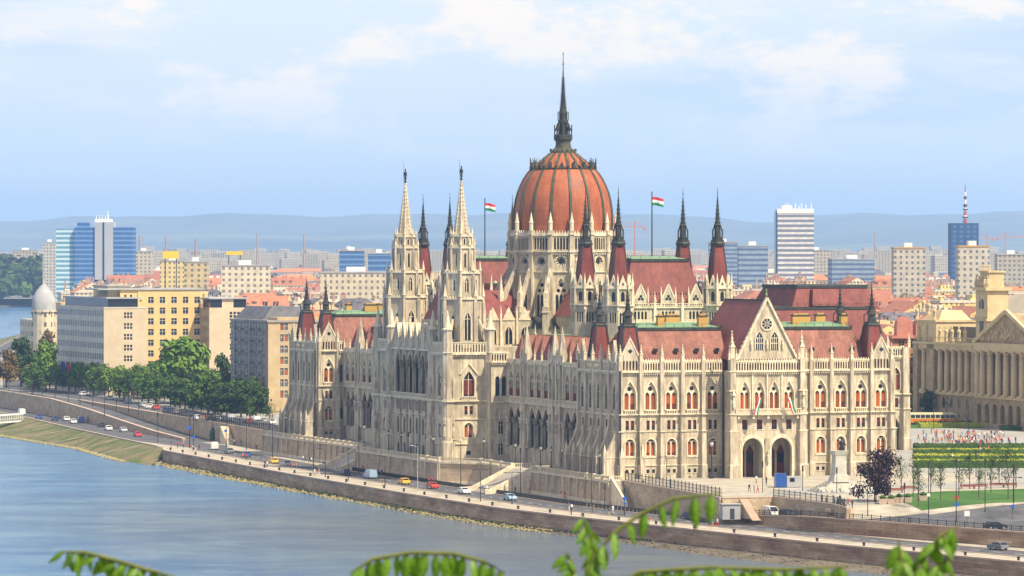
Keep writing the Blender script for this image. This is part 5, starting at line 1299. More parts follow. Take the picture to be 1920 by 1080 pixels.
TRAV = rough_mat('office_stone', (.52,.47,.40), (.62,.57,.49), .2, brick=(2.,.9,.08)); TRAVS = rough_mat('office_stone_warm', (.55,.44,.30), (.63,.52,.37), .2, brick=(2.,.9,.08))
YEL = rough_mat('yellow_render', (.62,.43,.19), (.70,.50,.24), .3); ROOFG = rough_mat('grey_roof', (.30,.31,.33), (.42,.43,.44), .2)
GREYP = rough_mat('grey_render', (.26,.23,.21), (.38,.34,.30), .25, stretch=(1,1,.3)); TANP = rough_mat('tan_render', (.42,.31,.17), (.55,.43,.26), .25)
BLUEG = plain('blue_glass', (.03,.07,.16), .12)
def office():
    root = empty('office_building', (OX, OY, 0), UA, label='large pale stone office block with yellow courtyard wing behind the tree row', cat='office building')
    bx = []; m = MB(TRAV); n = boxwin(.95, 1.9); H = 29.2
    u0, v0 = 34.8, 571.6; v1 = 637.
    fw = face_frame((u0, v0), (u0, v1), (-1, 0)); m.frame(*fw); m.M(TRAV); m.wall(0, 65.4, 0, 1.); m.frame()
    wt = boxwin(1.1, 3.6, BLUEG)
    grid_facade(m, fw, 65.4, 1., 1, 6.4, 26, 1.2, 4.6, 1., root, boxwin(1.2, 4.6, BLUEG), TRAV, bx, dp=.07)
    b2 = []
    grid_facade(m, fw, 65.4, 7.4, 6, 3.62, 27, 1.25, 2.0, .9, root, boxwin(1.25, 2.0), TRAV, b2, dp=.07)
    b2.sort(key=lambda t: -t[1][1][3] if False else t[1][1][3]); bx = b2[:74]+bx+b2[74:]
    fs = face_frame((u0, v0), (u0+14.7, v0), (0, -1)); m.frame(*fs); m.M(TRAVS)
    m.box(0, 14.7, 0, .3, 0, 7.4)
    sw = boxwin(.75, .85)
    s_ = []
    for f in range(6):
        z = 7.4+3.62*f; ops = []
        m.M(TRAVS)
        if f == 0 : m.wall(0, 14.7, z, z+3.62); m.M(GLASS); m.box(7, 13.4, -.04, .02, z-2, z-.4); m.M(TRAVS); m.box(6.8, 13.6, -.6, 0, z-3.6, z-2.2); continue
        for r_ in range(2):
            zz = z+.35+r_*1.1; m.wall(0, 14.7, zz-.35 if r_ == 0 else zz-.1, zz+1.0 if r_ == 0 else z+3.62, [dict(c=7.3+j*1.05, hw=.38, zs=zz, zp=zz+.85) for j in range(3)], 0, .25)
            for j in range(3): s_.append((sw, onface(fs, 7.3+j*1.05, zz)))
        m.M(TRAVS)
    m.frame(); m.M(TRAVS); m.box(u0+.3, u0+14.7, v0+.3, v1, 0, H); m.M(TRAV); m.box(u0-.1, u0+14.8, v0-.1, v1, H-.1, H+.35)
    m.M(GLASS); m.box(u0+2.2, u0+12.5, v0+3, v1-3, H+.35, H+3.1); m.M(ROOFG); m.box(u0+1.5, u0+13.5, v0+2.3, v1-2, H+3.1, H+3.6)
    m.M(TRAVS); m.box(u0+5, u0+13, v0+14, v0+34, H+3.6, H+7.2); m.M(ROOFG); m.box(u0+4.6, u0+13.4, v0+13.6, v0+34.4, H+7.2, H+7.6)
    # yellow courtyard wing
    fy = face_frame((49.5, 583.), (71.5, 583.), (0, -1)); yw = boxwin(1.9, 2.1, GLASS, WHITE); yb = []
    m.frame(*fy); m.M(GLASS); m.box(2, 20, .3, .4, 0, 8); m.M(YEL); m.box(0, 2, 0, .3, 0, 8.1); m.box(20, 22, 0, .3, 0, 8.1)
    for f in range(7):
        z = 8.1+f*3.62; m.M(YEL); ops = [dict(c=1.0, hw=.35, zs=z+1.3, zp=z+2.1)]+[dict(c=4.6+j*4.05, hw=.95, zs=z+.9, zp=z+3.) for j in range(5)]
        m.wall(0, 22, z, z+3.62, ops, 0, .25)
        for j in range(5): yb.append((yw, onface(fy, 4.6+j*4.05, z+.9)))
    m.M(YEL); m.box(0, 22, 0, 14, 33.4, 35.2); m.M(ROOFG); m.box(-14, 22.5, -.4, 16, 35.2, 35.7); m.M(YEL); m.box(-6, 0, 0.3, 12, 29, 35.2); m.box(0,22,.45,14,0,33.4)
    for j in range(2):
        for f in range(2): m.M(GLASS); m.box(-4.6+j*2, -3.9+j*2, .2, .32, 31+f*1.8, 31.8+f*1.8)
    m.frame()
    # far leg of the U
    f2 = face_frame((71.5, 572), (86, 572), (0, -1)); m.M(TRAVS); m.box(71.5, 86, 572.3, 600, 0, H); m.frame(*f2)
    for f in range(7):
        z = 3.78+3.62*f; 
        for r_ in range(2):
            zz = z+.35+r_*1.1; m.M(TRAVS); m.wall(0, 14.5, zz-.35 if r_ == 0 else zz-.1, zz+1.0 if r_ == 0 else z+3.62, [dict(c=7.6+j*1.3, hw=.45, zs=zz, zp=zz+.85) for j in range(3)], 0, .25)
            for j in range(3): s_.append((sw, onface(f2, 7.6+j*1.3, zz)@T(0,0,0,0,(1.2,1,1))))
    m.M(GLASS); m.box(1, 13.5, 2, 12, H, H+2.9); m.M(ROOFG); m.box(.2, 14.3, 1.2, 13, H+2.9, H+3.4); m.M(TRAVS); m.box(5, 9, 1.9, 12, H, H+2.9); m.frame()
    f3 = face_frame((71.5, 572), (71.5, 583), (-1, 0)); grid_facade(m, f3, 11, 3.78, 7, 3.62, 5, .8, 1.8, .9, root, n, TRAV, s_)
    m.build('wall', root)
    allw = yb+s_[:44]+bx; flush_windows(root, yb+[x for x in bx[:60]], 98); flush_windows(root, s_, 0, 'small_window'); flush_windows(root, bx[60:], 0, 'strip_window')
office()
def grey_house():
    root = empty('apartment_building', (OX, OY, 0), UA, label='grey-brown balconied apartment house with dark mansard roof, left of the palace corner', cat='apartment building')
    u0, v0, v1, u1 = 38.2, 390., 430., 56.; m = MB(GREYP); bx = []; H = 27.4
    fw = face_frame((u0, v0), (u0, v1), (-1, 0)); wm = boxwin(1.3, 2.0, GLASS, WHITE)
    m.frame(*fw); m.M(GREYP); m.wall(0, 40, 0, 4); m.frame()
    grid_facade(m, fw, 40, 4, 7, 3.34, 12, 1.3, 2.0, .8, root, wm, GREYP, bx, dp=.08)
    fs = face_frame((u0, v0), (u1, v0), (0, -1)); m.frame(*fs); m.M(TANP); m.wall(0, 17.8, 0, 4); m.frame(); ws = boxwin(.95, 2.2, GLASS, WHITE)
    for f in range(7):
        z = 4+f*3.34; m.frame(*fs); m.M(TANP); m.wall(0, 17.8, z, z+3.34, [dict(c=c, hw=.5, zs=z+.7, zp=z+2.9) for c in (4.3, 5.6, 8., 12.)], 0, .25)
        for i, c in enumerate((4.3, 5.6, 8., 12.)):
            bx.append((ws, onface(fs, c, z+.7)))
            if (f+i) % 3 == 0: m.M(BLIND); m.box(c-.5, c+.5, .18, .24, z+.7, z+2.3)
    m.frame(*fw)
    for f in range(1, 7):
        z = 4+f*3.34
        for (a, b) in ((7.5, 12.), (14.5, 19), (24, 30), (33, 37)):
            m.M(GREYP); m.box(a, b, -1.1, 0, z+.15, z+.35); m.M(IRON)
            m.box(a, b, -1.12, -1.04, z+1.1, z+1.2); 
            for i in range(int((b-a)/.35)): x = a+i*.35; m.box(x, x+.05, -1.1, -1.05, z+.35, z+1.1)
    for a in (5, 22, 38.5): m.M(GREYP); m.box(a-.5, a+.5, -.4, 0, 4, H)
    m.frame(); m.M(TANP); m.box(u0+.3, u1, v0+.3, v1, 0, H); m.M(GREYP); m.box(u0-.4, u1+.2, v0-.4, v1, H-.2, H+.4)
    m.build('wall', root)
    r = MB(ROOFG); r.M(rough_mat('slate', (.09,.09,.11), (.16,.16,.18), .4)); r.frus(u0+1, u1, v0+9, v1, H+.4, u0+4.5, u1-3, v0+11, v1-2, H+4.2); r.M(TANP); r.box(u0+3, u1-1, v0+.5, v0+9.3, H+.4, H+1.2)
    r.build('roof', root); flush_windows(root, bx, 98)
grey_house()
def domed_house():
    x, y = atY(82, 1850); root = empty('domed_building', (x, y, 0), .3, label='cream riverside building with a silvery domed corner tower behind the office block', cat='domed building')
    cr = window_wall('cream_wall', (.60,.52,.38), (.05,.05,.06), 3.4, 4.0, .3)
    m = MB(cr); m.lathe(0, 0, [(4.9, 0), (4.9, 23.), (5.3, 23.2), (5.3, 24.)], 16); m.box(2, 60, 2, 30, 0, 22); m.box(-4, 5, 4, 30, 0, 20); m.M(TANP); m.box(8, 58, 4, 26, 22, 27)
    m.build('wall', root)
    r = MB(ROOFG); r.smooth = True; r.lathe(0, 0, [(5.1, 24.), (5.1, 26), (4.6, 29), (3.4, 31.6), (1.6, 33.8), (.3, 34.8), (.2, 36.4)], 16); r.smooth = False; r.M(GLASS)
    for k in range(10): a = k*math.pi/5; r.box(4.95*math.cos(a)-.3, 4.95*math.cos(a)+.3, 4.95*math.sin(a)-.3, 4.95*math.sin(a)+.3, 22.6, 23.8)
    r.build('dome', root)
domed_house()
def low_orange():
    x, y = at(25, 712); root = empty('pavilion_building', (x, y, 0), .1, label='low building with an orange roof behind the riverside trees at the far left', cat='building')
    m = MB(TANP); m.box(-14, 9, 0, 9, 0, 4); m.M(GLASS); m.box(-13, 8, -.05, .1, 1, 3); m.build('wall', root); r = MB(plain('orange_roof', (.55,.25,.05))); r.box(-15, 9.6, -1, 10, 4, 5.6); r.build('roof', root)
low_orange()

MUS = rough_mat('museum_stone', (.30,.22,.13), (.44,.34,.21), .3, brick=(1.6,.7,.2)); MUSL = rough_mat('museum_pale', (.48,.38,.21), (.62,.50,.30), .4)
MUSC = rough_mat('museum_column', (.48,.37,.22), (.60,.48,.29), .5)
def museum():
    root = empty('museum_building', (OX, OY, 0), UA, label='columned beige museum with pediment, attic statues and a square corner tower', cat='museum building')
    U = 200.; v0, v1 = 180., 283.; m = MB(MUS); bx = []
    fr = face_frame((U, v0), (U, v1), (-1, 0)); A = lambda v: v1-v; L = v1-v0; m.frame(*fr)
    wa = lanc(1.5, 3.6); cols = []
    def colonnade(va, vb, n, z0, z1, y=-.4, r=.85):
        a0, a1 = A(va), A(vb)
        if a0 > a1: a0, a1 = a1, a0
        for i in range(n): cols.append((a0+(a1-a0)*(i+.5)/n, y, z0, z1, r))
    # plinth storeys with windows
    sA = 5.2; k = int(L/sA)
    for i in range(k):
        a0, a1 = sA*i, sA*(i+1); c = (a0+a1)/2; m.M(MUS)
        m.wall(a0, a1, 0, 3.4, [dict(c=c, hw=.7, zs=1, zp=2.6)], 0, .12); m.wall(a0, a1, 3.4, 7.8, [dict(c=c, hw=.8, zs=4.1, zp=6.2, h=.8, k='r')], 0, .12)
        bx.append((boxwin(1.4, 1.6), onfw(fr, c, 1.))); bx.append((boxwin(1.6, 3), onfw(fr, c, 4.1)))
        m.wall(a0, a1, 8.6, 21., [dict(c=c, hw=.9, zs=10, zp=13.5)], 2.4, .4); m.M(GLASS); m.box(c-1, c+1, 2.8, 2.85, 9.8, 19); m.M(MUS)
        m.M(MUSL); m.box(a0, a1, -.7, 2.5, 7.8, 8.6)
    m.M(MUSL); m.box(0, L, -.9, 3, 20.6, 21.9); m.box(0, L, -1.4, 3, 21.9, 22.5); balustrade(m, 0, L, 22.5, -.8, 1.6, 1.1)
    # corner block at the far end, and the pier between colonnade and portico
    m.M(MUS); m.box(0, 3., -1.2, 3, 0, 22.3); m.box(8.5, 13.5, -.9, 3, 0, 22.3); m.M(MUSL)
    pv = A(242); m.M(MUS); m.box(pv-1, pv+9, -1.6, 4, 0, 22.3)
    m.M(GLASS)
    for z in (5, 11, 16): m.ext([(pv+3.4, z), (pv+4.8, z), (pv+4.8, z+2.8), (pv+4.1, z+3.5), (pv+3.4, z+2.8)], -1.66, -1.6)
    colonnade(0, 0, 1, 8.6, 20.6)
    cols.clear()
    for a in (5.6,): cols.append((a, -.2, 8.6, 20.6, .8))
    n = 6
    for i in range(n): cols.append((16.5+(pv-2.5-16.5)*i/(n-1), -.2, 8.6, 20.6, .8))
    # portico
    p0 = pv+9; m.M(MUSL); m.box(p0, p0+40, -6, 2, 21, 23.2); m.M(MUS); m.box(p0, p0+40, -6, 3, 0, 1.2)
    for i in range(8):
        c = p0+2.5+i*4.9; m.M(MUS); m.wall(c-2.45, c+2.45, 1.2, 8.2, [dict(c=c, hw=1.3, zs=1.2, zp=5.2, h=1.3, k='r')], -5.4, 1.2)
        m.M(PANE); m.box(c-1.6, c+1.6, -4.1, -4., 1.2, 7); cols.append((c+2.45-.8, -5, 8.6, 21, .95)); 
    cols.append((p0+.9, -5, 8.6, 21, .95)); m.M(MUS); m.box(p0, p0+40, -4, 2, 8, 8.6); m.M(MUSL); m.box(p0, p0+40, -5.8, 0, 8, 8.6)
    m.M(MUS); m.ext([(p0, 23.2), (p0+40, 23.2), (p0+20, 31.5)], -5.2, 2); m.M(MUSL); m.bar((p0-.6, -5.6, 23.2), (p0+20, -5.6, 32), .9, 1.1); m.bar((p0+40.6, -5.6, 23.2), (p0+20, -5.6, 32), .9, 1.1)
    m.M(MUSC); r2 = random.Random(4)
    for i in range(46):
        a = p0+3+r2.random()*34; top = 23.6+(31-23.6)*(1-abs(a-p0-20)/20); z = 23.6+r2.random()*max(.2, top-25.2); m.lathe(a, -5.3, [(.25, z), (.45, z+.5), (.3, z+1.), (.1, z+1.4)], 5)
    m.M(MUS); m.box(0, L, 3, 40, 0, 21.8)
    m.frame(); m.build('wall', root)
    cm = {}
    for (a, y, z0, z1, r) in cols:
        key = (z1-z0, r)
        if key not in cm:
            c = MB(MUSC); h = z1-z0; c.box(-r*1.25, r*1.25, -r*1.25, r*1.25, 0, .5); c.smooth = True; c.lathe(0, 0, [(r, .5), (r*1.04, h*.3), (r*.84, h-1.2)], 12); c.smooth = False; c.lathe(0, 0, [(r*.84, h-1.2), (r*1.2, h-.3)], 8); c.box(-r*1.3, r*1.3, -r*1.3, r*1.3, h-.3, h); cm[key] = c.mesh('column')
        put('column', cm[key], root, onface(fr, a, z0, y))
    flush_windows(root, bx, 98)
    # corner pavilion attic with statues, hall roof
    t = MB(MUSL); t.frame(*fr); t.box(1, 14, -.4, 12, 22.5, 28.5); t.box(.6, 14.4, -.8, 12.4, 28.2, 28.8); t.frus(2, 13, 1, 11, 28.8, 4, 11, 3, 9, 31.5); t.M(GLASS); t.box(14.5, 34, 4, 5, 22.5, 27); t.M(MUSL)
    t.M(rough_mat('hall_roof', (.42,.37,.28), (.50,.44,.34), .1)); t.loft([[(2, 14, 22), (60, 14, 22), (60, 30, 36), (2, 30, 36)], [(2, 60, 22), (60, 60, 22), (60, 44, 36), (2, 44, 36)]], cap0=True); t.frame(); t.build('attic', root)
    st = MB(MUSL); st.lathe(0, 0, [(.6, 0), (.6, .6), (.42, .8), (.5, 1.6), (.4, 2.2), (.62, 2.8), (.45, 3.2), (.2, 3.4), (.3, 3.7), (.28, 4.0), (.05, 4.3)], 7); st.bar((.4, 0, 2.9), (.9, 0, 2.2), .22); st = st.mesh('statue')
    for a, z in ((1.6, 28.6), (6, 31), (9.5, 30.2), (13.4, 28.6), (3, 23), (8, 23), (17, 23), (21, 23), (25, 23), (29.5, 23), (33.5, 23)): put('statue', st, root, onface(fr, a, z, -.6))
    # square tower
    t = MB(MUSL); ta = pv+4; t.frame(*fr); w = 3.7
    t.box(ta-w, ta+w, -1, 5.4, 22.5, 37.6); t.box(ta-w-.6, ta+w+.6, -1.6, 6, 29, 29.6); t.box(ta-w-.8, ta+w+.8, -1.8, 6.2, 37.4, 38.3); t.box(ta-w+.9, ta+w-.9, -.1, 4.5, 38.3, 42.6); t.box(ta-w+.5, ta+w-.5, -.5, 4.9, 42.4, 42.9)
    t.M(GLASS); o = dict(c=ta, hw=1.5, zs=32.4, zp=33.6, h=1.5, k='r'); t.ext([(ta-1.5, 32.4), (ta+1.5, 32.4)]+t.arch(o)[::-1], -1.1, -1.0); t.box(ta-1.2, ta+1.2, -1.1, -1, 25.5, 29); t.M(MUSC); t.box(ta-.15, ta+.15, -1.2, -1, 32.4, 35)
    for x in (-3.6, -1.8, 0, 1.8, 3.6):
        t.lathe(ta+x, -.9, [(.4, 38.3), (.6, 39.2), (.4, 40.4), (.2, 40.8), (.3, 41.2), (.05, 41.6)], 6); t.lathe(ta+x*.7, .2, [(.35, 42.9), (.15, 43.8), (.28, 44.2), (.03, 44.7)], 6)
    q = t.q; t.frame(); t.build('tower', root)
    m = MB(COPPER); m.frame(*fr); a = p0+17; m.box(a-2.5, a+2.5, 3, 5, 31.5, 34); m.lathe(a-1.6, 4, [(.5, 34), (.9, 35.4), (.4, 36.6), (.1, 37.4)], 6); m.lathe(a+1.2, 4, [(.4, 34), (1.0, 35.5), (.5, 36.4), (.2, 38.6)], 6); m.bar((a-3, 4, 35.4), (a+2.6, 4, 36.2), .7); m.frame(); m.build('bronze_group', root)
museum()
def brick_house():
    root = empty('brick_building', (OX, OY, 0), UA, label='orange-brown brick house with white windows between the palace and the museum', cat='house')
    bm = rough_mat('orange_brick', (.38,.15,.06), (.46,.20,.09), .5, brick=(.6,.25,.2)); m = MB(bm); bx = []
    fr = face_frame((196, 290), (216, 290), (0, -1)); wm = boxwin(1.6, 2.2, GLASS, WHITE)
    m.frame(*fr); m.wall(0, 20, 0, 1); m.frame(); grid_facade(m, fr, 20, 1, 6, 3.7, 5, 1.6, 2.2, .8, root, wm, bm, bx); f2 = face_frame((196, 290), (196, 312), (-1, 0)); grid_facade(m, f2, 22, 1, 6, 3.7, 5, 1.6, 2.2, .8, root, wm, bm, bx)
    m.M(bm); m.box(196.3, 216, 290.3, 312, 0, 23.2); m.build('wall', root)
    r = MB(MUSL); r.M(rough_mat('pink_brick', (.42,.16,.12), (.5,.22,.17), .5)); r.box(195, 217, 289, 313, 23.2, 24)
    for i in range(3): r.frame(*fr); r.ext([(1+6*i, 24), (6+6*i, 24), (6+6*i, 27)]+[(3.5+6*i+2.5*math.cos(t*math.pi/6), 27+2.5*math.sin(t*math.pi/6)) for t in range(1, 6)]+[(1+6*i, 27)], 0, 2)
    r.frame(); r.build('roof_gable', root); flush_windows(root, bx, 98)
brick_house()

# ---- towers standing out of the city
GLB = window_wall('blue_curtain_wall', (.05,.13,.34), (.14,.30,.55), 400., 3.6, 1., (.55, .9), 0.); GLC = window_wall('cyan_curtain_wall', (.14,.32,.42), (.62,.74,.76), 400., 3.6, 1., (.5, .95), 0.)
WST = window_wall('white_striped_wall', (.66,.64,.62), (.10,.12,.20), 400., 3.85, 1., (.42, .98), 0.)
WPAN = window_wall('white_panel_wall', (.46,.42,.35), (.07,.09,.14), 3.2, 3.1, .42, (.28, .74), .2)
def tower_group():
    x, y = atY(176, 3500); k = 3500/8400; root = empty('office_tower', (x, y, 0), 0, label='twin blue glass office towers with a light grey stair core, at the far left', cat='office tower')
    m = MB(GLC); m.box(-72*k, -36*k, 4, 34, 0, 66); m.build('glass_wing', root)
    m = MB(GLB); m.box(-36*k, 2*k, 0, 34, 0, 67); m.box(-34*k, -12*k, 10, 20, 67, 71); m.box(34*k, 72*k, 0, 34, 0, 67); m.box(4*k, 34*k, 1, 30, 0, 26); m.build('glass_wing', root)
    m = MB(rough_mat('light_cladding', (.36,.38,.42), (.42,.44,.48), .1)); m.box(2*k, 16*k, -1.5, 30, 26, 71); m.box(20*k, 36*k, -1.5, 30, 26, 71); m.M(BLUEG); m.box(16*k, 20*k, -.5, 30, 26, 70); m.M(WHITE); m.box(1*k, 31*k, 4, 20, 71, 73.5)
    for a in (3, 9, 14, 20, 26): m.box(a*k, a*k+.5, 5, 5.5, 73.5, 76.5)
    m.box(24*k, 24*k+.6, 8, 8.6, 73, 80); m.build('stair_core', root)
tower_group()
def white_tower():
    x, y = atY(1490, 3500); k = 3500/8400; root = empty('hospital_tower', (x, y, 0), 0, label='white slab tower with dark window bands rising behind the palace, at the right', cat='tower block')
    m = MB(WST); m.box(-32*k, 36*k, 0, 22, 0, 78); m.build('wall', root); m = MB(BLUEG); m.box(-35.5*k, -32*k, .2, 22, 0, 80); m.build('blue_side', root)
    m = MB(WHITE); m.box(-33*k, 36*k, -.3, 22.3, 78, 81.5)
    for a in (-24, -16, -10, 2, 9, 14, 22, 32): m.box(a*k, a*k+.45, 8, 8.5, 81.5, 84+(a % 3))
    m.box(-22*k, -4*k, 5, 15, 81.5, 84); m.build('roof', root)
white_tower()
def antenna_tower():
    x, y = atY(1809, 3300); k = 3300/8400; root = empty('telecom_tower', (x, y, 0), 0, label='dark blue block topped by a striped antenna mast, at the far right', cat='telecom tower')
    gb = window_wall('dark_blue_wall', (.03,.08,.22), (.07,.16,.36), 5., 3.6, .5, (.2, .7), 0.)
    m = MB(gb); m.box(-26*k, 26*k, 0, 22, 0, 69); m.build('wall', root); m = MB(plain('mast_red', (.45,.08,.05))); 
    for i in range(9):
        z = 69+i*2.9; m.M(WHITE if i % 2 else m.mats[0]); m.lathe(11*k-3, 10, [(1.4-.11*i, z), (1.3-.11*i, z+2.9)], 6)
        if i in (1, 3, 4, 6): m.M(IRON); m.lathe(11*k-3, 10, [(2.3-.15*i, z+1), (2.3-.15*i, z+1.9)], 8)
    m.M(IRON); m.lathe(11*k-3, 10, [(.2, 95), (.1, 99)], 4); m.build('antenna_mast', root)
antenna_tower()
def slab(px0, px1, ytop, Y, mat, label, d=16, roofc=None, cat='tower block', name='tower_block'):
    x0, _ = atY(px0, Y); x1, _ = atY(px1, Y); h = HC-(ytop-471)*Y/8400
    root = empty(name, ((x0+x1)/2, Y, 0), 0, label=label, cat=cat); w = (x1-x0)/2
    m = MB(mat); m.box(-w, w, 0, d, 0, h); m.build('wall', root)
    r = MB(roofc or ROOFG); r.box(-w-.3, w+.3, -.3, d+.3, h, h+.8); r.M(WHITE); r.box(-w*.3, w*.2, 3, d-3, h+.8, h+3.2); r.build('roof', root)
WALLS_ = [window_wall('far_cream', (.52,.46,.36), (.10,.10,.12), 3.6, 3.2, .4), window_wall('far_ochre', (.60,.48,.26), (.10,.10,.12), 4., 3.2, .4)]
GRBL = window_wall('blue_grey_wall', (.25,.33,.45), (.06,.10,.22), 400., 3.4, 1., (.3, .75), 0.)
slab(1676, 1735, 466, 2500, WPAN, 'pale panel block with an ochre roof edge, left of the antenna tower', roofc=OCHRE)
slab(1797, 1855, 463, 2350, WPAN, 'pale panel block in front of the dark blue antenna block', roofc=OCHRE)
slab(1385, 1440, 462, 2900, GRBL, 'blue and white banded office block left of the white slab tower')
slab(1330, 1384, 455, 3600, GRBL, 'grey-blue office block behind the spire right of the red hall roof')
slab(636, 682, 471, 3300, GLB, 'dark blue box building among the cream blocks left of the river towers')
slab(640, 668, 468, 4200, WPAN, 'small white panel block behind the dark blue box building')
slab(690, 732, 476, 3000, GLB, 'blue glazed block just left of the river towers')
slab(345, 388, 492, 2700, WALLS_[1], 'white factory-like block with a flat roof right of the blue glass towers')
slab(252, 285, 472, 3900, WALLS_[0], 'pale block directly right of the blue glass towers')
slab(300, 345, 490, 2900, window_wall('cream_flats', (.62,.50,.24), (.12,.10,.10), 3., 3.), 'yellow-cream block below the yellow billboard')
slab(415, 505, 499, 2450, window_wall('long_cream', (.62,.55,.42), (.12,.12,.15), 3.4, 3.1), 'cream apartment slab below the smaller yellow sign', 14)
slab(600, 740, 512, 2300, window_wall('long_cream_b', (.66,.58,.43), (.13,.12,.14), 3., 3.1), 'long cream apartment slab reaching behind the left river tower', 14)
slab(1560, 1640, 487, 3100, GRBL, 'long low blue-grey hall right of the white slab tower', 40)
slab(1500, 1560, 470, 4100, WPAN, 'white block half hidden behind the white slab tower')
slab(1870, 1925, 478, 3000, WPAN, 'white low block at the far right beyond the museum tower')
slab(80, 104, 455, 4300, WPAN, 'stepped white block left of the blue glass towers')
slab(24, 70, 470, 4900, WALLS_[0], 'row of white blocks above the riverside wood at the far left')
YS = plain('yellow_sign', (.80,.55,.02), .5)
for (a, b, yt, yb, Y, lb) in ((305, 335, 471, 485, 2880, 'large yellow billboard right of the blue glass towers'), (424, 455, 471, 478, 3000, 'smaller yellow rooftop sign, the one nearer the palace')):
    x0, _ = atY(a, Y); x1, _ = atY(b, Y); z1 = HC-(yt-471)*Y/8400; z0 = HC-(yb-471)*Y/8400
    o = empty('billboard', ((x0+x1)/2, Y, 0), 0, label=lb, cat='billboard'); m = MB(YS); w = (x1-x0)/2; m.box(-w, w, 0, .6, z0, z1); m.build('panel', o); m = MB(IRON)
    for x in (-w*.7, w*.7): m.box(x-.3, x+.3, .6, 1.2, 0, z1-.5)
    m.build('frame', o)
CHM = rough_mat('chimney_stack', (.30,.2,.17), (.42,.3,.25), .3)
for (px, yt, Y, lb) in ((262, 443, 4200, 'thin factory chimney right of the blue glass towers'), (311, 444, 4600, 'thin chimney above the yellow billboard'), (367, 450, 3900, 'slim chimney with a platform above the white factory block'), (482, 440, 5200, 'tallest thin chimney between the office block and the river towers'), (570, 441, 5600, 'thin chimney above the far corner turrets of the palace'), (1640, 436, 6000, 'thin distant chimney left of the antenna tower')):
    x, y = atY(px, Y); h = HC-(yt-471)*Y/8400; m = MB(CHM); m.lathe(0, 0, [(1.3, 0), (.8, h), (1.0, h+.4)], 10); m.build('factory_chimney', loc=(x, y, 0), label=lb, cat='chimney', group='distant chimneys')
CRM = plain('crane_red', (.50,.16,.08), .5)
for (px, yt, Y, s, lb) in ((1190, 415, 3600, -1, 'thin red tower crane behind the right roof flag'), (1885, 436, 4200, 1, 'orange tower crane right of the antenna tower'), (1850, 440, 5200, -1, 'smaller distant crane beside the antenna tower')):
    x, y = atY(px, Y); h = HC-(yt-471)*Y/8400; o = empty('tower_crane', (x, y, 0), .1, label=lb, cat='crane'); m = MB(CRM); m.box(-.4, .4, -.4, .4, 0, h); m.build('mast', o)
    m = MB(CRM); m.box(-8 if s > 0 else -22, 22 if s > 0 else 8, -.3, .3, h-4.7, h-4.1); m.bar((0, 0, h), (20*s, 0, h-4), .25); m.bar((0, 0, h), (-7*s, 0, h-4), .25); m.box(-8*s-1, -8*s+1, -.6, .6, h-7, h-5); m.build('jib', o)

# ---- the city: blocks with tiled or flat roofs
WALLS = [('cream', window_wall('cream_a', (.60,.46,.27), (.10,.09,.10))), ('pale ochre', window_wall('ochre_a', (.62,.44,.20), (.11,.09,.08))), ('off-white', window_wall('white_a', (.64,.56,.42), (.10,.10,.12))), ('grey', window_wall('grey_a', (.34,.30,.26), (.08,.08,.10))), ('pinkish', window_wall('pink_a', (.55,.38,.30), (.10,.08,.09))), ('yellow', window_wall('yellow_a', (.66,.50,.18), (.12,.10,.07)))]
ROOFS = [('orange tiled', rough_mat('tile_orange', (.40,.15,.07), (.54,.24,.11), .5, rand=.12)), ('brown-red', rough_mat('tile_brown', (.26,.10,.06), (.36,.15,.10), .5, rand=.15)), ('dark slate', rough_mat('slate_b', (.08,.08,.10), (.15,.14,.16), .5, rand=.2)), ('pale flat', rough_mat('flat_pale', (.42,.40,.36), (.55,.52,.46), .4, rand=.1)), ('rust-red', rough_mat('tile_rust', (.30,.12,.07), (.42,.19,.12), .5, rand=.15))]
LAND = [(30, 'riverside wood'), (176, 'blue glass towers'), (320, 'yellow billboard'), (440, 'smaller yellow sign'), (585, 'far corner turrets'), (760, 'left river tower'), (865, 'right river tower'), (910, 'left roof flag'), (1053, 'red dome'), (1190, 'red crane'), (1285, 'farther hall spires'), (1347, 'front hall spire'), (1437, 'great gable'), (1490, 'white slab tower'), (1577, 'farther right turret'), (1642, 'right corner turret'), (1705, 'white panel block'), (1765, 'museum corner statues'), (1820, 'antenna tower'), (1885, 'museum tower')]
def where(px, Y, near=(1400, 1600, 1850, 2100, 2400, 2800)):
    nm = min(LAND, key=lambda t: abs(t[0]-px)); d = px-nm[0]
    s = 'behind' if abs(d) < 8 else ('just left of' if d < 0 else 'just right of') if abs(d) < 28 else ('left of' if d < 0 else 'right of')
    dep = ['front row', 'second row', 'third row', 'fourth row', 'rear row', 'farthest row'][min(5, sum(Y > t for t in near[1:]))]
    return f'{s} {nm[1]}', dep
chm = MB(CHM); chm.box(-.7, .7, -.4, .4, 0, 2.2); chm.M(ROOFS[1][1]); chm.box(-.8, .8, -.5, .5, 2.2, 2.4); CHIM = chm.mesh('chimney')
def bankx(Y):      # east bank of the river
    t = [(1300, -120), (1423, -163), (2000, -250), (2922, -318), (4560, -480)]
    return lerp_tab(t, Y)
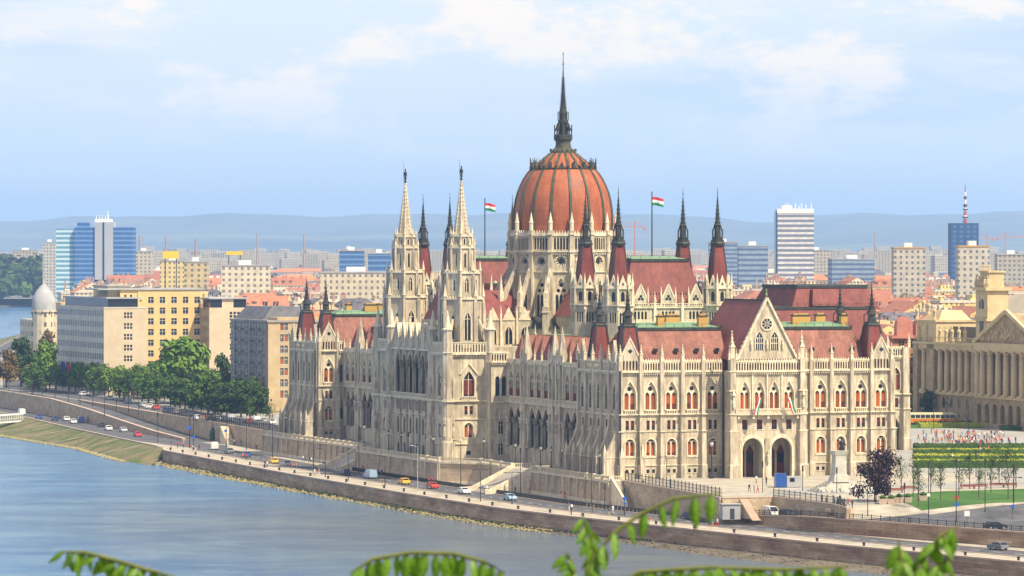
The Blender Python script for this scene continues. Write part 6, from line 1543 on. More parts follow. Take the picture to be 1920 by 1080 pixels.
def city():
    r = random.Random(21); n = 0; ca, sa = math.cos(.22), math.sin(.22); spots = []
    for i in range(-60, 110):
        for j in range(-14, 90):
            lx, ly = i*36, j*33+(j//2)*7; X = ca*lx-sa*ly-300+r.uniform(-4, 4); Y = 1300+sa*lx+ca*ly+r.uniform(-4, 4)
            if Y > 3450 or Y < 1420 or r.random() < .06: continue
            px = 960+8400*X/Y
            if px < -10 or px > 1930 or X < bankx(Y)+40: continue
            u, v = UV(X, Y)
            if v < 700 and u < 125 and not (v > 450 and u > 104): continue
            if px < 520 and Y < 1740: continue
            if u < 330 and v < 330: continue
            if 0 < px < 110 and Y < 2000: continue
            if 925 < px < 1388: continue
            if any(abs(px-q) < w_ and abs(Y-yy) < 60 for q, yy, w_ in ((1490, 3500, 40), (1705, 2500, 42), (1826, 2350, 42), (176, 3500, 80), (322, 2900, 30), (459, 2450, 70), (630, 2300, 115), (366, 2700, 30))): continue
            spots.append((Y, X, px))
    spots.sort(); rest = MB()
    for k, (Y, X, px) in enumerate(spots):
        own = k < 290
        wn, wm = r.choice(WALLS[:3]*3+WALLS); rn, rm = r.choice(ROOFS+[ROOFS[3]]*3+[ROOFS[2], ROOFS[4], ROOFS[1]] if Y < 2000 else ROOFS+[ROOFS[3]]*6+[ROOFS[1]])
        w, d = r.uniform(9, 16.5), r.uniform(6.5, 10.5); h = r.choice([14.5, 17, 18, 19, 21, 23])
        if Y > 2300: h += r.choice([-3, 0, 0, 3, 5])
        if px < 260 and Y < 2300: h = 15
        az = .22+r.choice([0, 0, math.pi/2])+r.uniform(-.05, .05); lab, dep = where(px, Y)
        m = MB(wm) if own else rest; q = MB(rm) if own else rest
        if own: o = empty('city_building', (X, Y, 0), az, cat='building')
        else: rest.frame((X, Y), (math.cos(az), math.sin(az)))
        m.M(wm); m.box(-w, w, -d, d, 0, h); m.M(TRIM); m.box(-w-.3, w+.3, -d-.3, d+.3, h-.4, h)
        if own: m.build('wall', o)
        q.M(rm)
        if rn == 'pale flat':
            q.box(-w-.1, w+.1, -d-.1, d+.1, h, h+.8); q.M(wm); a = r.uniform(-w*.5, w*.3); q.box(a, a+r.uniform(3, 7), -3, 3, h+.8, h+3.6); q.box(-w*.8, -w*.6, -2, 2, h+.8, h+2.6); q.M(ROOFG)
            for _ in range(5): a = r.uniform(-w, w*.8); b = r.uniform(-d, d*.8); q.box(a, a+1.2, b, b+1., h+.8, h+1.9)
            typ = 'flat-topped block'
        elif r.random() < .6:
            e_ = d*.6
            q.loft([[(-w-.3, -d-.4, h), (w+.3, -d-.4, h), (w+.3, d+.4, h), (-w-.3, d+.4, h)], [(-w-.3, -.2, h+e_), (w+.3, -.2, h+e_), (w+.3, .2, h+e_), (-w-.3, .2, h+e_)]]); q.M(wm)
            for s in (-1, 1): q.face([(s*(w+.34), -d, h), (s*(w+.34), d, h), (s*(w+.34), 0, h+e_-.3)][::s])
            typ = 'gabled house'
        else:
            q.frus(-w-.4, w+.4, -d-.4, d+.4, h, -w+d*.6, w-d*.6, -.3, .3, h+d*.55); typ = 'hipped house'
        if typ[0] != 'f':
            for kk in range(r.randrange(2, 5)):
                a = -w*.75+kk*w*.42; q.M(wm); q.box(a-.7, a+.7, -d*.78, -d*.3, h+.4, h+d*.34); q.M(GLASS); q.box(a-.45, a+.45, -d*.78-.06, -d*.7, h+d*.12, h+d*.28); q.M(rm); q.box(a-.9, a+.9, -d*.82, -d*.25, h+d*.34, h+d*.34+.25)
        if own:
            q.build('roof', o)
            for kk in range(r.randrange(2, 5)): put('chimney', CHIM, o, T(r.uniform(-w*.8, w*.8), r.uniform(-d*.5, d*.5), (h+d*.2 if typ[0] != 'f' else h+.7), 0, (1, 1, r.uniform(1, 1.9))))
            o['label'] = f'{wn} {typ}, {rn} roof, {dep} {lab}' if rn != 'pale flat' else f'{wn} {typ}, {dep} {lab}'; o['group'] = 'city houses behind the palace'; n += 1
        else:
            rest.M(CHM)
            for kk in range(3): a = r.uniform(-w*.8, w*.8); rest.box(a-.6, a+.6, -.4, .4, h, h+d*.6+1.6)
    rest.frame(); rest.build('city_blocks', kind='stuff', label='dense rows of farther city houses with cream walls and tiled roofs')
    print('city', n, len(spots))
city()
def far_city():
    r = random.Random(5); m = MB(); mats = [WALLS[0][1], WALLS[0][1], WALLS[2][1], WALLS[3][1], WPAN, WALLS[1][1], WALLS[5][1], GRBL, WALLS[4][1]]; 
    for i in range(4200):
        Y = 3500*(9500/3500)**(r.random()**.8); X = r.uniform(-.118, .118)*Y
        if X < bankx(min(Y, 4560))+60+(Y-4560)*-.1*(Y > 4560) and Y < 6500 and X < -.085*Y: continue
        px = 960+8400*X/Y
        if (90 < px < 262 or 1445 < px < 1535) and Y < 3620: continue
        w, d = r.uniform(6, 18), r.uniform(6, 12); h = r.choice([8, 10, 12, 14, 16, 19, 24]); a = r.choice([.22, .22, .1, -.1]); b = r.random()
        if Y > 5200 and r.random() < .10: w, d, h = r.uniform(9, 14), 8, r.uniform(34, 50); mt = WPAN
        else: mt = r.choice(mats)
        z0 = 0 if Y < 7000 else (Y-7000)*.004
        m.frame((X, Y), (math.cos(a), math.sin(a))); m.M(mt); m.box(-w, w, -d, d, z0-2, z0+h)
        if b < .5 and h < 30: m.M(r.choice(ROOFS)[1]); m.frus(-w-.3, w+.3, -d-.3, d+.3, z0+h, -w+d*.5, w-d*.5, -.3, .3, z0+h+d*.5)
        else: m.M(ROOFS[3][1]); m.box(-w, w, -d, d, z0+h, z0+h+.6)
    m.frame(); m.build('distant_city', kind='stuff', label='hazy mass of distant city buildings towards the hills')
far_city()
pan = MB(WPAN); pan.box(-9, 9, 0, 10, 0, 1); PANM = pan.mesh('wall'); 
r = random.Random(8)
for i, px in enumerate([318, 335, 352, 366, 378, 396, 412, 428, 446, 470, 498, 520, 556, 580, 600, 1240, 1262, 1405, 1552, 1566, 1590, 1620, 1636, 1655, 1668, 1684, 1698, 1720, 1746, 1760, 1776, 1850, 1862, 1884, 1905]):
    Y = r.uniform(6200, 8600); h = r.uniform(34, 52); X = (px-960)/8400*Y; lab, dep = where(px, Y)
    o = put('panel_tower', PANM, None, loc=(X, Y, 0), rz=r.uniform(-.2, .2), sc=(r.uniform(.6, 1.4), 1, h), label='pale distant housing tower '+lab, cat='housing tower', group='distant housing towers on the horizon')
# hills
HILL = rough_mat('hill_fields', (.05,.08,.10), (.17,.19,.17), .0005, detail=8, rough=.95)
def hills():
    m = MB(HILL); nx_, ny_ = 120, 44; P = []
    def hh(X, Y):
        s = X/Y*2.6
        rid = 238+20*math.sin(s*9.1+1.9)+12*math.sin(s*26+.6)+7*math.sin(s*70)+4*math.sin(s*150+2)
        rid += 30*smooth(.055, .07, X/Y)-16*smooth(.035, .05, X/Y)*(1-smooth(.055, .066, X/Y))
        f = .16*smooth(9000, 13500, Y)+.84*smooth(14500, 25000, Y)
        return -3+rid*f*(1-.6*smooth(28000, 33000, Y))+5*math.sin(X*.003+Y*.002)*smooth(9000, 12000, Y)
    for j in range(ny_):
        Y = 8200+(33500-8200)*j/(ny_-1); P.append([(X, Y, hh(X, Y)) for X in [(-.3+.6*i/(nx_-1))*Y for i in range(nx_)]])
    m.smooth = True
    for j in range(ny_-1):
        for i in range(nx_-1): m.face([P[j][i], P[j][i+1], P[j+1][i+1], P[j+1][i]])
    m.build('hills', kind='structure')
hills()
# ---------------------------------------------------------------- trees
LEAF = [rough_mat('leaf_green', (.035,.085,.012), (.10,.17,.025), .35, rough=.8, c3=(.16,.22,.04)), rough_mat('leaf_dark', (.018,.045,.012), (.045,.085,.02), .35, rough=.8), rough_mat('leaf_bright', (.07,.15,.012), (.16,.25,.03), .3, rough=.8, c3=(.22,.28,.05)), rough_mat('leaf_purple', (.018,.008,.014), (.05,.022,.03), .4, rough=.8), rough_mat('leaf_rust', (.10,.06,.02), (.16,.11,.04), .4, rough=.8)]
BARK = rough_mat('bark', (.07,.05,.035), (.13,.10,.07), 1.)
def tree_meshes(h, r, seed, mat, n=1500, leaf=.45, low=.25, sparse=1., nb=9):
    q = random.Random(seed); t = MB(BARK)
    t.tube([(0,0,0), (.1,0,h*.25), (-.05,.1,h*.55), (0,0,h*.85)], [h*.022+.05, h*.018+.04, h*.010+.03, .03], 7)
    cl = []
    for i in range(nb):
        a = q.uniform(0, 6.28); zz = q.uniform(low, .86); rr = r*q.uniform(.25, .72)*(1-abs(zz-.5)*.7); c = (rr*math.cos(a), rr*math.sin(a), h*zz); cl.append((c, r*q.uniform(.30, .52)))
        t.tube([(0, 0, h*max(.18, zz-.25)), (c[0]*.5, c[1]*.5, h*(zz-.08)), c], [h*.009+.03, h*.006+.02, .02], 5)
    cl.append(((0, 0, h*.86), r*.36)); cl.append(((0, 0, h*.5), r*.5))
    m = MB(mat)
    for i in range(int(n*sparse)):
        c, cr = q.choice(cl); d = Vector((q.gauss(0, 1), q.gauss(0, 1), q.gauss(0, 1))).normalized(); rad = cr*(q.random()**.4)*q.uniform(.75, 1.12)
        p = Vector(c)+Vector((d.x*rad, d.y*rad, d.z*rad*.85)); s = leaf*q.uniform(.5, 1.2)
        if p.z < h*.1: continue
        n1 = (d+Vector((q.uniform(-.7, .7), q.uniform(-.7, .7), q.uniform(-.2, .9)))).normalized(); a = n1.orthogonal().normalized()*s; b = n1.cross(a)*.8
        m.face([tuple(p-a), tuple(p-b*.8), tuple(p+a), tuple(p+b)])
    return t.mesh('trunk'), m.mesh('crown')
TM = {}
def tree(kind, x, y, z, h, r, label, group=None, rz=None, name='tree'):
    if kind not in TM:
        mt, n, lf, sp, nb, low = {'plane1': (0, 1800, .42, 1, 14, .3), 'plane2': (0, 1600, .5, 1, 9, .3), 'plane3': (2, 1800, .42, 1, 14, .28), 'dark': (1, 1700, .5, 1, 11, .25), 'big': (2, 4200, .55, 1, 20, .2), 'purple': (3, 2600, .3, 1, 15, .2), 'rust': (4, 1300, .5, 1, 9, .3), 'young': (1, 420, .28, 1, 7, .4), 'youngb': (0, 360, .26, 1, 7, .4), 'wood': (1, 700, 1.0, 1, 8, .2)}[kind]
        TM[kind] = tree_meshes(10., 5., len(TM)*13+1, LEAF[mt], n, lf, low, sp, nb)
    q = random.Random(int(x*13+y*7)); t, c = TM[kind]
    o = put(name, None, None, loc=(x, y, z), rz=q.uniform(0, 6.28) if rz is None else rz, sc=(r/5, r/5, h/10), label=label, cat='tree', group=group); o.empty_display_size = .5
    put('trunk', t, o); put('crown', c, o)
rt = random.Random(12)
OCC = ['at the far left edge', 'behind the parked cars on the ramp', 'in front of the office block', 'below the office corner', 'below the yellow wing', 'in front of the grey apartment house', 'nearest the palace']
k = 0
for v in frange(388, 760, 9.6):
    for row, du in enumerate((15.5, 25., 35.)):
        x, y = W(lerp_tab(WLINE, v)+du+rt.uniform(-1, 1), v+rt.uniform(-2, 2)+row*5); px = 960+8400*x/y
        kd = rt.choice(['plane1', 'plane2', 'plane1', 'plane3']) if px < 330 else rt.choice(['dark', 'plane2', 'dark'])
        seg = 'at the far left' if px < 60 else 'left of the office block' if px < 110 else 'below the pale office front' if px < 200 else 'below the office end wall' if px < 280 else 'below the big bright tree' if px < 400 else 'before the grey apartment house'
        tone = {'plane1': 'mid-green', 'plane2': 'soft green', 'plane3': 'yellow-green', 'dark': 'dark green'}[kd]
        h = rt.uniform(8.8, 11.6); tree(kd, x, y, 0, h, rt.uniform(4.4, 5.7), f'{tone} street tree in the {["front", "middle", "back"][row]} row, {"tall" if h > 10 else "low" if h < 9.2 else "medium"}, {seg}', 'street trees along the upper road', name='street_tree'); k += 1
for (px, yb, z, h, r, kd, lb) in ((345, 757, 0, 21.5, 10, 'big', 'big bright green tree in front of the yellow courtyard wing'), (412, 765, 0, 17, 5.2, 'dark', 'tall dark tree right of the big bright tree'), (300, 748, 0, 13, 5, 'plane1', 'mid-green tree left of the big bright tree'), (390, 775, 0, 14, 5.5, 'plane2', 'rounded tree in front of the far office leg'),
    (452, 782, 0, 11, 5.6, 'dark', 'dark bushy tree at the foot of the grey apartment house'), (480, 786, 0, 10, 5, 'dark', 'darkest low tree next to the palace corner'), (425, 780, 0, 10, 5, 'dark', 'dark low tree between the tall dark tree and the grey house'),
    (468, 800, 0, 8, 2.6, 'youngb', 'thin young tree by the white parked van'), (505, 806, 0, 8, 2.4, 'youngb', 'thin young tree beside the palace corner buttresses'),
    (86, 735, 0, 18, 6.5, 'plane3', 'green tree left of the office block corner'), (92, 722, 0, 20, 6, 'rust', 'rust-tinged tall tree left of the office block'), (40, 725, 0, 18, 7, 'dark', 'dark tree in front of the domed building'), (12, 728, 0, 14, 6, 'rust', 'reddish-brown tree at the far left edge'), (62, 740, 0, 11, 5, 'plane1', 'low green tree beside the orange roof'),
    (1641, 943, -.3, 10.8, 5.3, 'purple', 'dark purple-leaved round tree in front of the palace corner'),
    (1728, 786, 0, 11.5, 3.6, 'big', 'bright green tree right behind the palace block at the tram'), (1762, 788, 0, 12, 5, 'dark', 'dark tree in front of the museum colonnade'), (1742, 790, 0, 9, 3.6, 'dark', 'smaller dark tree between the bright tree and the museum'), (1783, 792, 0, 8, 2.6, 'youngb', 'small light tree at the right of the museum trees')):
    x, y = at(px, yb, z); tree(kd, x, y, z, h, r, lb)
for i, (px, yb) in enumerate(((1712, 936), (1722, 948), (1745, 930), (1764, 940), (1798, 935), (1818, 920), (1835, 936), (1858, 928), (1873, 910), (1890, 940), (1905, 918), (1690, 925))):
    x, y = at(px, yb, -.3); tree('young' if i % 2 else 'youngb', x, y, -.3, 8.3 if i != 9 else 11, 2.0, f'slim young tree on the lawn, {["first", "second", "third", "fourth", "fifth", "sixth", "seventh", "eighth", "ninth", "tallest tenth", "eleventh", "twelfth", "leftmost"][i]} from the purple tree', 'young trees on the lawn', name='young_tree')
def wood(name, x0, x1, y0, y1, n, h0, h1, label, seed=3, leaf=2.2, mats=(0, 1, 1)):
    q = random.Random(seed); m = MB(*[LEAF[i] for i in set(mats)])
    for i in range(n):
        Y = q.uniform(y0, y1); X = q.uniform(x0(Y) if callable(x0) else x0, x1(Y) if callable(x1) else x1); h = q.uniform(h0, h1); r = h*q.uniform(.28, .45); m.M(LEAF[q.choice(mats)])
        for k in range(70):
            d = Vector((q.gauss(0, 1), q.gauss(0, 1), q.gauss(0, 1))).normalized(); p = Vector((X+d.x*r, Y+d.y*r, h*.58+d.z*h*.42)); s = leaf*q.uniform(.5, 1.2)
            nn = (d+Vector((q.uniform(-.6, .6), q.uniform(-.6, .6), q.uniform(0, .8)))).normalized(); a = nn.orthogonal().normalized()*s; b = nn.cross(a)
            m.face([tuple(p-a), tuple(p-b*.8), tuple(p+a), tuple(p+b)])
    m.build(name, kind='stuff', label=label)
struct_poly('island_shore', [(-3000, 4560), (-480, 4560), (-480, 7000), (-3000, 7000)], ZW+2, MUD, MUD, ZW-1, uv=False)
wood('riverside_wood', lambda Y: -.125*Y, lambda Y: -.1*Y, 4640, 6200, 380, 26, 46, 'dense riverside wood beyond the water at the far left', 3, 3.4)
wood('distant_trees', lambda Y: -.1*Y, lambda Y: -.055*Y, 3000, 3460, 120, 15, 22, 'trees at the foot of the blue glass towers', 4, 2.2)
wood('distant_trees', lambda Y: -.115*Y, lambda Y: .115*Y, 4200, 8600, 900, 14, 25, 'scattered tree masses among the distant suburbs', 5, 4.)
wood('distant_trees', lambda Y: -.085*Y, lambda Y: .115*Y, 2300, 4300, 420, 17, 27, 'tree clumps among the farther city blocks', 9, 1.8)
wood('distant_trees', lambda Y: .0*Y, lambda Y: .115*Y, 1700, 3300, 60, 12, 17, 'treetops between the city roofs', 6, 1.6)

# ---------------------------------------------------------------- cars
TYRE = plain('tyre', (.02,.02,.02), .8); CGL = plain('car_glass', (.02,.025,.035), .1)
CC = {n: plain(n+'_paint', c, .28, .0, .6) for n, c in (('white', (.72,.72,.70)), ('silver', (.42,.44,.46)), ('grey', (.16,.17,.19)), ('black', (.015,.016,.02)), ('blue', (.03,.08,.28)), ('red', (.50,.03,.025)), ('yellow', (.75,.42,.02)), ('orange', (.65,.16,.02)), ('pale blue', (.30,.42,.55)), ('dark blue', (.02,.04,.12)))}
CMESH = {}
def car_meshes(kind, col):
    if (kind, col) in CMESH: return CMESH[kind, col]
    L, Wd, van = (4.3, 1.76, False) if kind == 'car' else (5.2, 1.95, True)
    m = MB(CC[col]); hw = Wd/2
    side = [(-L/2, .35), (-L/2+.05, .75), (-L/2+.2, .92), (-L/2+1.15, 1.0), (L/2-1.1, 1.0), (L/2-.25, .88), (L/2, .6), (L/2, .32)] if not van else [(-L/2, .35), (-L/2, 1.2), (-L/2+.1, 1.3), (-.8, 1.3), (L/2-1.3, 1.25), (L/2-.2, 1.0), (L/2, .6), (L/2, .32)]
    def ring(ins, dz): return [(x*(1-ins*.03), 0, z) for x, z in side]
    m.loft([[(x*.985, -hw, z) for x, z in side], [(x, -hw+.08, z+.02) for x, z in side], [(x, hw-.08, z+.02) for x, z in side], [(x*.985, hw, z) for x, z in side]], cap0=True)
    b0, b1, t0, t1, zt, zb = (-L/2+.35, L/2-1.15, -L/2+.85, L/2-1.95, 1.44, .98) if not van else (-L/2+.02, L/2-.75, -L/2+.1, L/2-1.7, 2.05, 1.26)
    g = MB(CGL); g.loft([[(b0, -hw+.1, zb), (b1, -hw+.1, zb), (b1, hw-.1, zb), (b0, hw-.1, zb)], [(t0+.04, -hw+.24, zt-.05), (t1-.04, -hw+.24, zt-.05), (t1-.04, hw-.24, zt-.05), (t0+.04, hw-.24, zt-.05)]])
    m.frus(t0-.05, t1+.05, -hw+.2, hw-.2, zt-.06, t0+.12, t1-.1, -hw+.3, hw-.3, zt+.03)
    for x, X in ((b0, t0), (b1, t1)) + (((0, .0),) if not van else ((.9, .9),)):
        for s in (-1, 1): m.bar((x, s*(hw-.09), zb), (X, s*(hw-.22), zt-.03), .09)
    if van: m.frus(b0-.02, .75, -hw+.02, hw-.02, zb-.02, t0-.03, .7, -hw+.16, hw-.16, zt)
    w = MB(TYRE); w.M(TYRE)
    n = 10; w.loft([[(.33*math.cos(2*math.pi*i/n), y, .33*math.sin(2*math.pi*i/n)) for i in range(n)] for y in (-.11, .11)], cap0=True); w.M(CC['silver'])
    w.loft([[(.19*math.cos(2*math.pi*i/n), y, .19*math.sin(2*math.pi*i/n)) for i in range(n)] for y in (-.125, .125)], cap0=True)
    CMESH[kind, col] = (m.mesh('body'), g.mesh('windows'), CMESH.get('w') or w.mesh('wheel'), L, hw); CMESH['w'] = CMESH[kind, col][2]
    return CMESH[kind, col]
def car(kind, col, x, y, z, rz, label, group):
    b, g, w, L, hw = car_meshes(kind, col)
    o = empty('car' if kind == 'car' else 'van', (x, y, z), rz, label=label, cat='car' if kind == 'car' else 'van', group=group)
    put('body', b, o); put('windows', g, o)
    for sx in (-1, 1):
        for sy in (-1, 1): put('wheel', w, o, T(sx*(L/2-.85), sy*(hw-.1), .33))
def road_dir(v): 
    a = W(E_(v), v); b = W(E_(v+8), v+8); return math.atan2(b[1]-a[1], b[0]-a[0])
GQ = 'cars on the quay road'
for (px, py, kind, col, lb) in ((40, 778, 'van', 'white', 'white van alone at the far left of the quay road'), (72, 785, 'car', 'blue', 'blue car behind the white van at the far left'), (79, 774, 'car', 'red', 'red car first in the parked cluster by the wall'), (90, 776, 'van', 'white', 'white van next to the red car in the parked cluster'), (105, 778, 'car', 'dark blue', 'dark blue car right of the white van in the parked cluster'), (103, 789, 'car', 'dark blue', 'dark blue car driving between the two parked clusters'), (124, 789, 'car', 'white', 'white car just left of the dark van'), (142, 783, 'van', 'black', 'dark van in front of the light side steps'), (137, 794, 'car', 'white', 'white car on the riverside of the dark van'), (151, 793, 'van', 'dark blue', 'dark blue van right of the white riverside car'), (162, 788, 'car', 'red', 'red car partly behind the dark blue van'), (176, 789, 'van', 'white', 'white van at the right end of the parked cluster'), (190, 801, 'car', 'black', 'black car following the white saloon'), (203, 807, 'car', 'white', 'white saloon between the black and the grey car'), (231, 810, 'car', 'silver', 'silver-grey car ahead of the white saloon'), (258, 819, 'car', 'red', 'red car alone near the ramp mouth'),
    (403, 843, 'van', 'white', 'white box van near the ramp junction'), (429, 850, 'car', 'grey', 'grey car right behind the white box van'), (461, 857, 'car', 'blue', 'blue car near the cyclists in red'), (512, 869, 'car', 'yellow', 'yellow taxi below the palace corner'), (536, 874, 'car', 'silver', 'silver car just right of the first yellow taxi'), (647, 891, 'car', 'dark blue', 'dark blue car below the far staircase'), (694, 897, 'van', 'pale blue', 'pale blue van right of the dark blue car'), (757, 908, 'car', 'yellow', 'yellow taxi in front of the tower terrace'), (811, 916, 'car', 'red', 'red car in front of the tower terrace'), (870, 926, 'car', 'white', 'white car ahead of the red one below the river tower'), (956, 938, 'car', 'pale blue', 'pale blue car below the sunlit staircase'), (1296, 974, 'car', 'dark blue', 'dark blue car near the end of the black railing'), (1871, 1031, 'car', 'grey', 'grey estate car at the lower right on the quay road')):
    x, y = at(px, py, ZQ); u, v = UV(x, y); car(kind, col, x, y, ZQ+.01, road_dir(v)+(math.pi if px in (811, 870, 956, 1296, 258, 231) else 0), lb, GQ)
x, y = W(.9, -80.5); u, v = UV(x, y); car('van', 'white', x, y, RZ(v)+.02, -1.2, 'white van parked under the short retaining wall', 'cars on the ramp')
x, y = W(.9, -88.5); u, v = UV(x, y); car('car', 'black', x, y, RZ(v)+.02, -1.2, 'black car behind the parked white van', 'cars on the ramp')
x, y = at(1866, 993, -2.6); car('car', 'black', x, y, -2.58, .35, 'black saloon on the upper road at the lower right', 'cars on the ramp')
rc = random.Random(33)
for i, (px, py, kind, col) in enumerate(((284, 766, 'car', 'white'), (292, 768, 'car', 'red'), (330, 776, 'car', 'silver'), (352, 780, 'car', 'grey'), (370, 787, 'car', 'white'), (385, 789, 'car', 'orange'), (398, 790, 'car', 'black'), (421, 789, 'car', 'dark blue'), (438, 791, 'car', 'silver'), (452, 793, 'car', 'grey'), (478, 794, 'van', 'white'), (508, 795, 'car', 'white'), (497, 793, 'car', 'silver'), (240, 757, 'car', 'dark blue'), (205, 750, 'car', 'grey'), (160, 742, 'car', 'white'), (312, 773, 'car', 'blue'), (342, 779, 'car', 'red'), (408, 789, 'car', 'white'), (430, 790, 'van', 'silver'), (466, 794, 'car', 'red'), (488, 796, 'car', 'grey'), (268, 763, 'car', 'silver'), (225, 754, 'car', 'black'))):
    x, y = at(px, py, 0); car(kind, col, x, y, .01, 1.9 if i % 3 else .5, f'{col} {kind} parked under the street trees, {["far left end", "left part", "middle", "right part", "right end by the palace"][min(4, max(0, (px-150)//75))]}, {["first", "second", "third", "fourth"][i % 4]} there', 'cars parked under the street trees')

# ---------------------------------------------------------------- people
def body_mesh(pose):
    v = [(0,0,.98),(0,0,1.22),(0,0,1.44),(0,.01,1.52),(0,.02,1.60),(0,.02,1.72)]; e = [(0,1),(1,2),(2,3),(3,4),(4,5)]; r = [.15,.15,.13,.065,.10,.085]
    for s in (-1, 1):
        n = len(v); st = {'stand': 0, 'walk': .22*s, 'wide': .05*s}[pose]
        v += [(s*.10,0,.92),(s*.11,st*.6,.50),(s*.11,st*1.1-.04*(st<0),.08),(s*.12,st*1.1+.14,.04)]; e += [(0,n),(n,n+1),(n+1,n+2),(n+2,n+3)]; r += [.10,.075,.05,.045]
        n = len(v); ar = -st*.9; v += [(s*.20,0,1.41),(s*(.25 if pose != 'wide' else .3),ar*.5,1.14),(s*(.24 if pose != 'wide' else .2),ar+.06,.90),(s*.235,ar+.09,.81)]; e += [(2,n),(n,n+1),(n+1,n+2),(n+2,n+3)]; r += [.062,.048,.036,.034]
    me = bpy.data.meshes.new('person'); me.from_pydata(v, e, []); ob = bpy.data.objects.new('person_tmp', me); C.objects.link(ob)
    sk = ob.modifiers.new('s', 'SKIN'); sv = me.skin_vertices[0].data
    for i, x in enumerate(r): sv[i].radius = (x, x*.8)
    sv[0].use_root = True; ob.modifiers.new('b', 'SUBSURF').levels = 1
    dg = bpy.context.evaluated_depsgraph_get(); out = bpy.data.meshes.new_from_object(ob.evaluated_get(dg)); bpy.data.objects.remove(ob)
    return out
SKIN = plain('skin', (.50,.30,.21), .6); CL = {n: plain('cloth_'+n, c, .85) for n, c in (('white', (.75,.74,.72)), ('red', (.55,.03,.03)), ('navy', (.02,.03,.09)), ('blue', (.06,.16,.42)), ('black', (.015,.015,.018)), ('beige', (.45,.36,.25)), ('green', (.05,.20,.08)), ('orange', (.65,.18,.03)), ('grey', (.18,.18,.19)), ('brown', (.10,.06,.04)))}
HAIR = plain('hair', (.04,.025,.015), .6)
POSE = {p: body_mesh(p) for p in ('stand', 'walk', 'wide')}; PM = {}
def person_mesh(pose, a, b):
    if (pose, a, b) in PM: return PM[pose, a, b]
    me = POSE[pose].copy(); me.materials.clear()
    for m_ in (SKIN, CL[a], CL[b], HAIR): me.materials.append(m_)
    for p in me.polygons:
        c = p.center; z = c.z; p.use_smooth = True
        p.material_index = 2 if z < .99 and abs(c.x) < .19 else (0 if z < 1.12 and abs(c.x) > .19 else (1 if z < 1.49 else (3 if z > 1.66 or (c.y < -.02 and z > 1.56) else 0)))
        if z < .08: p.material_index = 3
    PM[pose, a, b] = me; return me
def person(x, y, z, rz, pose, a, b, label, group=None): put('person', person_mesh(pose, a, b), None, loc=(x, y, z), rz=rz, label=label, cat='person', group=group)
rp = random.Random(9); tops = list(CL); NEARQ = [(400, 'the ramp junction'), (520, 'the first yellow taxi'), (600, 'the far palace corner'), (660, 'the far staircase'), (720, 'the pale blue van'), (810, 'the red car'), (900, 'the sunlit staircase foot'), (960, 'the pale blue car'), (1060, 'the buttressed corner terrace'), (1200, 'the narrow corner steps'), (1340, 'the parked white van'), (1600, 'the purple tree')]
seen = {}
def lab_person(a, b, pose, px, place):
    nm = min(NEARQ, key=lambda t: abs(t[0]-px))[1]; t = f'person in {a} top and {b} trousers on the {place} near {nm}'; return t
